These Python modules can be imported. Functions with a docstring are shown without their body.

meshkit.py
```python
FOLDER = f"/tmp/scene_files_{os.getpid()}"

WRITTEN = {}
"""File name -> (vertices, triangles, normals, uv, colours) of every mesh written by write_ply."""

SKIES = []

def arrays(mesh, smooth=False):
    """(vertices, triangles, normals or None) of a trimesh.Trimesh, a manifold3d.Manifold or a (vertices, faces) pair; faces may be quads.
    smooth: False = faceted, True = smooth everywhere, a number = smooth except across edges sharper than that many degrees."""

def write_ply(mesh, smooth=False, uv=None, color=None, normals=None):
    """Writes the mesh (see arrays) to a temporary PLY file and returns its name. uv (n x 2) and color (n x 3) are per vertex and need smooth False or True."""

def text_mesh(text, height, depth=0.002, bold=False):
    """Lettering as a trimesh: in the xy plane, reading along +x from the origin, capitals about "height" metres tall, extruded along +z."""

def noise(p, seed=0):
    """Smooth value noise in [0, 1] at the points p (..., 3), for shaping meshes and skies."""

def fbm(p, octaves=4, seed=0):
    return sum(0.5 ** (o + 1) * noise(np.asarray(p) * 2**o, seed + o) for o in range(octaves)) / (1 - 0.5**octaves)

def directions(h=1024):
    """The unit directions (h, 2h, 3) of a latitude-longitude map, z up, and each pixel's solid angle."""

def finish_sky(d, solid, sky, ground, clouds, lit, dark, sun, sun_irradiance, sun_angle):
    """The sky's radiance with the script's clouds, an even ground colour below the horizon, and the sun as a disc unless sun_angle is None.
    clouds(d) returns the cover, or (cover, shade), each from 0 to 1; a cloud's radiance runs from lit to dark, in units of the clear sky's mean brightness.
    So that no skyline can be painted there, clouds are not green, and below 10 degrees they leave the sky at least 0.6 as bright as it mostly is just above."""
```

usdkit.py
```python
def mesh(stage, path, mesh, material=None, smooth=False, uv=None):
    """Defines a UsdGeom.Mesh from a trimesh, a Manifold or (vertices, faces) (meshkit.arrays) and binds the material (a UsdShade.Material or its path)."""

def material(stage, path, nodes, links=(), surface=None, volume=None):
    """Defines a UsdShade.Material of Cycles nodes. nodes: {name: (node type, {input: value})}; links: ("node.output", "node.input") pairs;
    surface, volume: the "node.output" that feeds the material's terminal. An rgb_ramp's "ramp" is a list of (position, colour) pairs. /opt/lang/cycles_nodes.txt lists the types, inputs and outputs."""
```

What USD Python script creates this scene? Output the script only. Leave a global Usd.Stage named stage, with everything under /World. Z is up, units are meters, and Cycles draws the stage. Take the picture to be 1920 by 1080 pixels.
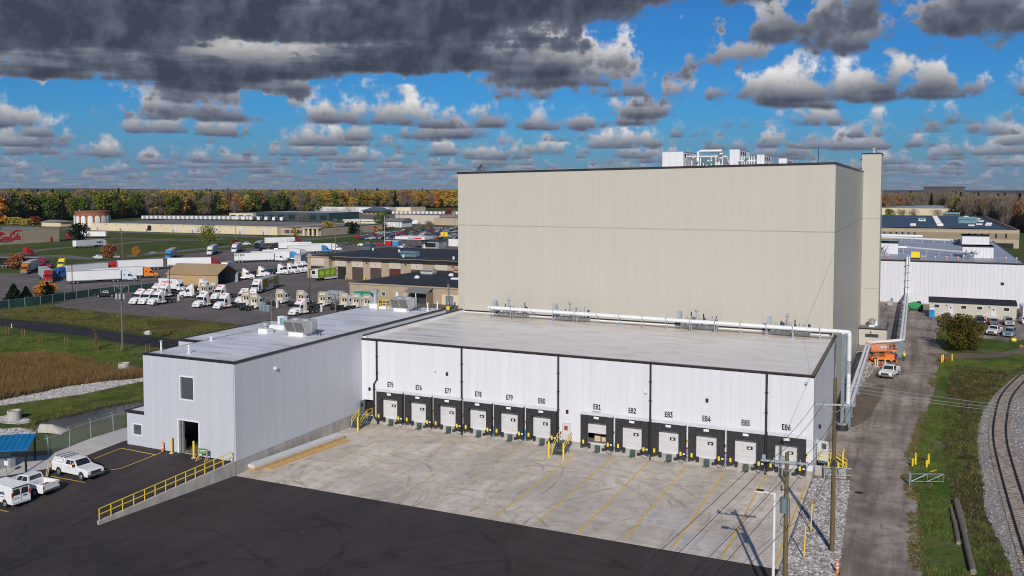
import math, random
import numpy as np, trimesh, shapely
from shapely.geometry import Polygon, LineString, box as sbox, Point
from shapely.ops import unary_union
import usdkit, meshkit
from pxr import Usd, UsdGeom, UsdShade, UsdLux, Sdf, Gf, Vt

stage = Usd.Stage.CreateInMemory()
UsdGeom.SetStageUpAxis(stage, UsdGeom.Tokens.z)
UsdGeom.SetStageMetersPerUnit(stage, 1.0)
stage.SetDefaultPrim(UsdGeom.Xform.Define(stage, '/World').GetPrim())
UsdGeom.Scope.Define(stage, '/World/Looks')

# ---------------- camera, sky, sun, exposure ----------------
cam = UsdGeom.Camera.Define(stage, '/World/camera')
cam.AddTranslateOp().Set(Gf.Vec3d(0, 0, 31.0))
cam.AddRotateXYZOp().Set(Gf.Vec3f(90 - 2.976, 0, 24.54))
cam.CreateHorizontalApertureAttr(36.0); cam.CreateVerticalApertureAttr(20.25)
cam.CreateFocalLengthAttr(36.0 * 1664.5 / 1920.0)
cam.CreateVerticalApertureOffsetAttr(-36.0 * 100.5 / 1920.0)
cam.CreateClippingRangeAttr(Gf.Vec2f(1.0, 60000.0))
cam.CreateExposureAttr(0.06)
SUN_EL, SUN_TO = math.radians(29.5), math.atan2(math.sin(math.radians(20)), -math.cos(math.radians(20)))
sun = UsdLux.DistantLight.Define(stage, '/World/sun')
sun.CreateIntensityAttr(0.95); sun.CreateAngleAttr(0.53); sun.CreateNormalizeAttr(True)
sun.CreateColorAttr(Gf.Vec3f(1.0, 0.93, 0.83))
sun.AddRotateXYZOp().Set(Gf.Vec3f(90 - math.degrees(SUN_EL), 0, -math.degrees(SUN_TO) + 180))

def sky_material():
    N = {"tc": ("texture_coordinate", {}),
         "sky": ("sky_texture", {"sky_type": "single_scattering", "sun_disc": False, "sun_elevation": SUN_EL, "sun_rotation": SUN_TO, "air_density": 1.0, "aerosol_density": 0.5, "ozone_density": 2.5}),
         "sat": ("mix", {"mix_type": "multiply", "fac": 1.0, "color2": (0.14, 0.47, 0.85)}),
         "sep": ("separate_xyz", {}),
         "zz": ("math", {"math_type": "maximum", "value2": 0.0}),
         "zp": ("math", {"math_type": "add", "value2": 0.012}),
         "ux": ("math", {"math_type": "divide"}), "uy": ("math", {"math_type": "divide"})}
    L = [("sky.color", "sat.color1"), ("tc.generated", "sep.vector"), ("sep.z", "zz.value1"), ("zz.value", "zp.value1"), ("sep.x", "ux.value1"), ("zp.value", "ux.value2"), ("sep.y", "uy.value1"), ("zp.value", "uy.value2")]
    # the cloud field: one noise field cut at several heights, so that a cloud has a flat dark base and a lit, heaped side
    N["uv"] = ("combine_xyz", {"z": 0.0}); L += [("ux.value", "uv.x"), ("uy.value", "uv.y")]
    # a broad bank of thicker cloud in the north-west
    N["bk"] = ("vector_math", {"vector_math_type": "x", "math_type": "distance", "vector2": BANK}); L.append(("uv.vector", "bk.vector1"))
    N["bkq"] = ("map_range", {"range_type": "smoothstep", "from_min": BANK_R[0], "from_max": BANK_R[1], "to_min": BANK_B, "to_max": 0.0, "clamp": True}); L.append(("bk.value", "bkq.value"))
    N["bkn"] = ("noise_texture", {"scale": 0.9, "detail": 4.0, "roughness": 0.55}); N["bkm"] = ("map_range", {"from_min": 0.32, "from_max": 0.62, "to_min": 0.25, "to_max": 1.15, "clamp": True}); N["bkr"] = ("math", {"math_type": "multiply"})
    L += [("uv.vector", "bkn.vector"), ("bkn.fac", "bkm.value"), ("bkm.result", "bkr.value1"), ("bkq.result", "bkr.value2")]
    # billow detail, equal in all directions, finer towards the horizon
    for nm, sc, dt in (("fa", 30.0, 6.0), ("fb", 70.0, 5.0)):
        N[nm] = ("noise_texture", {"dimensions": "3D", "scale": sc, "detail": dt, "roughness": 0.56, "lacunarity": 2.1}); L.append(("tc.generated", nm + ".vector"))
    N["fm"] = ("map_range", {"range_type": "smoothstep", "from_min": 0.02, "from_max": 0.11, "to_min": 1.0, "to_max": 0.0, "clamp": True}); L.append(("sep.z", "fm.value"))
    N["fx"] = ("mix_float", {}); L += [("fm.result", "fx.fac"), ("fa.fac", "fx.a"), ("fb.fac", "fx.b")]
    N["fs"] = ("math", {"math_type": "subtract", "value2": 0.5}); L.append(("fx.result", "fs.value1"))
    N["fd0"] = ("math", {"math_type": "multiply", "value2": 0.5}); L.append(("fs.value", "fd0.value1"))
    N["fd1"] = ("math", {"math_type": "multiply", "value2": 0.55}); L.append(("fs.value", "fd1.value1"))
    prev = "sat.color"
    K = 16
    # each sample sees the layers at slightly shifted heights, so they blend into one volume
    N["wv"] = ("vector_math", {"math_type": "scale", "scale": 9173.0}); N["wn"] = ("white_noise_texture", {"dimensions": "3D"}); L += [("tc.generated", "wv.vector1"), ("wv.vector", "wn.vector")]
    for k in range(K - 1, -1, -1):
        t = k / (K - 1)
        h = 1.0 + THICK * t
        N[f"j{k}"] = ("math", {"math_type": "multiply_add", "value2": THICK / (K - 1), "value3": h}); L.append(("wn.value", f"j{k}.value1"))
        N[f"m{k}"] = ("vector_math", {"math_type": "scale"}); L += [("uv.vector", f"m{k}.vector1"), (f"j{k}.value", f"m{k}.scale")]
        N[f"o{k}"] = ("vector_math", {"math_type": "add", "vector2": (OFFS[0], OFFS[1], 0.12 * t)}); L.append((f"m{k}.vector", f"o{k}.vector1"))
        N[f"n{k}"] = ("noise_texture", {"dimensions": "3D", "scale": CSCALE, "detail": 2.2, "roughness": 0.5, "lacunarity": 2.3}); L.append((f"o{k}.vector", f"n{k}.vector"))
        N[f"a{k}"] = ("math", {"math_type": "add"}); L += [(f"n{k}.fac", f"a{k}.value1"), ("bkr.value", f"a{k}.value2")]
        N[f"b{k}"] = ("math", {"math_type": "add"}); L += [(f"a{k}.value", f"b{k}.value1"), ("fd0.value" if k == 0 else "fd1.value", f"b{k}.value2")]
        lo = COVER + RISE * t ** 1.4
        soft = 0.06 + 0.09 * t if k else 0.09
        N[f"c{k}"] = ("map_range", {"range_type": "smoothstep", "from_min": lo, "from_max": lo + soft, "to_min": 0.0, "to_max": 1.0, "clamp": True}); L.append((f"b{k}.value", f"c{k}.value"))
        if k == 0:
            N["dk"] = ("map_range", {"range_type": "smoothstep", "from_min": lo, "from_max": lo + 0.16, "to_min": 0.0, "to_max": 0.8, "clamp": True}); L.append(("a0.value", "dk.value"))
            N["dm"] = ("math", {"math_type": "multiply_add", "value2": 2.6, "value3": 0.0}); L.append(("fs.value", "dm.value1"))
            N["da"] = ("math", {"math_type": "add", "use_clamp": True}); L += [("dk.result", "da.value1"), ("dm.value", "da.value2")]
            N["col0"] = ("mix", {"mix_type": "mix", "color1": tuple(CB * x for x in (0.45, 0.525, 0.70)), "color2": tuple(CB * x for x in (0.165, 0.20, 0.295))}); L.append(("da.value", "col0.fac"))
            cs = "col0.color"
        else:
            w = min(1, t * 1.9) ** 0.9
            c = lambda g: tuple(CB * ((1 - w) * a + w * q * g) for a, q in zip((0.27, 0.335, 0.50), (2.5, 2.45, 2.45)))
            # each billow is brighter where it bulges
            N[f"bw{k}"] = ("map_range", {"from_min": -0.2, "from_max": 0.2, "to_min": 0.0, "to_max": 1.0, "clamp": True}); L.append(("fs.value", f"bw{k}.value"))
            N[f"col{k}"] = ("mix", {"mix_type": "mix", "color1": c(0.42), "color2": c(1.2)}); L.append((f"bw{k}.result", f"col{k}.fac")); cs = f"col{k}.color"
        N[f"x{k}"] = ("mix", {"mix_type": "mix"}); L += [(f"c{k}.result", f"x{k}.fac"), (prev, f"x{k}.color1"), (cs, f"x{k}.color2")]
        prev = f"x{k}.color"
    # distant haze band: clouds melt into the pale sky at the horizon
    N["hz"] = ("map_range", {"range_type": "smoothstep", "from_min": -0.01, "from_max": 0.10, "to_min": 0.68, "to_max": 0.0, "clamp": True}); L.append(("sep.z", "hz.value"))
    N["hzc"] = ("mix", {"mix_type": "mix", "color2": tuple(CB * x for x in (0.55, 0.78, 1.15))}); L += [("hz.result", "hzc.fac"), (prev, "hzc.color1")]
    N["bg"] = ("background_shader", {"strength": 0.085}); L.append(("hzc.color", "bg.color"))
    for v in N.values():
        v[1].pop("vector_math_type", None)
    return usdkit.material(stage, '/World/Looks/sky_look', N, L, surface="bg.background")
BANK, BANK_R, BANK_B = (-4.0, 3.4, 0), (0.8, 4.8), 0.25
OFFS, COVER, CB, CSCALE, THICK, RISE = (7.3, 4.1), 0.553, 3.4, 0.55, 0.5, 0.12
dome = UsdLux.DomeLight.Define(stage, '/World/sky')
dome.CreateIntensityAttr(1.0)
dome.GetPrim().SetCustomDataByKey('kind', 'structure')
UsdShade.MaterialBindingAPI.Apply(dome.GetPrim()).Bind(sky_material())

# ---------------- helpers ----------------
rng = random.Random(7)
nprng = np.random.default_rng(7)
_names = {}
def numbered(parent, name):
    key = (parent, name); n = _names.get(key, 0); _names[key] = n + 1
    return name if n == 0 else f"{name}_{n:03d}"
def path_of(parent):
    return '/World' if parent is None else str(parent.GetPath())
def meta(p, label=None, cat=None, group=None, kind=None):
    for k, v in (('label', label), ('category', cat), ('group', group), ('kind', kind)):
        if v: p.SetCustomDataByKey(k, v)
    return p
class MB:
    """collects simple solids into one mesh"""
    def __init__(s): s.v, s.f, s.n = [], [], 0
    def add(s, v, f):
        v = np.asarray(v, float); f = np.asarray(f, int)
        if f.shape[1] == 4: f = np.vstack([f[:, [0, 1, 2]], f[:, [0, 2, 3]]])
        s.v.append(v); s.f.append(f + s.n); s.n += len(v); return s
    def tm(s, m): return s.add(m.vertices, m.faces)
    def box(s, x0, x1, y0, y1, z0, z1):
        v = [(x, y, z) for z in (z0, z1) for x, y in ((x0, y0), (x1, y0), (x1, y1), (x0, y1))]
        return s.add(v, [(0, 3, 2, 1), (4, 5, 6, 7), (0, 1, 5, 4), (1, 2, 6, 5), (2, 3, 7, 6), (3, 0, 4, 7)])
    def cbox(s, c, size, rz=0.0, rx=0.0, ry=0.0):
        m = trimesh.creation.box(size)
        m.apply_transform(trimesh.transformations.euler_matrix(rx, ry, rz)); m.apply_translation(c)
        return s.tm(m)
    def bar(s, a, b, w, h=None):
        """square bar between two points"""
        a, b = np.array(a, float), np.array(b, float); d = b - a; L = np.linalg.norm(d); d /= L
        u = np.array([0, 0, 1.0]) if abs(d[2]) < .95 else np.array([0, 1.0, 0])
        r = np.cross(d, u); r /= np.linalg.norm(r); u = np.cross(r, d); h = h or w
        v = [p + r * i * w / 2 + u * j * h / 2 for p in (a, b) for i, j in ((-1, -1), (1, -1), (1, 1), (-1, 1))]
        return s.add(v, [(0, 1, 2, 3), (7, 6, 5, 4), (0, 4, 5, 1), (1, 5, 6, 2), (2, 6, 7, 3), (3, 7, 4, 0)])
    def tube(s, pts, r, n=8, caps=True):
        """round tube along points; r number or list"""
        P = np.asarray(pts, float); m = len(P); R = np.full(m, r) if np.ndim(r) == 0 else np.asarray(r, float)
        T = np.gradient(P, axis=0); T /= np.linalg.norm(T, axis=1)[:, None]
        u = np.array([0, 0, 1.0]) if abs(T[0][2]) < .9 else np.array([1.0, 0, 0])
        V = []
        for p, t, q in zip(P, T, R):
            a = np.cross(t, u); a /= np.linalg.norm(a); u = np.cross(a, t)
            for k in range(n):
                th = 2 * math.pi * k / n; V.append(p + q * (a * math.cos(th) + u * math.sin(th)))
        F = [(i * n + k, i * n + (k + 1) % n, (i + 1) * n + (k + 1) % n, (i + 1) * n + k) for i in range(m - 1) for k in range(n)]
        F = [(a, b, c) for a, b, c, d in F] + [(a, c, d) for a, b, c, d in F]
        if caps:
            V += [P[0], P[-1]]
            F += [(m * n, (k + 1) % n, k) for k in range(n)] + [(m * n + 1, (m - 1) * n + k, (m - 1) * n + (k + 1) % n) for k in range(n)]
        return s.add(V, F)
    def cyl(s, a, b, r, n=10, r2=None): return s.tube([a, b], [r, r if r2 is None else r2], n)
    def loft(s, secs):
        """secs: list of equally long closed rings of 3D points; capped at both ends by fans"""
        S = [np.asarray(q, float) for q in secs]; n = len(S[0]); V = np.vstack(S)
        F = []
        for i in range(len(S) - 1):
            for k in range(n):
                a, b, c, d = i * n + k, i * n + (k + 1) % n, (i + 1) * n + (k + 1) % n, (i + 1) * n + k
                F += [(a, b, c), (a, c, d)]
        def cap(q):
            nrm = sum(np.cross(q[i], q[(i + 1) % n]) for i in range(n)); ax = int(np.argmax(np.abs(nrm))); keep = [i for i in range(3) if i != ax]
            P = q[:, keep]; vv, ff = trimesh.creation.triangulate_polygon(Polygon(P), engine='earcut')
            near = [int(np.argmin(np.sum((P - p) ** 2, 1))) for p in vv]
            return [(near[a], near[b], near[c]) for a, b, c in ff]
        o = (len(S) - 1) * n
        F += cap(S[0]) + [(a + o, b + o, c + o) for a, b, c in cap(S[-1])]
        return s.add(V, F)
    def sheet(s, poly, z=0.0, res=None, hfun=None):
        """flat (or height-following) polygon sheet"""
        for g in getattr(poly, 'geoms', [poly]):
            if g.is_empty or g.area < 1e-6: continue
            if hfun is None:
                v, f = trimesh.creation.triangulate_polygon(g, engine='earcut')
                v3 = np.c_[v, np.full(len(v), z)]
                f = np.asarray(f)
            else:
                x0, y0, x1, y1 = g.bounds; out = []
                for i in range(int((x1 - x0) / res) + 1):
                    for j in range(int((y1 - y0) / res) + 1):
                        c = g.intersection(sbox(x0 + i * res, y0 + j * res, x0 + (i + 1) * res, y0 + (j + 1) * res))
                        for h in getattr(c, 'geoms', [c]):
                            if h.geom_type == 'Polygon' and h.area > 1e-6: out.append(h)
                for h in out:
                    v, f = trimesh.creation.triangulate_polygon(h, engine='earcut')
                    s._up(np.c_[v, [hfun(a, b) + z for a, b in v]], np.asarray(f))
                continue
            s._up(v3, f)
        return s
    def _up(s, v, f):
        nz = np.cross(v[f[:, 1]] - v[f[:, 0]], v[f[:, 2]] - v[f[:, 0]])[:, 2]
        f = np.where(nz[:, None] < 0, f[:, ::-1], f); s.add(v, f)
    def ext(s, poly, z0, z1):
        """vertical extrusion of a shapely polygon"""
        for g in getattr(poly, 'geoms', [poly]):
            if g.is_empty: continue
            m = trimesh.creation.extrude_polygon(g, z1 - z0, engine='earcut'); m.apply_translation((0, 0, z0)); s.tm(m)
        return s
    def side(s, poly, y0, y1):
        """polygon drawn in x-z, extruded along y"""
        for g in getattr(poly, 'geoms', [poly]):
            if g.is_empty: continue
            m = trimesh.creation.extrude_polygon(g, y1 - y0, engine='earcut')
            v = np.array(m.vertices); s.add(np.c_[v[:, 0], y1 - v[:, 2], v[:, 1]], m.faces)
        return s
    def sidex(s, poly, x0, x1):
        """polygon drawn in y-z, extruded along x"""
        for g in getattr(poly, 'geoms', [poly]):
            if g.is_empty: continue
            m = trimesh.creation.extrude_polygon(g, x1 - x0, engine='earcut')
            v = np.array(m.vertices); s.add(np.c_[x0 + v[:, 2], v[:, 0], v[:, 1]], m.faces)
        return s
    def mesh(s): return np.vstack(s.v), np.vstack(s.f)
    def build(s, name, mat, parent=None, smooth=False, **kw):
        path = path_of(parent); nm = numbered(path, name)
        m = usdkit.mesh(stage, f"{path}/{nm}", s.mesh(), M[mat] if isinstance(mat, str) else mat, smooth=smooth)
        return meta(m.GetPrim(), **kw)
def sec(poly_xz, y): return [(x, y, z) for x, z in poly_xz]
def inset(poly, d):
    P = np.asarray(poly, float); A = sum(P[i][0] * P[(i + 1) % len(P)][1] - P[(i + 1) % len(P)][0] * P[i][1] for i in range(len(P)))
    out = []
    for i in range(len(P)):
        e1 = P[i] - P[i - 1]; e2 = P[(i + 1) % len(P)] - P[i]; e1 = e1 / (np.linalg.norm(e1) + 1e-9); e2 = e2 / (np.linalg.norm(e2) + 1e-9)
        n1, n2 = np.array([-e1[1], e1[0]]), np.array([-e2[1], e2[0]]); n = n1 + n2; n = n / max(np.linalg.norm(n), .3) * (1 if A > 0 else -1)
        out.append(tuple(P[i] + n * d))
    return out
def slab_body(poly, w, bev=0.06, taper=0.0):
    """side silhouette as a body of width w with bevelled flanks"""
    a = inset(poly, bev)
    return [sec(a, -w / 2), sec(poly, -w / 2 + bev), sec(poly, w / 2 - bev), sec(a, w / 2)]
def thing(name, label, cat, loc=(0, 0, 0), rz=0.0, group=None, kind=None, scale=None):
    nm = numbered('/World', name)
    x = UsdGeom.Xform.Define(stage, '/World/' + nm)
    x.AddTranslateOp().Set(Gf.Vec3d(*map(float, loc if len(loc) == 3 else (*loc, 0)))); x.AddRotateZOp().Set(float(math.degrees(rz)))
    if scale: x.AddScaleOp().Set(Gf.Vec3f(scale, scale, scale) if np.ndim(scale) == 0 else Gf.Vec3f(*scale))
    return meta(x.GetPrim(), label, cat, group, kind)
_protos = {}
def place(key, builder, name, label, cat, loc, rz=0.0, group=None, scale=None):
    """first call builds the thing, later calls reference it"""
    t = thing(name, label, cat, loc, rz, group, scale=scale)
    if key not in _protos:
        builder(t); _protos[key] = t
    else:
        t.GetReferences().AddInternalReference(_protos[key].GetPath()); t.SetInstanceable(True)
        meta(t, label, cat, group)
    return t
def struct(name, mb, mat, parent=None, **kw):
    return mb.build(name, mat, parent, kind=None if parent is not None else 'structure', **kw)
def poly(pts): return Polygon([(p[0], p[1]) for p in pts]).buffer(0)
def ribbon(pts, w): return LineString([(p[0], p[1]) for p in pts]).buffer(w / 2, cap_style=2, join_style=1)
def smooth_line(pts, n=6):
    P = np.array([(p[0], p[1]) for p in pts], float)
    from scipy.interpolate import CubicSpline
    t = np.r_[0, np.cumsum(np.linalg.norm(np.diff(P, axis=0), axis=1))]
    return CubicSpline(t, P)(np.linspace(0, t[-1], n * (len(P) - 1) + 1))
def instancer(name, protos, pos, rots, scales, idx, mats, label, cat, kind='stuff', parent=None):
    """one object of uncountable small pieces"""
    path = path_of(parent) + '/' + numbered(path_of(parent), name)
    pi = UsdGeom.PointInstancer.Define(stage, path)
    rel = pi.CreatePrototypesRel()
    for i, (mb, mt) in enumerate(zip(protos, mats)):
        usdkit.mesh(stage, f"{path}/piece_{i:03d}" if i else f"{path}/piece", mb.mesh(), M[mt]); rel.AddTarget(f"{path}/piece_{i:03d}" if i else f"{path}/piece")
    pi.CreatePositionsAttr(Vt.Vec3fArray.FromNumpy(np.asarray(pos, np.float32)))
    q = [Gf.Quath(float(math.cos(r / 2)), 0, 0, float(math.sin(r / 2))) for r in rots]
    pi.CreateOrientationsAttr(Vt.QuathArray(q))
    sc = np.asarray(scales, np.float32); sc = np.c_[sc, sc, sc] if sc.ndim == 1 else sc
    pi.CreateScalesAttr(Vt.Vec3fArray.FromNumpy(sc)); pi.CreateProtoIndicesAttr(Vt.IntArray.FromNumpy(np.asarray(idx, np.int32)))
    return meta(pi.GetPrim(), label if parent is None else None, cat if parent is None else None, None, kind)
def scatter(pg, n, seed):
    """n random points in a polygon"""
    r = np.random.default_rng(seed); x0, y0, x1, y1 = pg.bounds; out = np.zeros((0, 2))
    while len(out) < n:
        q = np.c_[r.uniform(x0, x1, n * 2), r.uniform(y0, y1, n * 2)]
        out = np.vstack([out, q[shapely.contains_xy(pg, q[:, 0], q[:, 1])]])
    return out[:n]

# ---------------- materials ----------------
M = {}
def mat(name, col, rough=0.5, metal=0.0, var=0.12, scale=0.6, detail=4, bump=0.0, bscale=20.0, coat=0.0, spec=0.5, world=True, stretch=(1, 1, 1), col2=None, sharp=None):
    """plain surface whose tone wanders a little with noise; col2 mixes a second colour in patches"""
    N = {"p": ("principled_bsdf", {"roughness": rough, "metallic": metal, "coat_weight": coat, "specular_ior_level": spec}),
         "g": ("geometry", {}) if world else ("texture_coordinate", {}),
         "mp": ("mapping", {"scale": stretch}),
         "n": ("noise_texture", {"scale": scale, "detail": float(detail), "roughness": 0.6})}
    L = [("g.position" if world else "g.object", "mp.vector"), ("mp.vector", "n.vector")]
    c1 = tuple(c * (1 - var) for c in col); c2 = tuple(min(1, c * (1 + var)) for c in (col2 or col))
    lo, hi = sharp or (0.3, 0.7)
    N["r"] = ("rgb_ramp", {"ramp": [(lo, c1), (hi, c2)]}); L += [("n.fac", "r.fac"), ("r.color", "p.base_color")]
    if bump:
        N["bn"] = ("noise_texture", {"scale": bscale, "detail": 4.0, "roughness": 0.6}); N["b"] = ("bump", {"strength": 1.0, "distance": bump})
        L += [("mp.vector", "bn.vector"), ("bn.fac", "b.height"), ("b.normal", "p.normal")]
    M[name] = usdkit.material(stage, f'/World/Looks/{name}', N, L, surface="p.BSDF")
    return M[name]
def graph(name, N, L, surface="p.BSDF"):
    M[name] = usdkit.material(stage, f'/World/Looks/{name}', N, L, surface=surface); return M[name]
def leaf_mat(name, c1, c2, c3=None):
    """foliage: tone differs from leaf to leaf, some light passes through"""
    N = {"g": ("geometry", {}), "tc": ("texture_coordinate", {}), "oi": ("object_info", {}),
         "n": ("noise_texture", {"scale": 0.55, "detail": 2.0}), "a": ("math", {"math_type": "multiply_add", "value2": 0.45}), "ma": ("math", {"math_type": "multiply", "value2": 0.62}),
         "r": ("rgb_ramp", {"ramp": [(0.2, c1), (0.55, c2), (0.85, c3 or c2)]}),
         "d": ("diffuse_bsdf", {}), "t": ("translucent_bsdf", {}), "m": ("mix_closure", {"fac": 0.25})}
    L = [("tc.object", "n.vector"), ("n.fac", "ma.value1"), ("g.random_per_island", "a.value1"), ("ma.value", "a.value3"), ("a.value", "r.fac"), ("r.color", "d.color"), ("r.color", "t.color"), ("d.BSDF", "m.closure1"), ("t.BSDF", "m.closure2")]
    return graph(name, N, L, "m.closure")
def glass_mat(name, tint=(0.02, 0.025, 0.03), rough=0.05):
    return mat(name, tint, rough, 0, 0.1, 0.5, spec=0.9, world=False)

WHITE = (0.78, 0.78, 0.80)
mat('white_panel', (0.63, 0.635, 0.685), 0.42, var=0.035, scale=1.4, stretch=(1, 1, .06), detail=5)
mat('pale_panel', (0.49, 0.515, 0.575), 0.42, var=0.035, scale=1.4, stretch=(1, 1, .06), detail=5)  # cloud shade over the left building is put into this greyer, bluer tone
mat('cream_panel', (0.465, 0.435, 0.378), 0.5, var=0.022, scale=0.7, stretch=(1, 1, .05), detail=6)
mat('cream_panel_b', (0.469, 0.439, 0.382), 0.5, var=0.022, scale=0.7, stretch=(1, 1, .05), detail=6)
mat('white_panel_b', (0.64, 0.645, 0.695), 0.42, var=0.035, scale=1.4, stretch=(1, 1, .06), detail=5)
mat('pale_panel_b', (0.5, 0.525, 0.585), 0.42, var=0.035, scale=1.4, stretch=(1, 1, .06), detail=5)  # second panel tone, with the same cloud shade mixed into its colour
mat('coping', (0.028, 0.022, 0.024), 0.4, var=0.1)
mat('black_rubber', (0.022, 0.022, 0.026), 0.7, var=0.35, scale=2.5, bump=0.01, bscale=6)
mat('grey_cover', (0.55, 0.55, 0.57), 0.6, var=0.1)
mat('door_white', (0.55, 0.55, 0.56), 0.45, var=0.05, scale=1.2)
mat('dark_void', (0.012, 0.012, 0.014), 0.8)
mat('ink', (0.012, 0.012, 0.014), 0.5)
mat('yellow_paint', (0.78, 0.52, 0.015), 0.45, var=0.1, scale=3)
mat('yellow_post', (0.80, 0.58, 0.02), 0.4, var=0.08, scale=3)
mat('red_paint', (0.55, 0.02, 0.02), 0.4, var=0.1)
mat('orange_paint', (0.72, 0.17, 0.03), 0.45, var=0.12, scale=2)
mat('orange_lift', (0.62, 0.20, 0.09), 0.5, var=0.15, scale=2)
mat('green_paint', (0.02, 0.28, 0.09), 0.4, var=0.1)
mat('green_box', (0.055, 0.085, 0.08), 0.55, var=0.2, scale=3)
mat('steel', (0.42, 0.45, 0.47), 0.42, 0.55, var=0.15, scale=1.5)
mat('galvanized', (0.46, 0.50, 0.53), 0.45, 0.5, var=0.15, scale=2)
mat('dark_steel', (0.06, 0.065, 0.07), 0.5, 0.4, var=0.2)
mat('blue_grey_steel', (0.10, 0.14, 0.17), 0.5, 0.3, var=0.2)
mat('white_pipe', (0.74, 0.75, 0.77), 0.35, 0.1, var=0.05, scale=1)
mat('white_trim', (0.72, 0.73, 0.75), 0.4, var=0.05)
mat('window_glass', (0.07, 0.085, 0.10), 0.06, 0, 0.15, 0.5, spec=0.9)
mat('wood_pole', (0.125, 0.088, 0.042), 0.85, var=0.35, scale=2.5, stretch=(1, 1, .08), bump=.01, bscale=9)
mat('grey_wood', (0.16, 0.13, 0.105), 0.9, var=0.35, scale=3, bump=.02, bscale=9)
mat('lumber', (0.56, 0.36, 0.14), 0.7, var=0.2, scale=2.5)
mat('plywood', (0.58, 0.46, 0.30), 0.7, var=0.1, scale=2)
mat('insulated_sheet', (0.55, 0.57, 0.58), 0.5, var=0.08, scale=2)
mat('rooftop_metal', (0.50, 0.50, 0.48), 0.45, 0.2, var=0.1, scale=1.5)
mat('coil', (0.17, 0.175, 0.165), 0.6, var=0.2, scale=5)
mat('tyre', (0.018, 0.018, 0.019), 0.85, var=0.2, world=False)
mat('rim', (0.5, 0.5, 0.51), 0.35, 0.7, var=0.1, world=False)
mat('car_glass', (0.018, 0.023, 0.026), 0.05, 0, 0.1, 0.5, spec=0.9, world=False)
mat('chrome', (0.55, 0.56, 0.58), 0.2, 0.9, var=0.05, world=False)
mat('lamp_red', (0.45, 0.015, 0.02), 0.25, world=False)
mat('lamp_white', (0.7, 0.7, 0.68), 0.15, world=False)
mat('lamp_amber', (0.8, 0.28, 0.03), 0.25, world=False)
mat('black_plastic', (0.02, 0.02, 0.022), 0.55, world=False)
for n, c in (('white', (0.74, 0.745, 0.755)), ('silver', (0.38, 0.39, 0.41)), ('black', (0.012, 0.012, 0.014)), ('red', (0.42, 0.015, 0.02)), ('blue', (0.015, 0.09, 0.33)), ('navy', (0.012, 0.03, 0.10)), ('green', (0.06, 0.38, 0.03)), ('grey', (0.10, 0.105, 0.115)),
             ('orange', (0.80, 0.22, 0.015)), ('yellow', (0.80, 0.62, 0.01)), ('maroon', (0.20, 0.012, 0.02)), ('copper', (0.42, 0.17, 0.03)), ('ice', (0.58, 0.66, 0.74)), ('cream', (0.62, 0.56, 0.44)), ('bluegrey', (0.20, 0.27, 0.33)), ('teal', (0.03, 0.30, 0.27)), ('skyblue', (0.04, 0.24, 0.55))):
    mat('paint_' + n, c, 0.32, 0.0, 0.04, 1.0, coat=0.35, world=False)
mat('trailer_white', (0.68, 0.69, 0.71), 0.4, var=0.05, scale=0.4, world=False)
mat('trailer_roof', (0.40, 0.42, 0.44), 0.5, var=0.1, scale=0.4, world=False)
mat('concrete_wall', (0.36, 0.34, 0.315), 0.85, var=0.22, scale=0.9, stretch=(1, 1, .35), bump=.01, bscale=5)
mat('sidewalk', (0.46, 0.44, 0.42), 0.85, var=0.1, scale=0.5, bump=.006, bscale=12)
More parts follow.
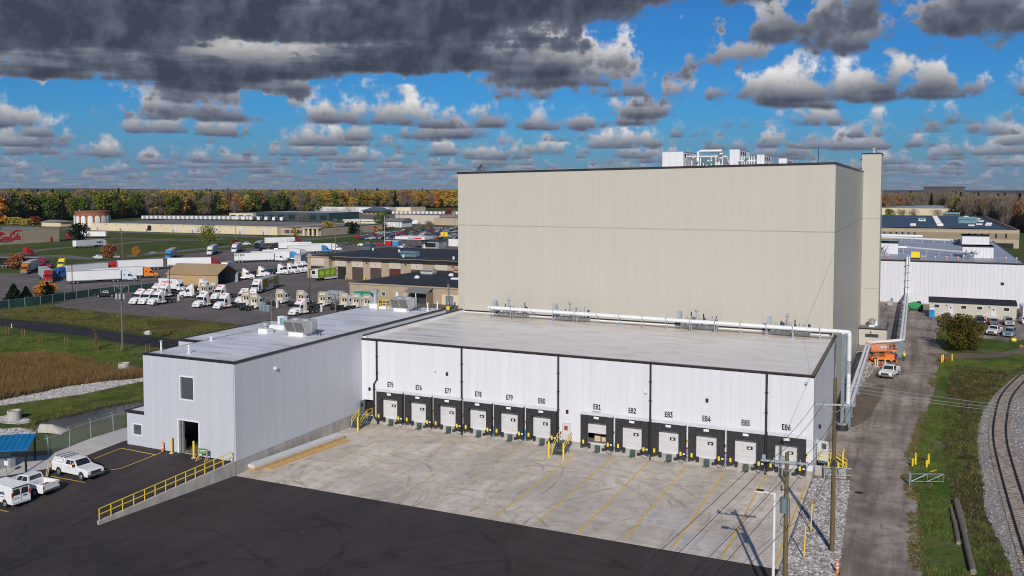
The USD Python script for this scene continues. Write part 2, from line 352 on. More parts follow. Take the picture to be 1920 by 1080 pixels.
mat('concrete_ring', (0.42, 0.40, 0.36), 0.85, var=0.15, scale=1.5, bump=.01)
mat('stone', (0.36, 0.34, 0.335), 0.9, var=0.3, scale=2.4, col2=(0.27, 0.245, 0.235))
mat('stone_b', (0.21, 0.185, 0.18), 0.9, var=0.3, scale=2.4)
mat('stone_c', (0.48, 0.46, 0.46), 0.9, var=0.15, scale=2.4)
mat('rust_rail', (0.045, 0.03, 0.028), 0.55, 0.4, var=0.3, scale=2)
mat('joint_line', (0.36, 0.335, 0.29), 0.6)
mat('tie', (0.17, 0.135, 0.11), 0.95, var=0.35, scale=1.6, col2=(0.26, 0.225, 0.2))
mat('shelter_blue', (0.01, 0.16, 0.36), 0.4, 0.1, var=0.06)
mat('skin', (0.42, 0.24, 0.16), 0.6, world=False)
mat('hivis', (0.62, 0.85, 0.02), 0.7, world=False)
mat('hivis_orange', (0.9, 0.22, 0.02), 0.7, world=False)
mat('denim', (0.03, 0.045, 0.085), 0.85, world=False)
mat('hair', (0.03, 0.02, 0.015), 0.8, world=False)
mat('mesh_screen', (0.012, 0.055, 0.045), 0.8, var=0.25, scale=0.5)
mat('brick_buff', (0.36, 0.285, 0.20), 0.85, var=0.10, scale=0.8)
mat('brick_pale', (0.50, 0.43, 0.36), 0.8, var=0.06, scale=0.6)
mat('brick_tan', (0.40, 0.325, 0.235), 0.85, var=0.08, scale=0.5)
mat('brick_band', (0.27, 0.21, 0.145), 0.85, var=0.08, scale=0.5)
mat('brick_rust', (0.27, 0.10, 0.045), 0.85, var=0.12, scale=0.5)
mat('cream_wall', (0.62, 0.53, 0.36), 0.8, var=0.06, scale=0.1)
mat('tan_metal', (0.42, 0.29, 0.14), 0.5, var=0.05)
mat('tan_roof', (0.36, 0.25, 0.14), 0.55, var=0.05)
mat('brown_door', (0.075, 0.052, 0.045), 0.5, var=0.1)
mat('maroon_door', (0.10, 0.025, 0.022), 0.5, var=0.1)
mat('black_roof', (0.022, 0.025, 0.034), 0.7, var=0.4, scale=0.15, stretch=(.3, 1, 1))
mat('solar_roof', (0.013, 0.02, 0.035), 0.35, var=0.5, scale=0.12, stretch=(.25, 1, 1))
mat('grey_roof', (0.18, 0.175, 0.175), 0.8, var=0.25, scale=0.08, stretch=(.3, 1, 1))
mat('bluegrey_roof', (0.30, 0.34, 0.40), 0.6, var=0.35, scale=0.15, stretch=(.25, 1, 1))
mat('blue_steel', (0.16, 0.30, 0.36), 0.5, var=0.12, scale=0.8)
mat('far_white', (0.68, 0.68, 0.68), 0.6, var=0.05)
mat('far_teal', (0.03, 0.06, 0.075), 0.6, var=0.1)
mat('teal_box', (0.02, 0.26, 0.19), 0.5, var=0.1)
mat('cola_red', (0.42, 0.015, 0.03), 0.5)
mat('letter_red', (0.62, 0.02, 0.025), 0.45, world=False)
mat('letter_blue', (0.02, 0.05, 0.22), 0.45, world=False)
mat('print_black', (0.02, 0.02, 0.025), 0.45, world=False)
mat('lime_print', (0.17, 0.26, 0.02), 0.5, world=False)
mat('pepper_print', (0.30, 0.46, 0.04), 0.5, var=0.35, scale=1.2, world=False)
mat('yellow_print', (0.62, 0.42, 0.02), 0.5, var=0.2, scale=1.2, world=False)
mat('dark_print', (0.07, 0.045, 0.01), 0.5, world=False)
mat('plastic_blue', (0.01, 0.22, 0.50), 0.4, world=False)
mat('can_grey', (0.20, 0.26, 0.30), 0.45, 0.3)
mat('bark', (0.075, 0.058, 0.045), 0.95, var=0.3, scale=2)
mat('far_brick', (0.085, 0.05, 0.045), 0.8, var=0.15)
mat('flag_red', (0.5, 0.1, 0.12), 0.8); mat('flag_blue', (0.05, 0.08, 0.25), 0.8)
mat('reed', (0.20, 0.105, 0.045), 0.95, var=0.4, scale=0.35, col2=(0.13, 0.095, 0.03))
mat('reed_b', (0.26, 0.155, 0.06), 0.95, var=0.4, scale=0.35)
mat('bank_weed', (0.05, 0.056, 0.016), 0.95, var=0.4, scale=0.4, col2=(0.05, 0.038, 0.016))
mat('blade', (0.075, 0.13, 0.018), 0.9, var=0.35, scale=0.4)
mat('blade_b', (0.15, 0.135, 0.04), 0.9, var=0.35, scale=0.4)
mat('sky_blue_glass', (0.08, 0.12, 0.16), 0.1)
# white membrane roofs: sheet laps, drying marks, dirt along the wall
def roof_mat(name, base, lap, dirt, dirt_y=None, wet=0.10):
    N = {"g": ("geometry", {}), "s": ("separate_xyz", {}), "p": ("principled_bsdf", {"roughness": 0.45}),
         "mp": ("mapping", {"scale": (0.16, 0.75, 1)}), "n": ("noise_texture", {"scale": 1.0, "detail": 6.0, "roughness": 0.62}),
         "r": ("rgb_ramp", {"ramp": [(0.28, tuple(c * (1 - 3 * wet) for c in base)), (0.52, base), (0.75, tuple(min(1, c * 1.06) for c in base))]}),
         "n2": ("noise_texture", {"scale": 0.22, "detail": 5.0, "roughness": 0.6}),
         "w": ("math", {"math_type": "multiply", "value2": 1 / 3.05}), "wf": ("math", {"math_type": "fraction"}), "wl": ("math", {"math_type": "less_than", "value2": 0.035}),
         "wm": ("math", {"math_type": "multiply", "value2": 0.28}), "mx": ("mix", {"color2": tuple(c * 0.5 for c in base)}),
         "d": ("rgb_ramp", {"ramp": [(0.55, (0, 0, 0)), (0.72, (1, 1, 1))]}), "mx2": ("mix", {"color2": dirt}), "dm": ("math", {"math_type": "multiply", "value2": 0.4}),
         "rr": ("map_range", {"from_min": 0.3, "from_max": 0.6, "to_min": 0.16, "to_max": 0.6})}
    L = [("g.position", "mp.vector"), ("mp.vector", "n.vector"), ("n.fac", "r.fac"), ("g.position", "s.vector"), ("g.position", "n2.vector"), ("s.y", "w.value1"), ("w.value", "wf.value1"), ("wf.value", "wl.value1"),
         ("wl.value", "wm.value1"), ("wm.value", "mx.fac"), ("r.color", "mx.color1"), ("n2.fac", "d.fac"), ("d.color", "dm.value1"), ("mx.color", "mx2.color1"), ("mx2.color", "p.base_color"), ("n.fac", "rr.value"), ("rr.result", "p.roughness")]
    if dirt_y:
        N["dy"] = ("map_range", {"range_type": "smoothstep", "from_min": dirt_y - 9, "from_max": dirt_y, "to_min": 0.0, "to_max": 1.0, "clamp": True})
        N["da"] = ("math", {"math_type": "multiply", "use_clamp": True}); N["nn"] = ("map_range", {"from_min": 0.3, "from_max": 0.75, "to_min": 0.15, "to_max": 1.0, "clamp": True})
        L += [("s.y", "dy.value"), ("n2.fac", "nn.value"), ("nn.result", "da.value1"), ("dy.result", "da.value2")]
        N["dd"] = ("math", {"math_type": "maximum"}); L += [("dm.value", "dd.value1"), ("da.value", "dd.value2"), ("dd.value", "mx2.fac")]
    else: L.append(("dm.value", "mx2.fac"))
    return graph(name, N, L)
roof_mat('dock_roof', (0.72, 0.69, 0.675), .4, (0.42, 0.32, 0.20), 124.5, wet=0.085)
roof_mat('left_roof', (0.68, 0.69, 0.72), .4, (0.45, 0.45, 0.47), wet=0.09)
roof_mat('store_roof', (0.36, 0.38, 0.43), .4, (0.25, 0.24, 0.25), wet=0.14)

# grass: mown green, dry straw patches and darker clumps, with a wider drift of tone
def grass_mat(name, a, b, dry, dryness=0.62, scale=0.09):
    N = {"g": ("geometry", {}), "p": ("principled_bsdf", {"roughness": 0.95, "specular_ior_level": 0.15}),
         "n1": ("noise_texture", {"scale": scale, "detail": 6.0, "roughness": 0.65}), "n2": ("noise_texture", {"scale": 2.2, "detail": 5.0, "roughness": 0.7}), "n3": ("noise_texture", {"scale": scale * 0.45, "detail": 7.0, "roughness": 0.7}),
         "mp": ("mapping", {"location": (31, 77, 0)}),
         "r1": ("rgb_ramp", {"ramp": [(0.32, a), (0.66, b)]}), "r3": ("rgb_ramp", {"ramp": [(dryness - .12, (0, 0, 0)), (dryness + .1, (1, 1, 1))]}),
         "m1": ("mix", {"color2": dry}), "r2": ("rgb_ramp", {"ramp": [(0.25, (0.5, 0.5, 0.5)), (0.7, (1.25, 1.25, 1.25))]}), "m2": ("mix", {"mix_type": "multiply", "fac": 1.0}),
         "b": ("bump", {"strength": 1.0, "distance": 0.12})}
    L = [("g.position", "n1.vector"), ("g.position", "n2.vector"), ("g.position", "mp.vector"), ("mp.vector", "n3.vector"), ("n1.fac", "r1.fac"), ("n3.fac", "r3.fac"), ("r3.color", "m1.fac"), ("r1.color", "m1.color1"),
         ("n2.fac", "r2.fac"), ("m1.color", "m2.color1"), ("r2.color", "m2.color2"), ("m2.color", "p.base_color"), ("n2.fac", "b.height"), ("b.normal", "p.normal")]
    return graph(name, N, L)
grass_mat('grass', (0.040, 0.072, 0.013), (0.082, 0.112, 0.022), (0.14, 0.115, 0.04))
grass_mat('rough_grass', (0.055, 0.070, 0.014), (0.105, 0.095, 0.024), (0.125, 0.085, 0.034), 0.5, 0.16)
grass_mat('marsh', (0.085, 0.055, 0.02), (0.12, 0.07, 0.032), (0.06, 0.055, 0.02), 0.55, 0.2)
grass_mat('verge_grass', (0.032, 0.078, 0.008), (0.07, 0.125, 0.014), (0.20, 0.165, 0.08), 0.60, 0.16)
grass_mat('bank_grass', (0.03, 0.036, 0.012), (0.052, 0.056, 0.016), (0.055, 0.042, 0.02), 0.5, 0.3)

def stained(name, base, spread, patch, rings=(), ringw=0.16, tracks=(), bump=0.008, rough=0.8, crack=False, streak=None):
    """pavement: tonal clouds, fine speckle, and tyre arcs (cx, cy, r) laid down in world space"""
    N = {"g": ("geometry", {}), "p": ("principled_bsdf", {"roughness": rough, "specular_ior_level": 0.3}),
         "n1": ("noise_texture", {"scale": 0.11, "detail": 7.0, "roughness": 0.6, "distortion": 0.6}), "n2": ("noise_texture", {"scale": 0.8, "detail": 6.0, "roughness": 0.65}), "n3": ("noise_texture", {"scale": 9.0, "detail": 3.0}),
         "r1": ("rgb_ramp", {"ramp": [(0.37, tuple(c * (1 - spread) for c in base)), (0.5, base), (0.63, tuple(min(1, c * (1 + spread)) for c in base))]}),
         "r2": ("rgb_ramp", {"ramp": [(0.46, (0, 0, 0)), (0.68, (0.8, 0.8, 0.8))]}), "m1": ("mix", {"color2": patch}),
         "r3": ("rgb_ramp", {"ramp": [(0.3, (0.86, 0.86, 0.86)), (0.7, (1.1, 1.1, 1.1))]}), "m2": ("mix", {"mix_type": "multiply", "fac": 1.0}), "b": ("bump", {"strength": 1.0, "distance": bump})}
    L = [("g.position", "n1.vector"), ("g.position", "n2.vector"), ("g.position", "n3.vector"), ("n1.fac", "r1.fac"), ("n2.fac", "r2.fac"), ("r2.color", "m1.fac"), ("r1.color", "m1.color1"), ("m1.color", "m2.color1"), ("n3.fac", "r3.fac"), ("r3.color", "m2.color2"), ("n3.fac", "b.height"), ("b.normal", "p.normal")]
    col = "m2.color"
    if streak:
        N["smp"] = ("mapping", {"rotation": (0, 0, streak[0]), "scale": streak[1]}); N["sn"] = ("noise_texture", {"scale": 1.0, "detail": 5.0, "roughness": 0.65, "distortion": 0.4})
        N["sr"] = ("rgb_ramp", {"ramp": [(0.36, (streak[2],) * 3), (0.5, (1, 1, 1)), (0.66, (streak[3],) * 3)]}); N["sm"] = ("mix", {"mix_type": "multiply", "fac": 1.0})
        L += [("g.position", "smp.vector"), ("smp.vector", "sn.vector"), ("sn.fac", "sr.fac"), (col, "sm.color1"), ("sr.color", "sm.color2")]; col = "sm.color"
    if rings:
        N["wob"] = ("noise_texture", {"scale": 0.05, "detail": 2.0}); N["ws"] = ("vector_math", {"math_type": "scale", "scale": 9.0}); N["wa"] = ("vector_math", {"math_type": "add"})
        N["fl"] = ("vector_math", {"math_type": "multiply", "vector2": (1, 1, 0)})
        L += [("g.position", "wob.vector"), ("wob.color", "ws.vector1"), ("g.position", "wa.vector1"), ("ws.vector", "wa.vector2"), ("wa.vector", "fl.vector1")]
        acc = None
        for i, (cx, cy, r) in enumerate(rings):
            N[f"d{i}"] = ("vector_math", {"math_type": "distance", "vector2": (cx + 4.5, cy + 4.5, 0)}); N[f"e{i}"] = ("math", {"math_type": "subtract", "value2": r}); N[f"f{i}"] = ("math", {"math_type": "absolute"})
            N[f"h{i}"] = ("map_range", {"from_min": ringw * 0.3, "from_max": ringw, "to_min": 1.0, "to_max": 0.0, "clamp": True})
            L += [("fl.vector", f"d{i}.vector1"), (f"d{i}.value", f"e{i}.value1"), (f"e{i}.value", f"f{i}.value1"), (f"f{i}.value", f"h{i}.value")]
            if acc is None: acc = f"h{i}.result"
            else:
                N[f"k{i}"] = ("math", {"math_type": "maximum"}); L += [(acc, f"k{i}.value1"), (f"h{i}.result", f"k{i}.value2")]; acc = f"k{i}.value"
        N["br"] = ("map_range", {"from_min": 0.42, "from_max": 0.62, "to_min": 0.0, "to_max": tracks or 0.55, "clamp": True}); N["bm"] = ("math", {"math_type": "multiply"}); N["m3"] = ("mix", {"color2": tuple(c * 0.32 for c in base)})
        N["nb"] = ("noise_texture", {"scale": 0.25, "detail": 4.0})
        L += [("g.position", "nb.vector"), ("nb.fac", "br.value"), ("br.result", "bm.value1"), (acc, "bm.value2"), ("bm.value", "m3.fac"), (col, "m3.color1")]; col = "m3.color"
    L.append((col, "p.base_color"))
    return graph(name, N, L)
_r = random.Random(5)
arcs = []
for i in range(9):
    cx, cy = _r.uniform(-62, -14), _r.uniform(62, 84); r = _r.uniform(6, 15); arcs += [(cx, cy, r), (cx + .3, cy + .2, r + 1.9)]
for k, t in zip('abc', (-1, 0, 1)): stained(f'apron_{k}', tuple(c * (1 + .045 * t) for c in (0.575, 0.51, 0.44)), 0.15, (0.40, 0.335, 0.275), arcs, 0.2, 0.5, streak=(0.16, (0.35, 0.055, 1), 0.86, 1.1))
stained('apron_new', (0.55, 0.51, 0.475), 0.06, (0.35, 0.34, 0.33), streak=(0.16, (0.35, 0.055, 1), 0.9, 1.05))
stained('new_asphalt', (0.0445, 0.0355, 0.036), 0.16, (0.053, 0.0435, 0.044), [(a * .9 - 5, b - 34 + (i % 3) * 6, r * 1.5) for i, (a, b, r) in enumerate(arcs)], 0.3, 0.45, bump=0.004, rough=0.75, streak=(0.5, (0.5, 0.06, 1), 0.9, 1.12))
stained('old_asphalt', (0.155, 0.135, 0.128), 0.14, (0.105, 0.092, 0.086), streak=(-0.35, (0.2, 0.04, 1), 0.85, 1.12))
stained('dark_road', (0.026, 0.022, 0.027), 0.2, (0.04, 0.034, 0.036), streak=(-0.2, (0.05, 0.35, 1), 0.85, 1.2))
stained('street', (0.17, 0.15, 0.135), 0.08, (0.13, 0.118, 0.105))
stained('gravel', (0.285, 0.235, 0.20), 0.34, (0.16, 0.122, 0.097), bump=0.05, streak=(0.02, (0.55, 0.03, 1), 0.68, 1.28))
stained('dirt', (0.17, 0.125, 0.092), 0.2, (0.10, 0.075, 0.055), bump=0.05)
stained('gravel_stone', (0.25, 0.22, 0.195), 0.15, (0.15, 0.13, 0.115), bump=0.08)
stained('ballast', (0.30, 0.275, 0.26), 0.14, (0.19, 0.165, 0.15), bump=0.1)
stained('wet_concrete', (0.20, 0.185, 0.17), 0.12, (0.13, 0.115, 0.105))
graph('pond', {"g": ("geometry", {}), "n": ("noise_texture", {"scale": 1.6, "detail": 3.0}), "b": ("bump", {"strength": 0.25, "distance": 0.03}), "p": ("principled_bsdf", {"base_color": (0.012, 0.014, 0.016), "roughness": 0.08, "specular_ior_level": 0.3})},
      [("g.position", "n.vector"), ("n.fac", "b.height"), ("b.normal", "p.normal")])

# ---------------- ground, roads, water ----------------
def ramp(y): return 1.45 * min(1.0, max(0.0, (y - 57.2) / 16.2))
b = MB(); b.add([(-16000, -200, 0), (16000, -200, 0), (16000, 16000, 0), (-16000, 16000, 0)], [(0, 1, 2, 3)])
struct('grass_ground', b, 'grass')
# low wooded rise along the skyline
b = MB(); V, F = [], []
for i in range(121):
    a = -70 + i * 1.1; az = math.radians(a)
    for r, hz in ((4200, 0), (5200, 1), (7000, 1), (9000, 0)):
        h = (13 + 9 * float(meshkit.fbm(np.array([[a * .11, 3.3, r * .0001]]), 4, 3)[0])) * hz + (12 * hz if a < -42 else 0) * min(1, max(0, (-a - 42) / 8))
        V.append((r * math.sin(az), r * math.cos(az), h - .5 + .5 * hz))
for i in range(120):
    for k in range(3):
        o = i * 4 + k; F.append((o, o + 4, o + 5, o + 1))
mat('far_wood', (0.035, 0.036, 0.038), 0.95, var=0.4, scale=0.02)
struct('hills', b.add(V, F), 'far_wood')

yard = poly([(-304.91, 216.66), (-295.06, 218.92), (-312.99, 247.49), (-315.6, 266.18), (-309.76, 289.21), (-315.97, 327.8), (-316.21, 366.1), (-313.84, 391.34), (-298.49, 419.37), (-263.75, 399.45), (-248.21, 406.55), (-221.2, 428.62), (-95.46, 184.88), (-126.44, 168.89), (-134.09, 155.73), (-143.4, 157.53), (-177.7, 158.06), (-207.7, 160.72), (-213.41, 173.53), (-212.51, 162.07), (-213.38, 151.32)])
b = MB().sheet(yard, 0.008); struct('truck_yard', b, 'old_asphalt')
# the gravel margin east of the buildings down to the rails
gr = smooth_line([(5.51, 181.29), (4.26, 172.51), (3.09, 152.11), (2.08, 137.22), (1.23, 123.24), (0.5, 113.68), (-0.21, 106.55), (0.52, 96.69), (0.8, 87.88), (0.95, 80.5), (1.09, 74.86)])
gravel = Polygon([(-9.6, 50), (-9.6, 300), *[(11.45, 278.18), (24.07, 265.38), (20.25, 205.63)], *[(20.25, 205.63), (9.35, 223.78), (5.47, 220.3), (4.02, 198.21), (5.21, 187.07), (7.75, 182.31)], *gr.tolist()]).buffer(0)
b = MB().sheet(gravel, 0.006); struct('gravel_road', b, 'gravel')
lot = poly([(-7.09, 251.15), (24.38, 249.31), (23.39, 200.39), (11.2, 207.17), (9.42, 225.54), (4.92, 220.05), (2.54, 197.54), (-6.31, 193.5)]); b = MB().sheet(lot, 0.010); struct('gravel_lot', b, 'gravel')
b = MB().sheet(ribbon(smooth_line([(2.82, 180.06), (7.77, 182.89), (13.25, 186.55), (19.28, 195.34), (28.6, 212.95)]), 5.2), 0.012); struct('dirt_track', b, 'dirt')
b = MB().sheet(poly([(-9.8, 162.51), (-4.94, 181.22), (-1.4, 195.74), (-2.73, 218.26), (-6.31, 208.34), (-10.26, 185.02)] + []), 0.011); struct('stone_margin', b, 'gravel_stone')
b = MB().sheet(poly([(-8.24, 145.32), (-4.38, 150.35), (-4.59, 141.21), (-5.6, 127.32), (-7.16, 122.19)]).buffer(.6).buffer(-.3), 0.014); struct('dirt_patch', b, 'dirt')
# verge, weedy bank and ballast of the rail line
rail_l = smooth_line([(21.06, 179.66), (16.83, 169.43), (14.21, 159.68), (11.99, 149.3), (10.56, 138.56), (9.53, 128.21), (9.12, 121.37), (8.92, 112.31), (8.84, 102.57), (8.83, 92.59), (8.88, 85.43), (9.03, 77.48)], 10)
tan = np.gradient(rail_l, axis=0); tan /= np.linalg.norm(tan, axis=1)[:, None]; nor = np.c_[-tan[:, 1], tan[:, 0]]
if nor[0][0] < 0: nor = -nor
nor = np.where((nor[:, :1] < 0), -nor, nor)
GAUGE = 1.435
mid = rail_l + nor * GAUGE / 2; rail_r = rail_l + nor * GAUGE
bl = smooth_line([(24.19, 185.34), (16.7, 169.75), (12.48, 156.4), (10.06, 145), (8.46, 135.13), (7.39, 124.57), (6.98, 114.93), (6.81, 102.97), (6.56, 93.25), (7.22, 85.66), (7.44, 77.76)])
grass_bed = Polygon(np.vstack([gr, [(1.09, 74.86), (7.44, 77.76)], bl[::-1], [(24.19, 185.34), (26.24, 201.69), (18.85, 190.88), (12.97, 182.43), (7.62, 178.87)]])).buffer(0)
b = MB().sheet(grass_bed, 0.010); struct('grass_verge', b, 'verge_grass')
bank = Polygon(np.vstack([smooth_line([(7.29, 170.31), (5.7, 147.79), (4.71, 127.61), (4.59, 114.76), (4.75, 104.37), (4.97, 95.76), (5.65, 88.71), (6.5, 82.8), (6.87, 77.5)]), np.array(bl)[::-1] + np.array((-.2, 0)), [(15.24, 169.08)]])).buffer(0)
b = MB().sheet(bank.intersection(grass_bed), 0.016); struct('weedy_bank', b, 'bank_grass')
b = MB().sheet(Polygon(np.vstack([bl, np.array([(15, 81.21), (33.8, 189.73)])])).buffer(0), 0.012); struct('ballast_bed', b, 'ballast')
# grass island by the car park
b = MB().sheet(poly(smooth_line([(4.2, 209.23), (4.02, 198.21), (4.93, 191.32), (7.91, 186.48), (13.37, 188.38), (20.06, 198.87), (27.13, 208.77), (28.29, 217.94), (20.45, 207.81), (13.36, 202.48), (8.72, 207.52), (5.89, 215.52), (4.2, 209.23)])), 0.022); struct('grass_island', b, 'verge_grass')
# streets to the north-west
def road(name, pts, w, z, m='street'): b = MB().sheet(ribbon(smooth_line(pts), w), z); return struct(name, b, m)
road('street', [(-364.88, 277.61), (-342.66, 279.18), (-329.97, 278.35), (-326.71, 289.85), (-328.53, 306.79), (-332.63, 345.13), (-334.31, 387.1), (-333.09, 435.34), (-336.12, 494.54), (-330.42, 544.95), (-325.9, 612.53), (-319.9, 700.65)], 9, 0.013)
road('driveway', [(-390.77, 267.54), (-387.44, 283.62), (-399.9, 305.82), (-403.95, 326.04), (-402.48, 348.35), (-410.21, 385.26), (-392.48, 405.19)], 6.5, 0.011)
road('driveway', [(-482.23, 389.41), (-453.66, 392.75), (-417.16, 400.02), (-390.47, 403.1), (-390.01, 425.01)], 6, 0.009)
road('driveway', [(-378.83, 259.33), (-363.74, 266.22), (-359.84, 276.44)], 22, 0.012, 'old_asphalt')
road('side_lane', [(-601.84, 481.46), (-555.27, 464.36), (-502.61, 457.88), (-423.05, 451.15), (-357.79, 446.23), (-335.96, 449.69)], 12, 0.010, 'old_asphalt')
b = MB().sheet(poly([(-248.09, 370.94), (-311.09, 495.01), (-345.93, 598.3), (-345.73, 757.24), (-182.94, 400.69)]), 0.009); struct('car_park', b, 'old_asphalt')
b = MB().sheet(poly([(-696.36, 889.57), (-585.97, 823.77), (-464.09, 703.21), (-390.37, 643.89), (-364.49, 706.38), (-483.65, 937.36), (-669.28, 1014.33)]), 0.007); struct('trade_yard', b, 'street')
# the dark service road and the wet ground beside it
b = MB().sheet(Polygon(np.vstack([smooth_line([(-209.72, 140.42), (-198.47, 140.68), (-175.35, 140.31), (-154.1, 136.95), (-136.88, 135.63), (-122.18, 132.64)]), smooth_line([(-198.08, 132.57), (-187.67, 132.97), (-172.09, 131.07), (-160.04, 131.21), (-145.23, 128.36), (-132.82, 127.47), (-117.74, 125.01)])[::-1]])).buffer(0), 0.008); struct('service_road', b, 'dark_road')
b = MB().sheet(poly([(-228.94, 153.37), (-212.44, 150.65), (-209.28, 161.17), (-176.95, 157.39), (-142.83, 156.91), (-133.58, 155.13), (-122.4, 140.5), (-138.59, 137.33), (-156.41, 139.02), (-177.44, 141.99), (-200.95, 142.45), (-211.5, 141.62)]), 0.004); struct('rough_ground', b, 'rough_grass')
marsh = poly(smooth_line([(-155.02, 103.52), (-151.66, 107.26), (-148.69, 111.46), (-141.93, 112.83), (-132.44, 110.62), (-122.79, 108.95), (-117.56, 108.45), (-114.57, 105.67), (-117.64, 101.19), (-120.14, 95.84), (-120.52, 90.16), (-121.42, 85.68), (-121.39, 80.85), (-155.02, 103.52)])); b = MB().sheet(marsh, 0.005); struct('marsh', b, 'marsh')
pond = poly(smooth_line([(-104.85, 78.16), (-105.36, 80.27), (-104.87, 83.54), (-104.69, 86.81), (-104.33, 89.64), (-102.41, 94.36), (-100.91, 96.14), (-97.43, 92.8), (-98.19, 90.44), (-98.05, 87.28), (-98.48, 83.71), (-98.57, 80.46), (-99.3, 77.88), (-100.37, 76.58), (-102.74, 76.87), (-104.85, 78.16)], 8)); b = MB().sheet(pond, 0.012); struct('water', b, 'pond')

# ---------------- parking ramp, apron, walks ----------------
DOCK0, PITCH = -61.9, 4.273
docks = [(f"E{75 + i}", DOCK0 + PITCH * i) for i in range(6)] + [(f"E{81 + i}", -33.53 + PITCH * i) for i in range(6)]
rampbed = Polygon([(-66.55, 73.55), (-68.2, 57.2), (-68.2, 30), (-140, 30), (-140, 52), (-95, 56.2), (-87.9, 61.72), (-85.02, 64.8), (-83.94, 69.53), (-83.63, 74.5), (-82.45, 74.5), (-82.45, 73.62), (-66.55, 73.62)])
b = MB().sheet(rampbed, 0.020, 2.0, lambda x, y: ramp(y)); struct('parking_ramp', b, 'new_asphalt')
walk = Polygon([(-83.63, 74.6), (-83.94, 69.53), (-85.02, 64.8), (-87.9, 61.72), (-95, 56.2), (-99, 60), (-90.5, 64.2), (-88.5, 66), (-88.3, 78.2), (-88.2, 90), (-82.5, 90), (-82.5, 74.6)])
walk_x = Polygon([(-83.63, 74.6), (-83.94, 69.53), (-85.02, 64.8), (-87.9, 61.72), (-95, 56.2), (-105, 56), (-105, 62), (-90.5, 66.6), (-88.3, 68), (-88.3, 90), (-82.5, 90), (-82.5, 74.6)]).buffer(0)
b = MB()
struct('sidewalk', b.sheet(walk_x, 0.055, 2.0, lambda x, y: ramp(y)), 'sidewalk')
bk = Polygon([(-88.3, 96), (-88.3, 68), (-90.5, 66.6), (-105, 62), (-140, 60), (-140, 70), (-104, 76), (-97, 90), (-96, 100), (-84, 100), (-82.5, 96)]).buffer(0).difference(pond.buffer(.25))
def hb_(x, y):
    d = walk_x.distance(Point(x, y)); return max(0.0, ramp(y) * (1 - d / 5.0)) if d < 5.0 else 0.0
b = MB(); struct('grass_bank', b.sheet(bk, 0.018, 2.0, hb_), 'grass')
fg = Polygon([(-66.6, 73.38), (-8.5, 73.38), (-7.5, 60), (-5, 40), (-5, 10), (-75, 10), (-75, 40), (-68.0, 57.2)])
b = MB().sheet(fg, 0.016); struct('asphalt_yard', b, 'new_asphalt')
ck = MB(); r_ = random.Random(17)
for (x0, y0), (x1, y1) in (((-76.5, 57.5), (-71.5, 51.5)), ((-75.2, 56.0), (-77.5, 53.2)), ((-71.5, 51.5), (-66.0, 50.3)), ((-50, 52), (-30, 56)), ((-30, 56), (-18, 54.5)), ((-44, 62), (-43, 50))):
    q = [(x0 + (x1 - x0) * k / 9 + r_.uniform(-.25, .25), y0 + (y1 - y0) * k / 9 + r_.uniform(-.25, .25)) for k in range(10)]
    ck.sheet(ribbon(q, .09), 0.027, 1.0, lambda x, y: ramp(y) if x < -66.6 - .095 * (73.4 - y) else 0.0)
mat('crack_seal', (0.016, 0.014, 0.0145), 0.5); struct('crack_sealant', ck, 'crack_seal')
apron = thing('dock_apron', None, None, kind='structure')
xs = np.r_[-66.45, np.arange(-64.04, -38.3, PITCH), np.arange(-35.66, -10.0, PITCH), -9.65]; xs = np.unique(np.round(xs, 2))
ys = np.linspace(73.4, 97.70, 6)
_r = random.Random(11)
for j in range(5):
    for i in range(len(xs) - 1):
        x0, x1, y0, y1 = xs[i] + .012, xs[i + 1] - .012, ys[j] + .012, ys[j + 1] - .012
        m = 'apron_new' if (i, j) in ((8, 4), (12, 0), (11, 1)) else 'apron_' + _r.choice('abc')
        MB().box(x0, x1, y0, y1, -0.12, 0.024 + _r.uniform(0, .004)).build('concrete_slab', m, apron)
MB().sheet(sbox(xs[0], 73.4, xs[-1], 97.7), 0.010).build('joint_filler', 'wet_concrete', apron)
rs = Polygon([(-9.6, 98.4), (-5.8, 99.4), (-5.1, 78), (-4.9, 55), (-10.5, 55), (-9.6, 73)])
b = MB().sheet(rs, 0.018); struct('stone_strip', b, 'gravel_stone')
# painted lines: each line is a thing of paint on the apron
lines = thing('bay_line_marking', None, None, kind='structure')
lx = [DOCK0 - PITCH / 2 + PITCH * i for i in range(7)] + [-33.53 - PITCH / 2 + PITCH * i for i in range(7)]
mat('line_worn', (0.62, 0.42, 0.10), 0.8, var=0.3, scale=0.7, col2=(0.54, 0.42, 0.25), detail=6, sharp=(.40, .62))
mat('line_fresh', (0.76, 0.48, 0.04), 0.7, var=0.12, scale=1.2, col2=(0.46, 0.33, 0.13), sharp=(.5, .8))
for i, x in enumerate(lx):
    MB().box(x - .075, x + .075, 73.6 + .4 * (i % 3), 96.9 - .3 * (i % 2), 0.02, 0.034).build('painted_line', 'line_worn' if i < 7 else 'line_fresh', lines)
pl = thing('parking_line_marking', None, None, kind='structure')
def rline(pts, w=.11):
    q = ribbon(pts, w); return MB().sheet(q, 0.028, 1.0, lambda x, y: ramp(y))

for pts in ([(-82.37, 68.94, 1.05), (-82.07, 72.35, 1.36), (-76.63, 72.15, 1.34)], [(-76.45, 73.21, 1.43), (-77.13, 67.86, 0.95), (-78.39, 66.82, 0.86)], [(-82.62, 63.77, 0.59), (-77.71, 63.84, 0.59)], [(-81.54, 56.11, 0), (-78.58, 55.97, 0)]):
    rline(pts).build('painted_line', 'yellow_paint', pl)

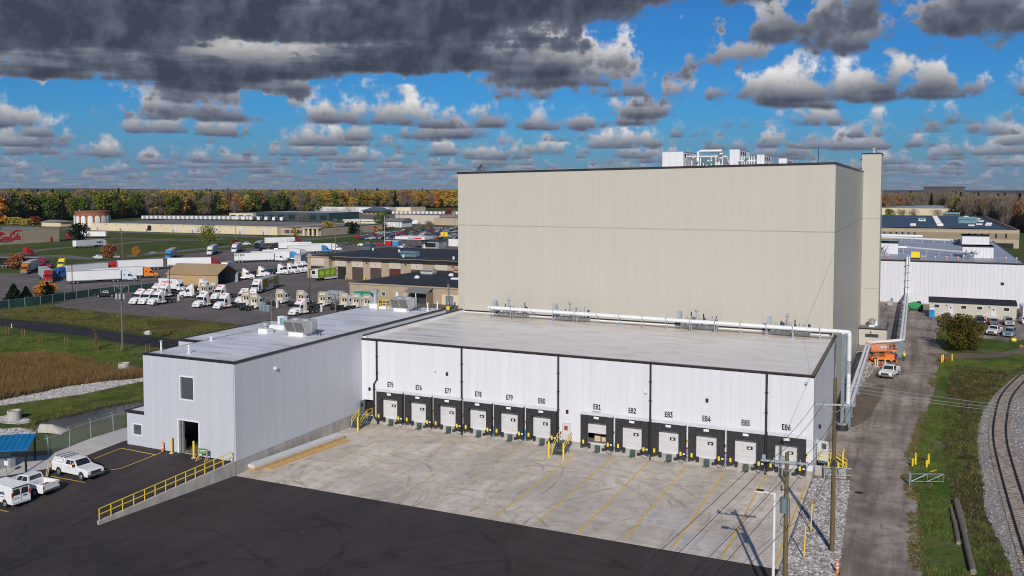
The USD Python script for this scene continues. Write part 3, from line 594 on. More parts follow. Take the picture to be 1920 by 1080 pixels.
# ---------------- shared wall builder ----------------
def panel_wall(parent, axis, at, a0, a1, z0, z1, width, mats, openings=(), out=-1, name='wall_panel', th=0.09, gap=0.007, top=None):
    """a run of upright metal panels; axis 'x' runs along x at y = at. openings are (a0, a1, z0, z1)"""
    n = max(1, round((a1 - a0) / width)); w = (a1 - a0) / n
    holes = unary_union([sbox(*(o[0], o[2], o[1], o[3])) for o in openings]) if openings else Polygon()
    for i in range(n):
        p0, p1 = a0 + i * w + gap / 2, a0 + (i + 1) * w - gap / 2
        zt0, zt1 = (top(p0), top(p1)) if top else (z1, z1)
        pg = Polygon([(p0, z0), (p1, z0), (p1, zt1), (p0, zt0)]).difference(holes)
        if pg.area < .01: continue
        mb = MB()
        lo, hi = sorted((at, at + out * th))
        (mb.side if axis == 'x' else mb.sidex)(pg, lo, hi)
        mb.build(name, mats[i % len(mats)], parent)

# ---------------- dock building ----------------
YD, XR, XL, ZT = 97.73, -9.62, -66.5, 11.15
dock = thing('dock_building', 'long low white loading dock building with twelve black numbered bays', 'building', kind=None)
op = [(c - 1.32, c + 1.32, 1.1, 4.2) for _, c in docks] + [(-38.0, -36.75, 1.05, 3.1), (-66.1, -64.65, 1.05, 3.1)]
Xs = lambda x: x
panel_wall(dock, 'x', YD, XL + .02, XR, 0.95, ZT, 1.068, ['white_panel', 'white_panel_b', 'white_panel'], op)
hol = unary_union([sbox(o[0], o[2], o[1], o[3]) for o in op])
MB().side(sbox(XL, 0.95, XR, ZT).difference(hol), YD, YD + .14).build('wall_liner', 'white_trim', dock)
eop = [(101.6, 102.9, 1.05, 3.3)]
panel_wall(dock, 'y', XR, YD, 126.1, 0.95, ZT, 1.068, ['white_panel', 'white_panel_b', 'white_panel'], eop, out=1)
MB().sidex(sbox(YD + .02, .95, 126.1, ZT).difference(sbox(101.6, 1.05, 102.9, 3.3)), XR - .14, XR).build('wall_liner', 'white_trim', dock)
MB().box(XL, XR + .02, YD - .04, YD + .3, -.2, 0.946).box(XR - .3, XR + .05, YD + .3, 126.1, -.2, 0.946).build('foundation', 'concrete_wall', dock)
MB().box(XL, XR - .2, YD + .15, 126, 0.98, 1.06).build('floor', 'wet_concrete', dock)
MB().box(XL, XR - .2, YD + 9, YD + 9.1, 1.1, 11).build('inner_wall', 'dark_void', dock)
MB().box(XL + .1, XR + .02, YD + .02, 126.16, ZT - .25, ZT).build('roof', 'dock_roof', dock)
MB().box(XL, XR + .14, YD - .13, YD + .22, ZT - .16, ZT + .10).box(XR - .22, XR + .14, YD + .22, 126.1, ZT - .16, ZT + .10).box(XL - .0, XL + .2, YD + .22, 126.1, ZT + .3, ZT + .5).build('coping', 'coping', dock)
MB().box(XL + .01, XL + .6, YD + .22, 126.1, ZT, ZT + .3).build('parapet', 'white_trim', dock)
for x in (-64.0, -51.45, -38.47, -27.19, -14.34):
    m = MB()
    if x < -63: m.bar((x, YD - .22, ZT), (x, YD - .22, 5.9), .2, .16).bar((x, YD - .22, 5.95), (x - .45, YD - .22, 5.3), .2, .16).bar((x - .45, YD - .22, 5.35), (x - .45, YD - .22, .9), .2, .16).bar((x - .45, YD - .22, .95), (x + .15, YD - .3, .45), .2, .16).bar((x + .15, YD - .3, .5), (x + .15, YD - .3, .03), .2, .16)
    else: m.bar((x, YD - .22, ZT), (x, YD - .22, .03), .2, .16)
    dp = m.build('downspout', 'coping', dock)
    k = MB()
    for z in (2.4, 4.6, 6.8, 9.0): k.box(x - .17 - (.45 if x < -63 and z < 5 else 0), x + .17 - (.45 if x < -63 and z < 5 else 0), YD - .32, YD - .10, z, z + .06)
    k.build('strap', 'coping', dp)
FONT = {}
def letters(text, h, mat_, parent, origin, axis='x', bold=True, squeeze=1.0, depth=.012, name='lettering', center=True, heavy=False):
    """flat lettering standing upright on a wall; axis x faces -y, axis -y faces -x, y faces +x"""
    key = (text, bold)
    if key not in FONT: FONT[key] = meshkit.text_mesh(text, 1.0, depth=.01, bold=bold)
    m = FONT[key]
    if heavy:
        c = m.copy(); c.vertices = c.vertices * (1, 1, .8) + (.07, 0, 0); d = m.copy(); d.vertices = d.vertices * (1, 1, .6) + (.035, .03, 0); m = trimesh.util.concatenate([m, c, d])
    v = np.array(m.vertices); v[:, :2] *= h; v[:, 2] *= depth / .01; v[:, 0] *= squeeze
    if center: v[:, 0] -= (v[:, 0].max() + v[:, 0].min()) / 2
    o = np.array(origin, float)
    if axis == 'x': w = np.c_[v[:, 0], -v[:, 2], v[:, 1]]
    elif axis == '-x': w = np.c_[-v[:, 0], v[:, 2], v[:, 1]]
    elif axis == 'y': w = np.c_[v[:, 2], v[:, 0], v[:, 1]]
    else: w = np.c_[-v[:, 2], -v[:, 0], v[:, 1]]
    return MB().add(w + o, m.faces).build(name, mat_, parent)
for i, (num, c) in enumerate(docks):
    letters(num, 0.60, 'ink', dock, (c - .1, YD - .095, 5.12), squeeze=.60, name='dock_number', heavy=True, depth=.02)
    sh = MB()
    d = .62; zo, zi = 4.5, 3.66
    sh.side(Polygon([(c - 1.96, .62), (c - 1.22, .62 + .2), (c - 1.22, zo), (c - 1.96, zo)]), YD - d, YD - .1)
    sh.side(Polygon([(c + 1.22, .62 + .2), (c + 1.96, .62), (c + 1.96, zo), (c + 1.22, zo)]), YD - d, YD - .1)
    sh.box(c - 1.219, c + 1.219, YD - d, YD - .1, zi, zo)
    s = sh.build('dock_shelter', 'black_rubber', dock)
    MB().add([(c - 1.98, YD - d - .02, zo), (c + 1.98, YD - d - .02, zo), (c + 1.98, YD - .09, zo + .26), (c - 1.98, YD - .09, zo + .26), (c - 1.98, YD - .09, zo), (c + 1.98, YD - .09, zo)], np.array([(0, 1, 2), (0, 2, 3), (0, 3, 4), (1, 5, 2)])).build('head_cover', 'grey_cover', s)
    MB().box(c - .3, c + .3, YD - d - .03, YD - d - .005, 4.12, 4.38).build('placard', 'white_trim', s)
    k = MB()
    for z in np.arange(1.6, 4.3, .45):
        k.box(c + 1.55, c + 1.72, YD - d - .03, YD - d - .004, z, z + .1).box(c - 1.72, c - 1.55, YD - d - .03, YD - d - .004, z, z + .1)
    k.build('pleat', 'dark_steel', s, kind='stuff')
    for sx in (-1.6, 1.42): MB().box(c + sx - .11, c + sx + .11, YD - d - .04, YD - d - .005, 1.05, 1.5).build('guide_marker', 'yellow_post', s)
    MB().box(c + 1.68, c + 1.92, YD - d - .04, YD - d - .005, 1.2, 1.36).build('tag', 'white_trim', s)
    up_ = 1.15 if num == 'E81' else 0
    dd = MB()
    for kk in range(5):
        z0 = 1.1 + up_ + kk * .61; z1 = min(z0 + .60, 4.19)
        if z1 > z0: dd.box(c - 1.30, c + 1.30, YD - .02, YD + .05, z0, z1)
    dp = dd.build('dock_door', 'door_white', dock)
    MB().box(c - 1.32, c - 1.2, YD - .095, YD - .022, 1.1, 3.7).box(c + 1.2, c + 1.32, YD - .095, YD - .022, 1.1, 3.7).build('door_track', 'steel', dp)
    wx = c + .36
    if num != 'E81':
        MB().box(wx - .31, wx + .31, YD - .05, YD - .022, 2.50, 2.84).build('window', 'ink', dp)
        MB().add([(wx - .16, YD - .054, 2.58), (wx + .08, YD - .054, 2.56), (wx + .12, YD - .054, 2.72), (wx - .1, YD - .054, 2.76)], [(0, 1, 2, 3)]).build('window_pane', 'lamp_white', dp)  # brightness in the dark window, painted on as a slanted white quad
    for sx in (-1.05, 1.05): MB().box(c + sx - .16, c + sx + .16, YD - .3, YD - .045, .5, 1.05).build('bumper', 'black_rubber', dock)
    MB().box(c - .28, c + .28, YD - .36, YD - .045, .14, .86).box(c - .2, c + .2, YD - .48, YD - .37, .3, .6).bar((c - .2, YD - .45, .3), (c - .42, YD - .62, .06), .07).bar((c + .1, YD - .45, .3), (c - .05, YD - .65, .06), .07).build('vehicle_restraint', 'green_box', dock)
    MB().box(c + .55, c + .85, YD - .22, YD - .045, .32, .6).build('control_box', 'black_rubber', dock)
    MB().tube([(c + .86, YD - .12, .45), (c + 1.2, YD - .16, .16), (c + 1.6, YD - .2, .12), (c + 2.0, YD - .1, .5), (c + 2.05, YD - .15, 1.4)], .022, 5).build('cable', 'black_rubber', dock)
    if i not in (0,):
        MB().box(c + 1.99, c + 2.10, YD - .2, YD - .1, 2.45, 2.85).build('signal_light', 'yellow_post', dock)
        MB().box(c + 2.0, c + 2.09, YD - .215, YD - .203, 2.6, 2.76).build('signal_lens', 'ink', dock)
    if num >= 'E82' or num in ('E78', 'E79', 'E80'):
        MB().box(c + 1.98, c + 2.12, YD - .2, YD - .1, 1.1, 1.65).tube([(c + 2.05, YD - .2, 1.1), (c + 1.95, YD - .3, .6), (c + 2.1, YD - .3, .25)], .03, 5).build('electric_reel', 'plastic_blue' if num in ('E78', 'E79', 'E80') else 'galvanized', dock)
        if num >= 'E82': MB().box(c + 1.99, c + 2.13, YD - .21, YD - .1, 1.75, 1.95).build('fire_tag', 'red_paint', dock)
MB().box(-34.2, -33.15, YD - .14, YD - .095, 4.66, 4.92).build('louver', 'galvanized', dock)
for x, z in ((-65.19, 4.58), (-53.57, 7.6), (-37.33, 4.49), (-20.76, 7.51)): MB().box(x - .14, x + .14, YD - .26, YD - .1, z - .2, z + .2).build('wall_light', 'ink', dock)
for x, z in ((-55.25, 7.95), (-27.72, 7.81)): MB().box(x - .16, x + .16, YD - .4, YD - .1, z - .15, z + .17).build('wall_lamp', 'white_trim', dock)
m = MB().tm(trimesh.creation.icosphere(1, .14)); m.v[-1] = m.v[-1] + (-10.25, YD - .38, 10.4); m.bar((-10.25, YD - .1, 10.55), (-10.25, YD - .4, 10.55), .07); m.build('camera_dome', 'galvanized', dock)
# personnel doors
dr = MB().box(-37.95, -36.8, YD - .05, YD + .02, 1.08, 3.05).build('door', 'door_white', dock)
MB().box(-37.75, -37.3, YD - .075, YD - .055, 2.2, 2.72).build('window', 'red_paint', dr); MB().box(-37.68, -37.37, YD - .09, YD - .078, 2.28, 2.64).build('window_pane', 'window_glass', dr)
MB().box(-38.05, -36.7, YD - .13, YD - .095, 3.1, 3.18).box(-38.05, -37.97, YD - .13, YD - .095, 1.08, 3.1).box(-36.78, -36.7, YD - .13, YD - .095, 1.08, 3.1).build('frame', 'white_trim', dr)
MB().box(-38.25, -38.1, YD - .15, YD - .1, 1.7, 2.05).build('fire_tag', 'red_paint', dock)
dr = MB().box(-66.1, -66.02, YD - 1.25, YD - .03, 1.08, 3.08).build('open_door', 'steel', dock)
MB().box(-66.01, -65.995, YD - .95, YD - .55, 2.3, 2.7).build('window', 'ink', dr)
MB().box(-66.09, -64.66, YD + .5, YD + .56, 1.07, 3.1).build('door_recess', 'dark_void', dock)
# east door, ajar
dr = MB().cbox((XR + .75, 101.62, 2.2), (1.25, .06, 2.2), rz=-.25).build('open_door', 'door_white', dock)
MB().cbox((XR + .85, 101.56, 2.75), (.5, .03, .6), rz=-.25).build('window', 'window_glass', dr)
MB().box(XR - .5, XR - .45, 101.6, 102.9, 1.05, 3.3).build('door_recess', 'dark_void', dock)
MB().box(XR + .1, XR + .35, 103.3, 103.6, 4.2, 4.6).build('wall_light', 'ink', dock)
carton = thing('carton_stack', 'brown cartons standing in for unclear figures inside the half open dock bay E81', 'cartons', (-33.9, 98.9, 1.06))  # boxes stand in for orange figures that seem to crouch under the door
for x, y, z, s_ in ((0, 0, .0, .7), (.75, .2, 0, .6), (.2, .1, .7, .55)): MB().cbox((x, y, z + s_ / 2), (s_, s_ * .8, s_), rz=.2 * x).build('carton', 'plywood' if z == 0 else 'orange_lift', carton)

# ---------------- high-bay cold store ----------------
YH, HX0, HX1, HY1 = 126.17, -67.1, -10.12, 215.0
hb = thing('high_bay_warehouse', 'huge cream high bay warehouse towering behind the dock roof', 'building')
topf = lambda x: 33.42 + (x - HX0) / (HX1 - HX0) * .92
cm = ['cream_panel', 'cream_panel_b', 'cream_panel', 'cream_panel']
panel_wall(hb, 'x', YH, HX0, HX1, 0.3, 25.06, 1.14, cm, gap=.004)
panel_wall(hb, 'x', YH, HX0, HX1, 25.17, 33.4, 1.14, cm, gap=.004, top=topf)
panel_wall(hb, 'y', HX1, YH, HY1, 0.3, 25.06, 1.14, cm, out=1, gap=.004)
panel_wall(hb, 'y', HX1, YH, HY1, 25.17, 34.34, 1.14, cm, out=1, gap=.004)
MB().side(Polygon([(HX0, 0), (HX1, 0), (HX1, 34.2), (HX0, 33.3)]), YH, HY1).build('core', 'cream_panel', hb)
cz = lambda x: topf(x)
MB().add([(x, y, cz(x) + dz) for x in (HX0 - .15, HX1 + .15) for y, dz in ((YH - .16, -.14), (YH + .3, -.14), (YH + .3, .16), (YH - .16, .16))], [(0, 3, 2, 1), (4, 5, 6, 7), (0, 1, 5, 4), (1, 2, 6, 5), (2, 3, 7, 6), (3, 0, 4, 7)]).box(HX1 - .2, HX1 + .17, YH + .3, HY1, 34.2, 34.5).build('coping', 'coping', hb)
MB().box(HX0, HX1 + .12, YH - .12, YH - .092, 25.065, 25.165).box(HX1 + .092, HX1 + .12, YH - .09, HY1, 25.065, 25.165).build('joint_trim', 'joint_line', hb)
MB().box(HX0, HX1, YH - .14, YH - .093, ZT + .02, ZT + .35).build('base_flashing', 'coping', hb)
MB().box(HX0 + .3, HX1 - .3, YH - .4, YH - .145, ZT + .004, ZT + .14).build('cant_strip', 'white_trim', hb)
# stair and lift tower
tx0, tx1, ty0, ty1 = -10.3, -6.7, 191.76, 199.8
panel_wall(hb, 'x', ty0, tx0 + .31, tx1, 3.4, 10.85, 1.13, cm, gap=.004, name='tower_panel'); panel_wall(hb, 'x', ty0, tx0 + .31, tx1, 10.93, 24.85, 1.13, cm, gap=.004, name='tower_panel'); panel_wall(hb, 'x', ty0, tx0, tx1, 34.6, 37.8, 1.2, cm, gap=.004, name='tower_panel'); panel_wall(hb, 'x', ty0, tx0 + .31, tx1, 24.93, 34.59, 1.13, cm, gap=.004, name='tower_panel')
MB().box(tx0, tx1, ty0, ty1, 0, 37.8).build('stair_tower', 'cream_panel', hb)
MB().box(tx0 - .1, tx1 + .1, ty0 - .15, ty1 + .1, 37.8, 38.05).build('tower_coping', 'coping', hb)
MB().cyl((-8.3, 194, 38), (-8.3, 194, 38.9), .35, 10).cyl((-8.3, 194, 38.9), (-8.3, 194, 39.05), .5, 10).build('tower_vent', 'galvanized', hb)
MB().box(tx0 - .35, tx0, ty0 + .3, ty0 + .6, 36.6, 36.9).box(tx0 - .35, tx0, ty0 + .3, ty0 + .6, 34.9, 35.1).build('bracket', 'dark_steel', hb)
# low annex at the foot of the tower
ax = thing('cream_annex', 'small cream flat roofed annex at the foot of the tall tower', 'annex')
panel_wall(ax, 'x', 187.0, -9.95, -4.95, 0.1, 3.35, 1.0, cm, gap=.004)
MB().box(-9.98, -4.97, 187.0, 197.5, 0, 3.3).build('wall', 'cream_panel', ax)
MB().box(-10, -4.8, 186.85, 187.15, 3.28, 3.52).box(-5.1, -4.8, 187.15, 197.5, 3.28, 3.52).build('coping', 'coping', ax)
MB().box(-9.98, -5.1, 187.16, 191.6, 3.3, 3.42).box(-6.5, -5.1, 191.6, 197.5, 3.3, 3.42).build('roof', 'grey_roof', ax)
MB().box(-8.8, -6.4, 186.85, 186.9, 1.75, 2.4).build('louver', 'dark_steel', ax)
MB().box(-7.9, -7.7, 186.75, 186.9, 2.6, 2.85).build('wall_light', 'ink', ax)
m = MB().box(-8.3, -7.2, 189.4, 190.5, 3.42, 3.75); m.build('fan_curb', 'white_trim', ax)
MB().cyl((-7.75, 190, 3.75), (-7.75, 190, 4.15), .45, 12).cyl((-7.75, 190, 4.15), (-7.75, 190, 4.85), .62, 12).cyl((-7.75, 190, 4.85), (-7.75, 190, 5.05), .7, 12, .4).build('exhaust_fan', 'steel', ax)
MB().box(-8.2, -6.9, 191.5, 191.66, 3.42, 4.3).build('tower_threshold', 'white_trim', ax)

# ---------------- left (office and battery) building ----------------
YL, LX0, LX1, LY1, LZ = 73.61, -79.65, -66.5, 120.7, 12.25
lb = thing('white_side_building', 'tall white panelled building with a dark doorway left of the docks', 'building')
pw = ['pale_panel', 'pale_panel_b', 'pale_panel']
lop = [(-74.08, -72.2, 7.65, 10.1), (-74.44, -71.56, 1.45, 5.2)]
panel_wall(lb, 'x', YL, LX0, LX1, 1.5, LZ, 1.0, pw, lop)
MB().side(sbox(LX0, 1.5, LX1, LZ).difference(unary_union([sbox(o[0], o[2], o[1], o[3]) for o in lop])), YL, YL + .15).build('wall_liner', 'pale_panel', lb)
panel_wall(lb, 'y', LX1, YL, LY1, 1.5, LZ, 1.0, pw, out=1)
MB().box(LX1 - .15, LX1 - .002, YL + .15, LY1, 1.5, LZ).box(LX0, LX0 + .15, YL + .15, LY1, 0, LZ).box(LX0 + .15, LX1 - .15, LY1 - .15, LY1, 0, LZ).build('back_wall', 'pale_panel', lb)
MB().box(LX0, LX1 + .12, YL + .2, LY1, -.2, 1.46).box(LX0, LX1 + .12, YL - .02, YL + .2, -.2, 1.38).build('foundation', 'concrete_wall', lb)
MB().box(LX0 + .2, LX1 - .2, YL + .25, YL + 24, 1.461, 1.48).build('floor', 'wet_concrete', lb)
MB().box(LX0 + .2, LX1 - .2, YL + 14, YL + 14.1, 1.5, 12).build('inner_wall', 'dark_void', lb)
MB().box(LX0, LX1, YL + .01, LY1, LZ - .22, LZ).build('roof', 'left_roof', lb)
MB().box(LX0 - .1, LX1 + .16, YL - .15, YL + .2, LZ - .12, LZ + .12).box(LX1 - .18, LX1 + .16, YL + .2, LY1, LZ - .12, LZ + .12).build('coping', 'coping', lb)
w = MB().box(-74.02, -72.26, YL + .02, YL + .05, 7.71, 10.04).build('window', 'window_glass', lb)
MB().box(-74.2, -72.08, YL - .12, YL - .092, 10.1, 10.26).box(-74.2, -72.08, YL - .12, YL - .092, 7.5, 7.65).box(-74.2, -74.08, YL - .12, YL - .092, 7.65, 10.1).box(-72.2, -72.08, YL - .12, YL - .092, 7.65, 10.1).build('frame', 'white_trim', w)
o = MB().box(-74.6, -74.44, YL - .12, YL - .092, 1.45, 5.35).box(-71.56, -71.42, YL - .12, YL - .092, 1.45, 5.35).box(-74.44, -71.56, YL - .12, YL - .092, 5.2, 5.35).build('door_frame', 'white_trim', lb)
MB().box(-74.4, -74.32, YL + .02, YL + .3, 1.48, 5.2).box(-74.1, -73.95, YL + .05, YL + .3, 1.48, 5.2).build('door_track', 'steel', lb)
MB().box(LX1 + .1, LX1 + .4, 80.0, 80.3, 10.35, 10.65).build('wall_lamp', 'white_trim', lb)
# lower roofed wing on the west
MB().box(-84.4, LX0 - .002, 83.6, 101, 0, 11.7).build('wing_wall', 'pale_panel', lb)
MB().box(-84.4, LX0 - .002, 83.6, 101, 11.7, 11.95).build('wing_roof', 'left_roof', lb)
MB().box(-84.55, LX0 - .01, 83.4, 83.75, 11.85, 12.08).box(-84.55, -84.25, 83.75, 101.1, 11.85, 12.05).build('wing_coping', 'coping', lb)
for y in (84, 87.4, 90.7, 93.4, 96.2, 98.5): MB().box(LX0 - .35, LX0 - .003, y - .25, y + .25, 11.97, 12.2).build('scupper', 'ink', lb)
# low entrance annex
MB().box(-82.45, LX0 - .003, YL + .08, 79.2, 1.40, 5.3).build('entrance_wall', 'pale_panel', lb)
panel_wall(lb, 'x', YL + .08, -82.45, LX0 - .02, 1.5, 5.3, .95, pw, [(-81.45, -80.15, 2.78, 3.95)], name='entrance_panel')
MB().box(-82.6, LX0 - .004, YL - .12, YL + .2, 5.22, 5.5).box(-82.6, -82.3, YL + .2, 79.2, 5.22, 5.5).build('entrance_coping', 'coping', lb)
MB().box(-82.3, LX0 - .005, YL + .2, 79.2, 5.3, 5.4).build('entrance_roof', 'left_roof', lb)
w = MB().box(-81.42, -80.18, YL + .06, YL + .078, 2.8, 3.93).build('window', 'window_glass', lb)
MB().box(-81.55, -80.05, YL - .04, YL - .013, 3.93, 4.06).box(-81.55, -80.05, YL - .04, YL - .013, 2.66, 2.8).box(-81.55, -81.42, YL - .04, YL - .013, 2.8, 3.93).box(-80.18, -80.05, YL - .04, YL - .013, 2.8, 3.93).build('frame', 'white_trim', w)
# rooftop plant
def rtu(label, x, y, s=1.0):
    t = thing('rooftop_condenser', label, 'condenser', (x, y, LZ), 0)
    MB().box(-1.25, 1.05, -.9, 1.0, 0, .5).build('curb', 'white_trim', t)
    MB().sidex(Polygon([(-.95, .5), (1.3, .5), (1.3, 2.0), (-1.75, 2.0)]), -1.5, 1.6).build('casing', 'rooftop_metal', t)
    for x0, x1 in ((-1.42, -.02), (.1, 1.5)):
        p = lambda u, v: (u, -.95 - .8 * v - .03 * (1), .5 + 1.5 * v)
        f = MB().add([p(x0, .06), p(x1, .06), p(x1, .94), p(x0, .94)], [(0, 1, 2, 3)]).build('coil_face', 'coil', t)
        g = MB()
        for k in range(9): z = .1 + .8 * k / 8; g.bar(p(x0, z), p(x1, z), .02)
        g.build('louvre', 'dark_steel', f)
    for x0 in (-.72, .8): MB().cyl((x0, 0, 2.0), (x0, 0, 2.18), .55, 14).build('fan_ring', 'galvanized', t)
    MB().box(1.61, 1.7, .1, .9, .8, 1.8).build('panel', 'galvanized', t)
    MB().bar((1.9, .9, 0), (1.9, .9, .8), .08).bar((2.4, .9, 0), (2.4, .9, .6), .08).bar((1.5, .9, .55), (2.6, .9, .55), .12).build('pipe_stand', 'dark_steel', t)
rtu('grey slant faced condenser nearest the front of the white side building roof', -71.3, 91.2)
rtu('grey slant faced condenser at the far end of the white side building roof', -71.2, 116.0)
t = thing('roof_fan', 'round metal exhaust fan on a white curb on the side building roof', 'roof fan', (-76.6, 90.8, LZ))
MB().box(-.75, .75, -.6, .6, 0, .6).build('curb', 'white_trim', t); MB().cyl((0, 0, .6), (0, 0, 1.0), .42, 14).cyl((0, 0, 1.0), (0, 0, 1.35), .62, 14).cyl((0, 0, 1.35), (0, 0, 1.5), .62, 14, .3).build('hood', 'steel', t)
t = thing('roof_fan', 'tall metal exhaust stack on a white curb near the back roof edge', 'roof fan', (-77.2, 117.3, LZ))
MB().box(-.7, .7, -.6, .6, 0, .7).build('curb', 'white_trim', t); MB().cyl((0, 0, .7), (0, 0, 1.7), .4, 12).cyl((0, 0, 1.7), (0, 0, 2.3), .3, 12).box(-.45, .45, -.3, .3, 2.3, 2.9).build('stack', 'galvanized', t)
t = thing('roof_hatch', 'yellow railed roof hatch beside the exhaust stack', 'hatch', (-75.6, 117.4, LZ))
MB().box(-.6, .6, -.5, .5, 0, .35).build('hatch', 'white_trim', t)
g = MB()
for x, y in ((-.7, -.6), (.7, -.6), (-.7, .6), (.7, .6)): g.bar((x, y, 0), (x, y, 1.2), .07)
for z in (.65, 1.2): g.bar((-.7, -.6, z), (-.7, .6, z), .07).bar((.7, -.6, z), (.7, .6, z), .07).bar((-.7, .6, z), (.7, .6, z), .07)
g.build('railing', 'yellow_post', t)
t = thing('rooftop_unit', 'small white roof unit with a blue door standing on a low plinth', 'roof unit', (-77.3, 95.0, LZ))
MB().box(-.5, .55, -.35, .35, 0, 1.6).build('cabinet', 'white_trim', t); MB().box(-.15, .5, -.375, -.352, .15, 1.45).build('door', 'blue_steel', t); MB().box(-1.5, 1.2, -1.2, -.5, 0, .55).build('plinth', 'white_trim', t)
for nm, x, y, h, lab in (('vent_pipe', -75.1, 75.9, .8, 'short white vent pipe near the front edge of the side building roof'), ('vent_pipe', -79.0, 75.6, 1.1, 'galvanized capped vent pipe at the front left corner of the side roof'), ('vent_pipe', -79.0, 83.6, .35, 'stubby white vent pipe beside the lower wing roof'),
                         ('vent_pipe', -67.9, 117.6, 1.1, 'slim white vent pipe beside the far roof corner, nearer one'), ('vent_pipe', -67.2, 119.4, 1.3, 'slim grey vent pipe at the very back corner of the side roof'), ('vent_pipe', -70.5, 118.6, .7, 'tiny white vent pipe right of the far condenser')):
    t = thing(nm, lab, 'vent pipe', (x, y, LZ)); MB().cyl((0, 0, 0), (0, 0, h), .1, 8).build('pipe', 'white_trim', t); MB().cyl((0, 0, h), (0, 0, h + .15), .17, 8).cyl((0, 0, 0), (0, 0, .08), .25, 8).build('cap', 'galvanized' if 'galv' in lab or 'grey' in lab else 'white_trim', t)

# ---------------- vehicle builders (x forward, origin on the ground) ----------------
def wheel(t, x, y, r, w=.24, n=14, name='wheel', rim='rim'):
    s = 1 if y > 0 else -1
    q = MB().cyl((x, y - w / 2, r), (x, y + w / 2, r), r, n).build(name, 'tyre', t)
    MB().cyl((x, y + s * (w / 2 - .03), r), (x, y + s * (w / 2 + .012), r), r * .62, n, r * .5).build('rim', rim, q)
def face(c, u0, u1, v0, v1, off=.012):
    """a pane inset on a four cornered face; c = corners going round (00, 10, 11, 01)"""
    c = np.array(c, float); n = np.cross(c[1] - c[0], c[3] - c[0]); n /= np.linalg.norm(n)
    f = lambda u, v: c[0] * (1 - u) * (1 - v) + c[1] * u * (1 - v) + c[2] * u * v + c[3] * (1 - u) * v + n * off
    return [f(u0, v0), f(u1, v0), f(u1, v1), f(u0, v1)]
def quadm(q): return MB().add(q, [(0, 1, 2, 3)])
def car(t, paint, L=4.7, W=1.84, belt=.95, roof=1.47, gx=(-1.95, 1.05), tx=(-1.25, .35), hood=.86, clear=.24, r=.33, ax=(-1.35, 1.42), bed=None, cap=False, driver=False, far=False, rack=False, load=False):
    h = L / 2; nw = 8 if far else 14
    tail = belt if bed is None else bed[1]
    arch = unary_union([Point(a, r).buffer(r * 1.18, quad_segs=4 if not far else 2) for a in ax])
    x_cab = gx[0] - .05
    side = Polygon([(-h + .05, clear), (-h, clear + .2), (-h, tail - .12), (-h + .07, tail)] + ([(x_cab, tail), (x_cab + .02, belt)] if bed else []) + [(gx[1] + .05, belt), (gx[1] + .35, hood + .06), (h - .35, hood), (h - .04, hood - .16), (h, clear + .2), (h - .06, clear)])
    body = side.difference(arch)
    if bed:
        front = body.intersection(sbox(x_cab, 0, h + 1, 3)); rear = body.intersection(sbox(-h - 1, 0, x_cab, 3))
    else: front = body
    ring = lambda g: list(max(getattr(g, 'geoms', [g]), key=lambda q: q.area).exterior.coords)[:-1]
    bd = MB().loft(slab_body(ring(front), W, .08)).build('body', paint, t, smooth=25)
    if bed:
        if cap:
            MB().loft(slab_body(ring(rear), W, .05)).build('bed', paint, t)
            c0 = [(-h + .04, -W / 2 + .06, tail), (x_cab + .06, -W / 2 + .06, tail), (x_cab + .06, W / 2 - .06, tail), (-h + .04, W / 2 - .06, tail)]; c1 = [(-h + .32, -W / 2 + .22, roof - .04), (x_cab + .06, -W / 2 + .22, roof), (x_cab + .06, W / 2 - .22, roof), (-h + .32, W / 2 - .22, roof - .04)]
            cp = MB().loft([c0, c1]).build('bed_cap', paint, t)
            for s in ((0, 1), (2, 3)):
                cc = [c0[s[0]], c0[s[1]], c1[s[1]], c1[s[0]]]; quadm(face(cc, .14, .86, .22, .8, .014)).build('cap_window', 'black_plastic', cp); quadm(face(cc, .17, .83, .28, .74, .02)).build('cap_pane', paint, cp)
            quadm(face([c0[3], c0[0], c1[0], c1[3]], .12, .88, .2, .85, .014)).build('cap_rear_window', 'car_glass', cp)
        else:
            g = MB()
            for s in (-1, 1):
                q = ring(rear); y = s * (W / 2 - .07); g.loft([sec(q, y - .06), sec(q, y + .06)])
            g.build('bed', paint, t)
            MB().box(-h + .005, -h + .1, -W / 2 + .13, W / 2 - .13, clear + .3, tail - .01).build('tailgate', paint, t)
            MB().box(-h + .1, x_cab, -W / 2 + .13, W / 2 - .13, .62, .68).build('bed_floor', 'black_plastic', t)
    c0 = [(gx[0], -W / 2 + .06, belt - .01), (gx[1], -W / 2 + .1, belt - .01), (gx[1], W / 2 - .1, belt - .01), (gx[0], W / 2 - .06, belt - .01)]
    c1 = [(tx[0], -W / 2 + .24, roof - .04), (tx[1], -W / 2 + .26, roof - .04), (tx[1], W / 2 - .26, roof - .04), (tx[0], W / 2 - .24, roof - .04)]
    c2 = [(tx[0] + .1, -W / 2 + .34, roof), (tx[1] - .12, -W / 2 + .36, roof), (tx[1] - .12, W / 2 - .36, roof), (tx[0] + .1, W / 2 - .34, roof)]
    MB().loft([c0, c1, c2]).build('cabin', paint, t)
    R_, F_, B_, Lf = [c0[0], c0[1], c1[1], c1[0]], [c0[1], c0[2], c1[2], c1[1]], [c0[3], c0[0], c1[0], c1[3]], [c0[2], c0[3], c1[3], c1[2]]
    quadm(face(F_, .06, .94, .08, .95)).build('windshield', 'car_glass', t); quadm(face(B_, .1, .9, .22, .9)).build('rear_window', 'car_glass', t)
    for c, fl in ((R_, 0), (Lf, 1)):
        sp = (.07, .48, .52, .92) if not fl else (.08, .48, .52, .93)
        for a, b_ in ((sp[0], sp[1]), (sp[2], sp[3])): quadm(face(c, a, b_, .18, .9)).build('side_window', 'car_glass', t)
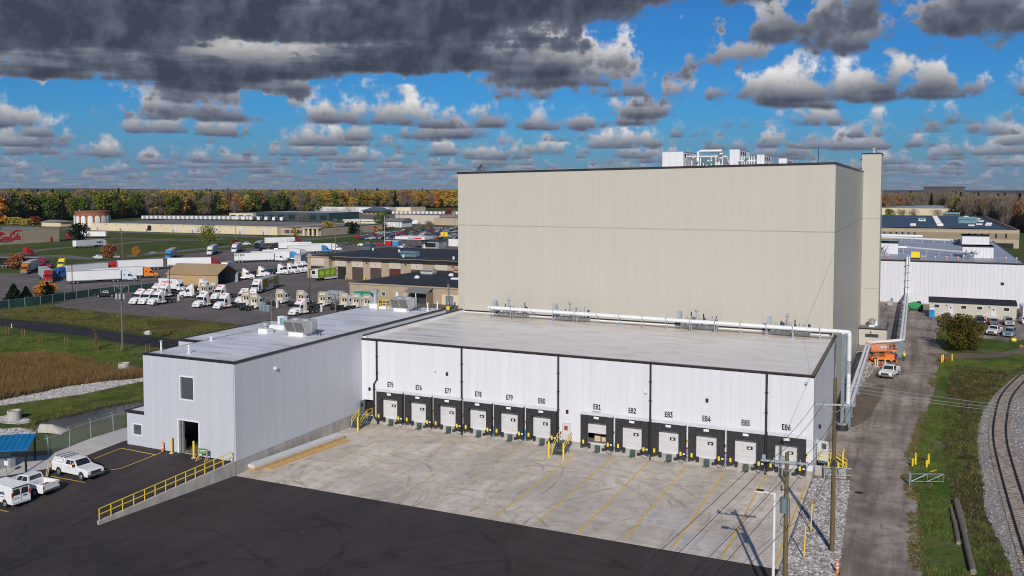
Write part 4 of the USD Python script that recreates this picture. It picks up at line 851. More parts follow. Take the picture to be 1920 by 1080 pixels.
    for a in ax:
        for s in (-1, 1): wheel(t, a, s * (W / 2 - .12), r, .24, nw)
    quadm([(h + .003, -W * .3, clear + .3), (h + .003, W * .3, clear + .3), (h - .04, W * .3, hood - .17), (h - .04, -W * .3, hood - .17)]).build('grille', 'black_plastic', t)
    for s in (-1, 1):
        MB().box(h - .16, h - .005, s * (W / 2 - .24) - .17, s * (W / 2 - .24) + .17, hood - .34, hood - .18).build('headlight', 'lamp_white', t)
        MB().box(-h - .006, -h + .1, s * (W / 2 - .1) - .07, s * (W / 2 - .1) + .07, tail - .48, tail - .16).build('tail_light', 'lamp_red', t)
    if far: return
    MB().box(h - .1, h + .09, -W / 2 + .05, W / 2 - .05, clear + .06, clear + .3).build('front_bumper', 'chrome' if bed else paint, t)
    MB().box(-h - .1, -h + .02, -W / 2 + .05, W / 2 - .05, clear + .1, clear + .3).box(-h - .105, -h - .1, -.22, .22, clear + .12, clear + .27).build('rear_bumper', 'chrome' if bed else paint, t)
    g = MB()
    for z in (clear + .42, clear + .56): g.box(h - .02, h + .02, -W * .3, W * .3, z, z + .035)
    g.build('grille_bar', 'chrome', t)
    for s in (-1, 1):
        MB().box(gx[1] - .34, gx[1] - .2, s * (W / 2 + .1) - .1, s * (W / 2 + .1) + .1, belt + .02, belt + .24).build('mirror', 'black_plastic', t)
        for x in (gx[1] - .95,): MB().box(x - .3, x - .14, s * (W / 2) - .012, s * (W / 2) + .012, belt - .17, belt - .13).build('door_handle', 'black_plastic', t)
        MB().box(gx[1] - 1.05, gx[1] - 1.035, s * W / 2 - .004, s * W / 2 + .004, clear + .15, belt).box(gx[1] - .1, gx[1] - .085, s * W / 2 - .004, s * W / 2 + .004, clear + .25, belt).build('door_gap', 'black_plastic', t)
    MB().box(h - 1.6, h - 1.58, -.6, .6, hood + .01, hood + .02).build('hood_line', 'black_plastic', t)
    if rack:
        for x in (tx[0] - 1.6, tx[0] - .9, tx[0] - .3): MB().bar((x, -W / 2 + .2, roof + .09), (x, W / 2 - .2, roof + .09), .05).bar((x, -W / 2 + .26, roof - .02), (x, -W / 2 + .26, roof + .09), .05).bar((x, W / 2 - .26, roof - .02), (x, W / 2 - .26, roof + .09), .05).build('roof_rack', 'black_plastic', t)
    if driver:
        quadm(face(R_, .53, .91, .2, .88, .016)).build('open_window', 'dark_void', t)
        MB().tm(_ball((gx[1] - .62, -W / 2 + .12, belt + .14), .2, (1, .35, 1))).build('driver', 'hivis_orange', t)
        MB().tm(_ball((gx[1] - .6, -W / 2 + .16, belt + .33), .1, (1, .5, 1.1))).build('driver_head', 'skin', t)
    if load:
        rr = random.Random(3)
        for k in range(7):
            x, y = rr.uniform(-h + .4, -h + 1.5), rr.uniform(-.5, .5); MB().cbox((x, y, .68 + .15), (.3, .25, rr.uniform(.2, .4)), rz=rr.uniform(0, 3)).build('tool_box', rr.choice(['hivis', 'white_trim', 'black_plastic', 'lamp_white']), t)
def _ball(c, r, s=(1, 1, 1), n=1):
    m = trimesh.creation.icosphere(n, r); m.apply_scale(s); m.apply_translation(c); return m
PICKUP = dict(L=5.85, W=2.02, belt=1.3, roof=1.92, gx=(-.85, 1.12), tx=(-.68, .5), hood=1.18, clear=.45, r=.41, ax=(-1.78, 1.86), bed=(1, 1.3))
SUVK = dict(L=4.75, W=1.92, belt=1.1, roof=1.74, gx=(-2.28, 1.0), tx=(-2.0, .35), hood=1.05, clear=.3, r=.37, ax=(-1.4, 1.45))
SEDK = dict()
def van(t):
    side = Polygon([(-2.85, .45), (-2.88, 1.1), (-2.78, 2.02), (-2.65, 2.12), (.9, 2.14), (1.15, 2.08), (1.95, 1.38), (2.75, 1.15), (2.88, .95), (2.88, .45)]).difference(unary_union([Point(a, .38).buffer(.45, quad_segs=4) for a in (-1.75, 1.8)]))
    q = list(side.exterior.coords)[:-1]
    s = [[(x, y * (1 - .10 * max(0, (z - 1.2)) / .9), z) for x, z in p] for p, y in ((inset(q, .06), -1.0), (q, -.95), (q, .95), (inset(q, .06), 1.0))]
    MB().loft(s).build('body', 'paint_white', t, smooth=25)
    for a in (-1.75, 1.8):
        for y in (-.86, .86): wheel(t, a, y, .38)
    for y in (-.42, .42): quadm([(-2.872, y + .34, 1.28), (-2.872, y - .34, 1.28), (-2.80, y - .31, 1.86), (-2.80, y + .31, 1.86)]).build('rear_window', 'car_glass', t)
    MB().box(-2.83, -2.74, -.8, .8, 1.97, 2.06).build('rear_trim', 'black_plastic', t)
    MB().box(-2.885, -2.87, -.012, .012, .6, 1.95).build('door_gap', 'black_plastic', t)
    quadm([(1.9, -.78, 1.45), (1.9, .78, 1.45), (1.2, .7, 2.06), (1.2, -.7, 2.06)]).build('windshield', 'car_glass', t)
    for y in (-1, 1):
        quadm([(.5, y * .965, 1.4), (1.5, y * .965, 1.4), (1.05, y * .905, 1.95), (.5, y * .905, 1.95)]).build('side_window', 'car_glass', t)
        MB().box(-2.9, -2.84, y * .88 - .07, y * .88 + .07, 1.1, 1.6).build('tail_light', 'lamp_red', t)
    MB().box(-2.98, -2.86, -.9, .9, .45, .66).build('rear_bumper', 'grey_cover', t)
    MB().box(-2.885, -2.87, -.6, -.2, 1.02, 1.16).build('plate', 'letter_blue', t)
    g = MB()
    for k in range(6): g.bar((-2.5, -.6 + .24 * k, 2.13), (.8, -.6 + .24 * k, 2.15), .05, .02)
    g.build('roof_rib', 'paint_white', t)
    letters('Spiritech', .30, 'letter_blue', t, (-.95, 1.005, 1.30), '-x', squeeze=.95); letters('1-800-555', .12, 'letter_blue', t, (-1.0, 1.005, 1.02), '-x') if False else None
    MB().box(-1.8, -.3, .99, 1.004, 1.05, 1.1).build('stripe', 'letter_blue', t)
    MB().box(-2.884, -2.878, .2, .7, .9, .93).box(-2.884, -2.878, .2, .6, 1.0, 1.03).build('small_print', 'letter_blue', t)

def tractor(t, paint, sleeper=True, back=None, logo=None, x0=0.0, fairing=True, vis='car_glass'):
    X = lambda p: [(x + x0, z) for x, z in p]
    rear = -1.0 if sleeper else .15
    fr = MB().box(x0 - 4.3, x0 + 3.3, -.45, -.33, .72, 1.0).box(x0 - 4.3, x0 + 3.3, .33, .45, .72, 1.0)
    for x in (-4.2, -2.95, -1.6, .5): fr.box(x0 + x - .06, x0 + x + .06, -.33, .33, .74, .96)
    fr.box(x0 - 3.4, x0 - 2.5, -.45, .45, 1.0, 1.2); fr.build('chassis', 'dark_steel', t)
    MB().loft([[(x0 + x, y, z) for y, z in ((-w, .55), (w, .55), (w, zt - .25), (w - .25, zt), (-w + .25, zt), (-w, zt - .25))] for x, w, zt in ((2.0, 1.05, 2.02), (3.2, 1.0, 1.72), (3.62, .88, 1.45))]).build('hood', paint, t)
    a = [(rear, .62), (2.05, .62), (2.05, 1.95), (1.62, 2.75), (rear, 2.75)]
    MB().loft(slab_body(X(a), 2.36, .1)).build('cab', paint, t)
    if fairing:
        f = MB().loft([[(x0 + x, y, z) for y, z in ((-1.14, 2.7), (1.14, 2.7), (1.1, zt - .15), (.85, zt), (-.85, zt), (-1.1, zt - .15))] for x, zt in ((1.75, 2.86), (1.2, 3.25), (.6, 3.7), (min(.0, rear + .5), 3.95), (rear, 3.98))])
        f.build('roof_fairing', paint, t)
    wc = [(x0 + 2.075, -1.12, 1.9), (x0 + 2.075, 1.12, 1.9), (x0 + 1.63, 1.08, 2.76), (x0 + 1.63, -1.08, 2.76)]
    quadm(face(wc, .02, .98, .02, .97, .03)).build('windshield', vis, t)
    for s in (-1, 1):
        y = s * 1.192
        quadm([(x0 + .85, y, 1.82), (x0 + 1.75, y, 1.82), (x0 + 1.55, y, 2.55), (x0 + .85, y, 2.55)]).build('side_window', 'car_glass', t)
        if sleeper: quadm([(x0 - .55, y, 2.1), (x0 - .1, y, 2.1), (x0 - .1, y, 2.5), (x0 - .55, y, 2.5)]).build('sleeper_window', 'car_glass', t)
        MB().box(x0 + 1.75, x0 + 1.9, s * 1.45 - .1, s * 1.45 + .1, 1.85, 2.55).bar((x0 + 1.8, s * 1.15, 2.2), (x0 + 1.8, s * 1.4, 2.2), .05).build('mirror', 'black_plastic', t)
        MB().cyl((x0 - .9, s * .98, .72), (x0 + .6, s * .98, .72), .3, 10).build('fuel_tank', 'chrome' if not back else paint, t)
        MB().box(x0 + 3.2, x0 + 3.55, s * .8 - .16, s * .8 + .16, 1.0, 1.28).build('headlight', 'lamp_white', t)
        wheel(t, x0 + 2.75, s * 1.02, .5, .3, 12)
        MB().box(x0 + 2.15, x0 + 3.35, s * 1.0 - .2, s * 1.0 + .2, 1.02, 1.14).build('fender', paint, t)
        for x in (-2.35, -3.65): wheel(t, x0 + x, s * .92, .5, .6, 12)
        MB().box(x0 - 4.35, x0 - 4.32, s * .92 - .3, s * .92 + .3, .3, .95).build('mud_flap', 'black_plastic', t)
    MB().box(x0 + 3.45, x0 + 3.72, -1.1, 1.1, .42, .8).build('bumper', paint if logo else 'chrome', t)
    quadm([(x0 + 3.635, -.5, .82), (x0 + 3.635, .5, .82), (x0 + 3.58, .42, 1.4), (x0 + 3.58, -.42, 1.4)]).build('grille', 'black_plastic', t)
    if back:
        MB().box(x0 + rear - .02, x0 + rear - .004, -1.08, 1.08, 1.1, 2.7).build('cab_back', back, t)
        for y in (-.42, .42): MB().box(x0 + rear - .035, x0 + rear - .022, y - .25, y + .25, 1.75, 2.45).build('back_window', 'ink', t)
        arch = Polygon([(-1.08, 2.72), (1.08, 2.72), (1.08, 3.7), (.8, 3.95), (-.8, 3.95), (-1.08, 3.7)])
        MB().sidex(arch.difference(arch.buffer(-.17)), x0 + rear - .4, x0 + rear - .003).build('fairing_rim', back, t)
        MB().sidex(arch.buffer(-.17), x0 + rear - .02, x0 + rear - .004).build('fairing_back', 'dark_print', t); MB().sidex(arch.buffer(-.3).intersection(sbox(-2, 2.9, 2, 3.9)), x0 + rear - .16, x0 + rear - .022).build('fairing_brace', back, t)
        for s in (-1, 1): MB().box(x0 + rear - .55, x0 + rear, s * 1.16 - .02, s * 1.16 + .02, .9, 2.9).build('side_extender', back, t)
    if logo:
        q = letters('meijer', .34, 'letter_red', t, (0, 0, 0), 'y', squeeze=.9)
        api = UsdGeom.XformCommonAPI(UsdGeom.Xformable(q)); q_ = UsdGeom.Xformable(q); q_.ClearXformOpOrder(); q_.AddTranslateOp().Set(Gf.Vec3d(x0 + .98, 0, 3.47)); q_.AddRotateYOp().Set(-37.0); q_.AddScaleOp().Set(Gf.Vec3f(1, 1, 1))
        for s in (-1, 1): letters('meijer', .2, 'letter_red', t, (x0 + 1.3, s * 1.2, 1.1), 'x' if s < 0 else '-x')
        MB().box(x0 + 2.2, x0 + 2.9, 1.052, 1.058, 1.35, 1.45).box(x0 + 2.2, x0 + 2.9, -1.058, -1.052, 1.35, 1.45).build('hood_decal', 'print_black', t)
    if not back: MB().cyl((x0 + rear - .12, -1.0, 1), (x0 + rear - .12, -1.0, 3.6), .09, 8).cyl((x0 + rear - .12, 1.0, 1), (x0 + rear - .12, 1.0, 3.6), .09, 8).build('exhaust', 'chrome', t)
def trailer(t, x1=-1.45, L=16.15, matl='trailer_white', art=None, text=None, reefer=False, skirt=True):
    x0 = x1 - L
    b_ = MB().box(x0, x1, -1.3, 1.3, 1.14, 4.08).build('trailer_box', matl, t)
    MB().box(x0 + .05, x1 - .05, -1.27, 1.27, 4.081, 4.1).build('trailer_roof', 'trailer_roof', t)
    n = int(L / 1.22); g = MB()
    for k in range(n + 1):
        x = x0 + .05 + (L - .1) * k / n
        for s in (-1, 1): g.box(x - .03, x + .03, s * 1.306 - .006, s * 1.306 + .006, 1.3, 4.0)
    g.build('wall_rib', matl, t)
    MB().box(x0, x1, -1.31, -1.29, 1.0, 1.2).box(x0, x1, 1.29, 1.31, 1.0, 1.2).box(x0 - .02, x0 + .08, -1.3, 1.3, 1.0, 1.2).build('side_rail', 'steel', t)
    for y in (-.65, .65): MB().box(x0 - .03, x0 - .005, y - .6, y + .6, 1.22, 4.0).build('rear_door', matl, t)
    MB().box(x0 + .02, x0 + .12, -1.1, 1.1, .5, .62).box(x0 + .02, x0 + .12, -.9, -.8, .6, 1.1).box(x0 + .02, x0 + .12, .8, .9, .6, 1.1).build('underride_guard', 'dark_steel', t)
    MB().box(x0 + 1.0, x0 + 4.2, -.5, .5, .8, 1.12).build('bogie', 'dark_steel', t)
    for x in (x0 + 1.9, x0 + 3.15):
        for s in (-1, 1): wheel(t, x, s * .98, .5, .55, 12)
    MB().box(x1 - 3.0, x1 - 2.85, -.85, -.7, .1, 1.1).box(x1 - 3.0, x1 - 2.85, .7, .85, .1, 1.1).build('landing_gear', 'dark_steel', t)
    if skirt: MB().box(x0 + 4.6, x1 - 3.4, -1.28, -1.26, .45, 1.1).box(x0 + 4.6, x1 - 3.4, 1.26, 1.28, .45, 1.1).build('side_skirt', matl, t)
    if reefer: MB().box(x1 + .005, x1 + .5, -1.0, 1.0, 1.9, 3.95).build('cooling_unit', matl, t); MB().box(x1 + .502, x1 + .51, -.7, .7, 2.4, 3.5).build('cooling_grille', 'black_plastic', t)
    for s in (-1, 1):
        ax_ = 'x' if s < 0 else '-x'
        if text: letters(text[0], text[1], text[2], t, (x0 + L * text[3], s * 1.318, text[4]), ax_)
        if art:
            for (u0, u1, m_) in art: MB().box(x0 + L * u0, x0 + L * u1, s * 1.32 - .006, s * 1.32 + .006, 1.25, 4.0).build('print_panel', m_, t)
def put(front, off):
    x, y, h = front[0], front[1], front[2]; return (x - off * math.cos(h), y - off * math.sin(h), 0), h

# ---------------- things close by ----------------
def rail_post(m, p, h=1.1, w=.055): m.bar((p[0], p[1], p[2]), (p[0], p[1], p[2] + h), w)
# retaining wall with its yellow railing
A, B = np.array((-66.5, 73.5)), np.array((-68.11, 57.26)); D = (B - A) / np.linalg.norm(B - A); Nn = np.array((-D[1], D[0]))
rw = thing('retaining_wall', 'grey concrete retaining wall along the parking ramp', 'wall')
m = MB(); ring = lambda f, z: [(A[0] + D[0] * s + Nn[0] * o, A[1] + D[1] * s + Nn[1] * o, z(s)) for s, o in f]
Lw = np.linalg.norm(B - A); zt = lambda s: 1.56 - 1.22 * s / Lw
nseg = 6
for k in range(nseg):
    s0, s1 = Lw * k / nseg + .01, Lw * (k + 1) / nseg - .01
    MB().loft([[(A[0] + D[0] * s + Nn[0] * o, A[1] + D[1] * s + Nn[1] * o, z) for o, z in ((-.17, -.2), (.17, -.2), (.17, zt(s)), (-.17, zt(s)))] for s in (s0, s1)]).build('wall_bay', 'concrete_wall', rw)
gr_ = thing('yellow_railing', 'long yellow pipe railing on the sloping retaining wall', 'railing')
pts = [(A[0] + D[0] * s, A[1] + D[1] * s, zt(s)) for s in np.linspace(.35, Lw - .15, 14)]
for p in pts: MB().bar(p, (p[0], p[1], p[2] + 1.12), .07).build('post', 'yellow_post', gr_)
for hh in (.58, 1.12): MB().bar((pts[0][0], pts[0][1], pts[0][2] + hh), (pts[-1][0], pts[-1][1], pts[-1][2] + hh), .065).build('rail', 'yellow_post', gr_)
def bollard(label, x, y, h=1.5, z=0.0, r=.11, group=None, base=True):
    t = thing('bollard', label, 'bollard', (x, y, z), 0, group)
    MB().cyl((0, 0, 0), (0, 0, h - .05), r, 12).cyl((0, 0, h - .05), (0, 0, h), r, 12, r * .6).build('post', 'yellow_post', t)
    if base: MB().cyl((0, 0, 0), (0, 0, .07), r * 2.6, 10).build('footing', 'concrete_ring', t)
bollard('tall yellow bollard left of the dark doorway, against the white wall', -75.15, 73.1, 1.85, 1.43)
bollard('yellow bollard standing inside the dark doorway', -74.2, 74.2, 1.5, 1.48)
bollard('yellow bollard right of the dark doorway', -71.7, 72.9, 1.9, 1.41)
bollard('yellow bollard in front of the stairs at the left end of the docks', -64.28, 93.47, 1.9)
bollard('left yellow bollard of the pair before the stairs between E80 and E81', -37.95, 93.3, 1.95); bollard('right yellow bollard of the pair before the stairs between E80 and E81', -36.15, 93.3, 1.95)
for x, y, l in ((-6.09, 165.6, 'leftmost yellow bollard beside the orange lift'), (-5.75, 166.2, 'second yellow bollard beside the orange lift'), (-4.55, 166.9, 'yellow bollard right of the hydrant near the orange lift')): bollard(l, x, y, 1.3, base=False)
for x, y, l, h in ((.13, 107.0, 'left front yellow bollard of the near group on the verge edge', 1.0), (.42, 108.0, 'left rear taller yellow bollard of the near group on the verge edge', 1.4), (1.55, 107.3, 'right front short yellow bollard of the near group on the verge', .9), (1.76, 108.6, 'right rear yellow bollard of the near group on the verge', 1.3)): bollard(l, x, y, h, base=False)
for x, y, l in ((4.5, 173.9, 'front yellow bollard left of the far red hydrant'), (4.75, 174.9, 'rear yellow bollard left of the far red hydrant'), (6.23, 176.0, 'yellow bollard right of the far red hydrant')): bollard(l, x, y, 1.4, base=False)
t = thing('fallen_post', 'short yellow post lying on the grass by the near bollards', 'post', (1.9, 105.6, .12), 1.0); MB().cyl((0, 0, 0), (1.0, 0, .0), .08, 8).build('post', 'yellow_post', t); MB().cyl((1.0, 0, 0), (1.06, 0, 0), .1, 8).build('cap', 'yellow_post', t)
def hydrant(label, x, y):
    t = thing('fire_hydrant', label, 'hydrant', (x, y, 0))
    MB().cyl((0, 0, 0), (0, 0, .7), .12, 10).cyl((0, 0, .7), (0, 0, .85), .14, 10, .05).cyl((0, 0, 0), (0, 0, .08), .2, 10).build('barrel', 'red_paint', t); MB().cyl((-.24, 0, .5), (.24, 0, .5), .07, 8).cyl((0, -.22, .5), (0, 0, .5), .09, 8).build('outlet', 'red_paint', t)
hydrant('red fire hydrant between the yellow bollards near the orange lift', -5.2, 166.2); hydrant('red fire hydrant between the yellow bollards on the far verge', 5.36, 175.6)
def cone(label, x, y, z=0.0, h=.75, tall=False):
    t = thing('traffic_cone', label, 'cone', (x, y, z)); r = .19 if not tall else .11
    MB().box(-.2, .2, -.2, .2, 0, .05).build('base', 'black_rubber' if tall else 'hivis_orange', t); MB().cyl((0, 0, .05), (0, 0, h), r, 12, .04 if not tall else .08).build('cone', 'hivis_orange', t)
    for k in (.42, .68): q = h * k; rr_ = (lambda z: r + ((.04 if not tall else .08) - r) * (z - .05) / (h - .05) + .006); MB().cyl((0, 0, q), (0, 0, q + h * .12), rr_(q), 12, rr_(q + h * .12)).build('band', 'white_trim', t)
cone('orange and white traffic post by the white side building wall', -76.5, 73.1, 1.43, 1.15, True)
cone('orange and white traffic post at the bottom right edge by the utility pole', -5.24, 74.5, 0, 1.1, True)
cone('orange traffic cone far left on the dark service road', *(-182.42, 132), .0, 1.1)
t = thing('sign_stand', 'green sign on a wooden stand by the white wall', 'sign', (-70.2, 72.7, 1.40), .1)
MB().box(-.6, .6, -.03, .03, .75, 1.3).build('board', 'green_paint', t); letters('NOTICE', .12, 'white_trim', t, (0, -.045, 1.05)) if False else MB().box(-.45, .45, -.045, -.032, 1.08, 1.14).box(-.35, .35, -.045, -.032, .92, .97).build('sign_print', 'white_trim', t)
for x in (-.55, .55): MB().bar((x, 0, 0), (x, 0, 1.3), .09).bar((x, -.45, 0), (x, 0, .6), .07).bar((x, -.5, .03), (x, .5, .03), .09).build('leg', 'lumber', t)
# lumber and insulated panel stacks
def stack(label, x, y, L, W, H, rz, top):
    t = thing('panel_stack', label, 'stack', (x, y, 0.03), rz)
    n = 4
    for k in range(n):
        for z in (0, .11): MB().box(-W / 2 + k * W / n + .02, -W / 2 + (k + 1) * W / n - .02, -L / 2 + .12 * ((k * 7 + int(z * 10)) % 3), L / 2 - .1 * ((k * 5) % 3), z, z + .1).build('plank', 'lumber', t)
    for k in range(int((H - .22) / .16)): MB().box(-W / 2 + .03 * (k % 2), W / 2 - .02 * (k % 2), -L / 2, L / 2, .22 + k * .16, .22 + k * .16 + .15).build('panel', top if k else 'lumber', t)
stack('grey topped stack of panels on timber lying beside the left white building', -65.15, 82.6, 14.5, 1.15, .75, -.105, 'insulated_sheet'); stack('thin row of loose timber along the panel stack by the left building', -63.75, 83.0, 13.0, .7, .22, -.105, 'lumber')
# steel stairs
def stairs(label, x, y, w=1.25, rz=0.0, h=1.05, run=1.6, land=1.25):
    t = thing('steel_stairs', label, 'stairs', (x, y, 0), rz)
    MB().box(-w / 2, w / 2, -land, 0, h - .06, h).build('landing', 'blue_grey_steel', t)
    n = 5
    for k in range(n):
        z = h - (k + 1) * h / (n + 1); yy = -land - run * k / n
        MB().box(-w / 2, w / 2, yy - run / n - .03, yy, z - .04, z).build('tread', 'blue_grey_steel', t)
    for s in (-1, 1):
        X = s * (w / 2 + .04)
        MB().bar((X, -land, h - .08), (X, -land - run - .1, .05), .06, .22).bar((X, 0, h - .1), (X, -land, h - .1), .06, .18).bar((X, -land + .1, 0), (X, -land + .1, h), .08).build('stringer', 'blue_grey_steel', t)
        g = MB()
        for yy, z in ((-.05, h), (-land, h), (-land - run, .12)): g.bar((X, yy, z), (X, yy, z + 1.05), .055)
        for dz in (.55, 1.05): g.bar((X, -.05, h + dz), (X, -land, h + dz), .055).bar((X, -land, h + dz), (X, -land - run, .12 + dz), .055)
        g.build('handrail', 'yellow_post', t)
stairs('grey steel stairs with yellow handrails at the left end of the docks', -65.4, 97.5); stairs('grey steel stairs with yellow handrails between bays E80 and E81', -37.35, 97.5)
stairs('grey steel stairs with yellow rails at the right end wall of the dock', -9.3, 102.2, rz=math.pi / 2, h=1.05)
for x, l in ((-8.2, 'left'), (-7.2, 'right')): bollard(f'tall yellow bollard on the {l} of the end wall stairs', x, 100.9 if l == 'left' else 101.0, 1.3, base=False)
t = thing('guard_railing', 'yellow cage railing beside the end wall stairs', 'railing', (-6.9, 103.5, 0))
g = MB()
for y in (-1, 0, 1.0): g.bar((0, y, 0), (0, y, 2.0), .07)
g.build('post', 'yellow_post', t)
for z in (.8, 1.4, 2.0): MB().bar((0, -1, z), (0, 1, z), .06).build('rail', 'yellow_post', t)
t = thing('concrete_block_wall', 'low concrete wing wall under the end wall stairs', 'wall', (0, 0, 0)); MB().box(-9.5, -6.3, 99.6, 99.9, 0, 1.0).build('wall', 'concrete_wall', t); MB().box(-9.5, -6.28, 99.58, 99.92, 1.0, 1.06).build('cap', 'concrete_ring', t)
# field gates: one by the dock corner, one lying open by the verge
def gate(label, x, y, rz, L):
    t = thing('metal_gate', label, 'gate', (x, y, 0), rz)
    for z in (.45, 1.25): MB().tube([(0, 0, z), (L, 0, z)], .04, 8).build('rail', 'can_grey', t)
    for k in range(3): MB().tube([(L * k / 2, 0, .45), (L * k / 2, 0, 1.25)], .04, 8).build('upright', 'can_grey', t)
    MB().tube([(0, 0, .45), (L / 2, 0, 1.25)], .04, 6).tube([(L / 2, 0, .45), (L, 0, 1.25)], .03, 6).build('brace', 'can_grey', t)
    MB().tube([(-.12, 0, 0), (-.12, 0, 1.5)], .07, 8).build('gate_post', 'galvanized', t)
gate('galvanized pipe gate by the stone strip at the dock corner', -8.3, 98.9, .25, 2.6); gate('galvanized pipe gate swung open on the grass verge', 0.0, 100.2, .42, 3.4)
t = thing('manhole_cover', 'dark iron manhole cover on the gravel by the stone strip', 'manhole cover', (-4.8, 95.6, .012)); MB().cyl((0, 0, -.1), (0, 0, .03), .42, 16).build('frame', 'dark_steel', t); MB().cyl((0, 0, .03), (0, 0, .04), .36, 16).build('lid', 'ink', t)
for i, (x, y, l) in enumerate(((-8.14, 82.8, 'further'), (-8.02, 76.4, 'nearer'))):
    t = thing('marker_stake', f'{l} of the two slim yellow marker tubes standing in the stone strip', 'marker', (x, y, 0)); MB().tube([(0, 0, 0), (.1, 0, 2.9)], .055, 8).build('tube', 'yellow_post', t); MB().cyl((0, 0, 0), (0, 0, .1), .1, 8).build('foot', 'dark_steel', t)
# logs on the verge
lg = ((3.3, 91.6, 96.9, 4.1, .28, 'long grey weathered pole lying on the verge, middle one'), (3.75, 79.5, 92.0, 4.9, .3, 'long grey weathered pole nearest the camera on the verge'), (2.95, 88.0, 96.0, 3.35, .2, 'thin grey weathered pole at the left of the pile on the verge'))
for (x0, y0), (x1, y1), r, l in (((4.72, 78.83), (4.02, 96.46), .25, lg[1][5]), ((4.51, 88.19), (4.22, 96.71), .23, lg[0][5]), ((3.88, 85.01), (3.57, 94.02), .19, lg[2][5])):
    t = thing('log', l, 'log', (x0, y0, r)); MB().tube([(0, 0, 0), ((x1 - x0) * .5 + .05, (y1 - y0) * .5, .02), (x1 - x0, y1 - y0, 0)], [r, r * .95, r * .85], 10).build('trunk', 'grey_wood', t)
    MB().cyl((0, -.02, 0), (0, -.005, 0), r * .95, 10).build('cut_end', 'tie', t)
# ---------------- utility poles and wires ----------------
def upole(label, x, y, h, arms=(), cans=(), r=.17, name='utility_pole', armdir=0.0, m='wood_pole'):
    t = thing(name, label, 'utility pole', (x, y, 0), armdir)
    MB().tube([(0, 0, 0), (0, 0, h)], [r, r * .68], 12).build('pole', m, t)
    for z, L in arms:
        a = MB().box(-L / 2, L / 2, -.2, -.1, z - .07, z + .07).build('crossarm', 'grey_wood' if m != 'wood_pole' else 'galvanized', t)
        g = MB()
        for xx in (-L / 2 + .1, -L / 4, L / 4, L / 2 - .1): g.cyl((xx, -.15, z + .07), (xx, -.15, z + .28), .05, 6)
        g.build('insulator', 'galvanized', a)
        MB().bar((-L / 3, -.15, z - .05), (0, -.1, z - .7), .04).bar((L / 3, -.15, z - .05), (0, -.1, z - .7), .04).build('brace', 'galvanized', a)
    for z, xx, c in cans: MB().cyl((xx, -.3, z - .45), (xx, -.3, z + .45), .24, 12).cyl((xx, -.3, z + .45), (xx, -.3, z + .52), .26, 12).cyl((xx + .1, -.3, z + .5), (xx + .1, -.3, z + .75), .05, 6).build('transformer', c, t)
    return t
PX, PY, QX, QY = -6.0, 78.9, -8.15, 65.5
t = upole('tall wooden utility pole standing in the stones by the dock corner', PX, PY, 15.0, ((12.75, 3.2),), (), .21, armdir=.25)
MB().bar((-.4, .05, 12.75), (-.05, -.1, 12.75), .12).cyl((-1.6, -.15, 12.9), (-1.6, -.15, 13.25), .12, 8).build('insulator', 'galvanized', t); MB().cyl((0, -.25, 7.6), (0, -.25, 8.0), .1, 8).bar((-.25, 0, 7.4), (.3, 0, 7.4), .06).build('cable_bracket', 'dark_steel', t)
t = upole('shorter wooden utility pole with a grey transformer at the frame bottom', QX, QY, 12.0, ((11.35, 3.6),), ((8.25, -.12, 'bluegrey_can'),) if False else (), .2, armdir=.12)
MB().cyl((-.18, -.3, 7.7), (-.18, -.3, 8.7), .27, 12).cyl((-.18, -.3, 8.7), (-.18, -.3, 8.78), .29, 12).cyl((-.05, -.3, 8.78), (-.05, -.3, 9.05), .05, 6).build('transformer', 'can_grey', t)
MB().cyl((-.35, -.15, 9.2), (-.35, -.15, 9.6), .06, 6).bar((-.4, -.1, 9.3), (.1, -.05, 9.3), .06).tube([(.05, -.22, 7.7), (-.35, -.3, 7.2), (-.4, -.25, 6.8), (0, -.2, 6.6)], .025, 5).tube([(.2, -.2, 8.8), (.25, -.25, 7.0), (.05, -.2, 6.4)], .025, 5).build('jumper', 'dark_steel', t)
MB().cbox((-1.6, -.15, 11.6), (.25, .2, .3)).cbox((-.3, -.15, 11.6), (.3, .2, .3)).build('cutout_switch', 'galvanized', t)
def wire(label, a, b, sag, r=.018, m='black_plastic'):
    a, b = np.array(a, float), np.array(b, float); n = 24
    pts = [a + (b - a) * s - np.array((0, 0, 4 * sag * s * (1 - s))) for s in np.linspace(0, 1, n)]
    w_ = MB().tube(pts, r, 5, False).build('overhead_wire', m, None); meta(w_, label, 'wire')
ca, sa = math.cos(.25), math.sin(.25)
tops = [(PX + ca * k, PY + sa * k - .15, 13.0) for k in (-1.5, -.8, .8, 1.5)]; qt = [(QX + k, QY - .15, 11.6) for k in (-1.7, -.9, .9, 1.7)]
for i, l in enumerate(('leftmost dark wire from the tall pole crossarm down to the nearer pole', 'second dark wire between the two pole crossarms', 'third dark wire between the two pole crossarms', 'rightmost dark wire between the two pole crossarms')): wire(l, tops[i], qt[i], .5)
for i, l in enumerate(('upper left dark wire running down from the nearer pole past the apron', 'second dark wire running down from the nearer pole past the apron', 'third dark wire running down from the nearer pole past the apron', 'rightmost dark wire running down from the nearer pole past the apron')): wire(l, qt[i], (-20 + i * 1.5, 12, 9.5), .8)
wire('thin dark service wire low between the two poles', (PX, PY - .2, 7.8), (QX, QY - .2, 6.5), .9); wire('thin dark stay wire low from the nearer pole off to the left', (QX, QY - .2, 6.4), (-21, 12, 7.0), 1.0)
for i, (l, dz) in enumerate((('upper pale cable from the tall pole right across the railway', 0), ('middle pale cable from the tall pole right across the railway', -.5), ('lower pale cable from the tall pole right across the railway', -.9))): wire(l, (PX, PY + .2 + .1 * i, 14.7 + dz * .8), (24, 110 + i * .5, 7.4 + dz * .8), .5, .018, 'galvanized')
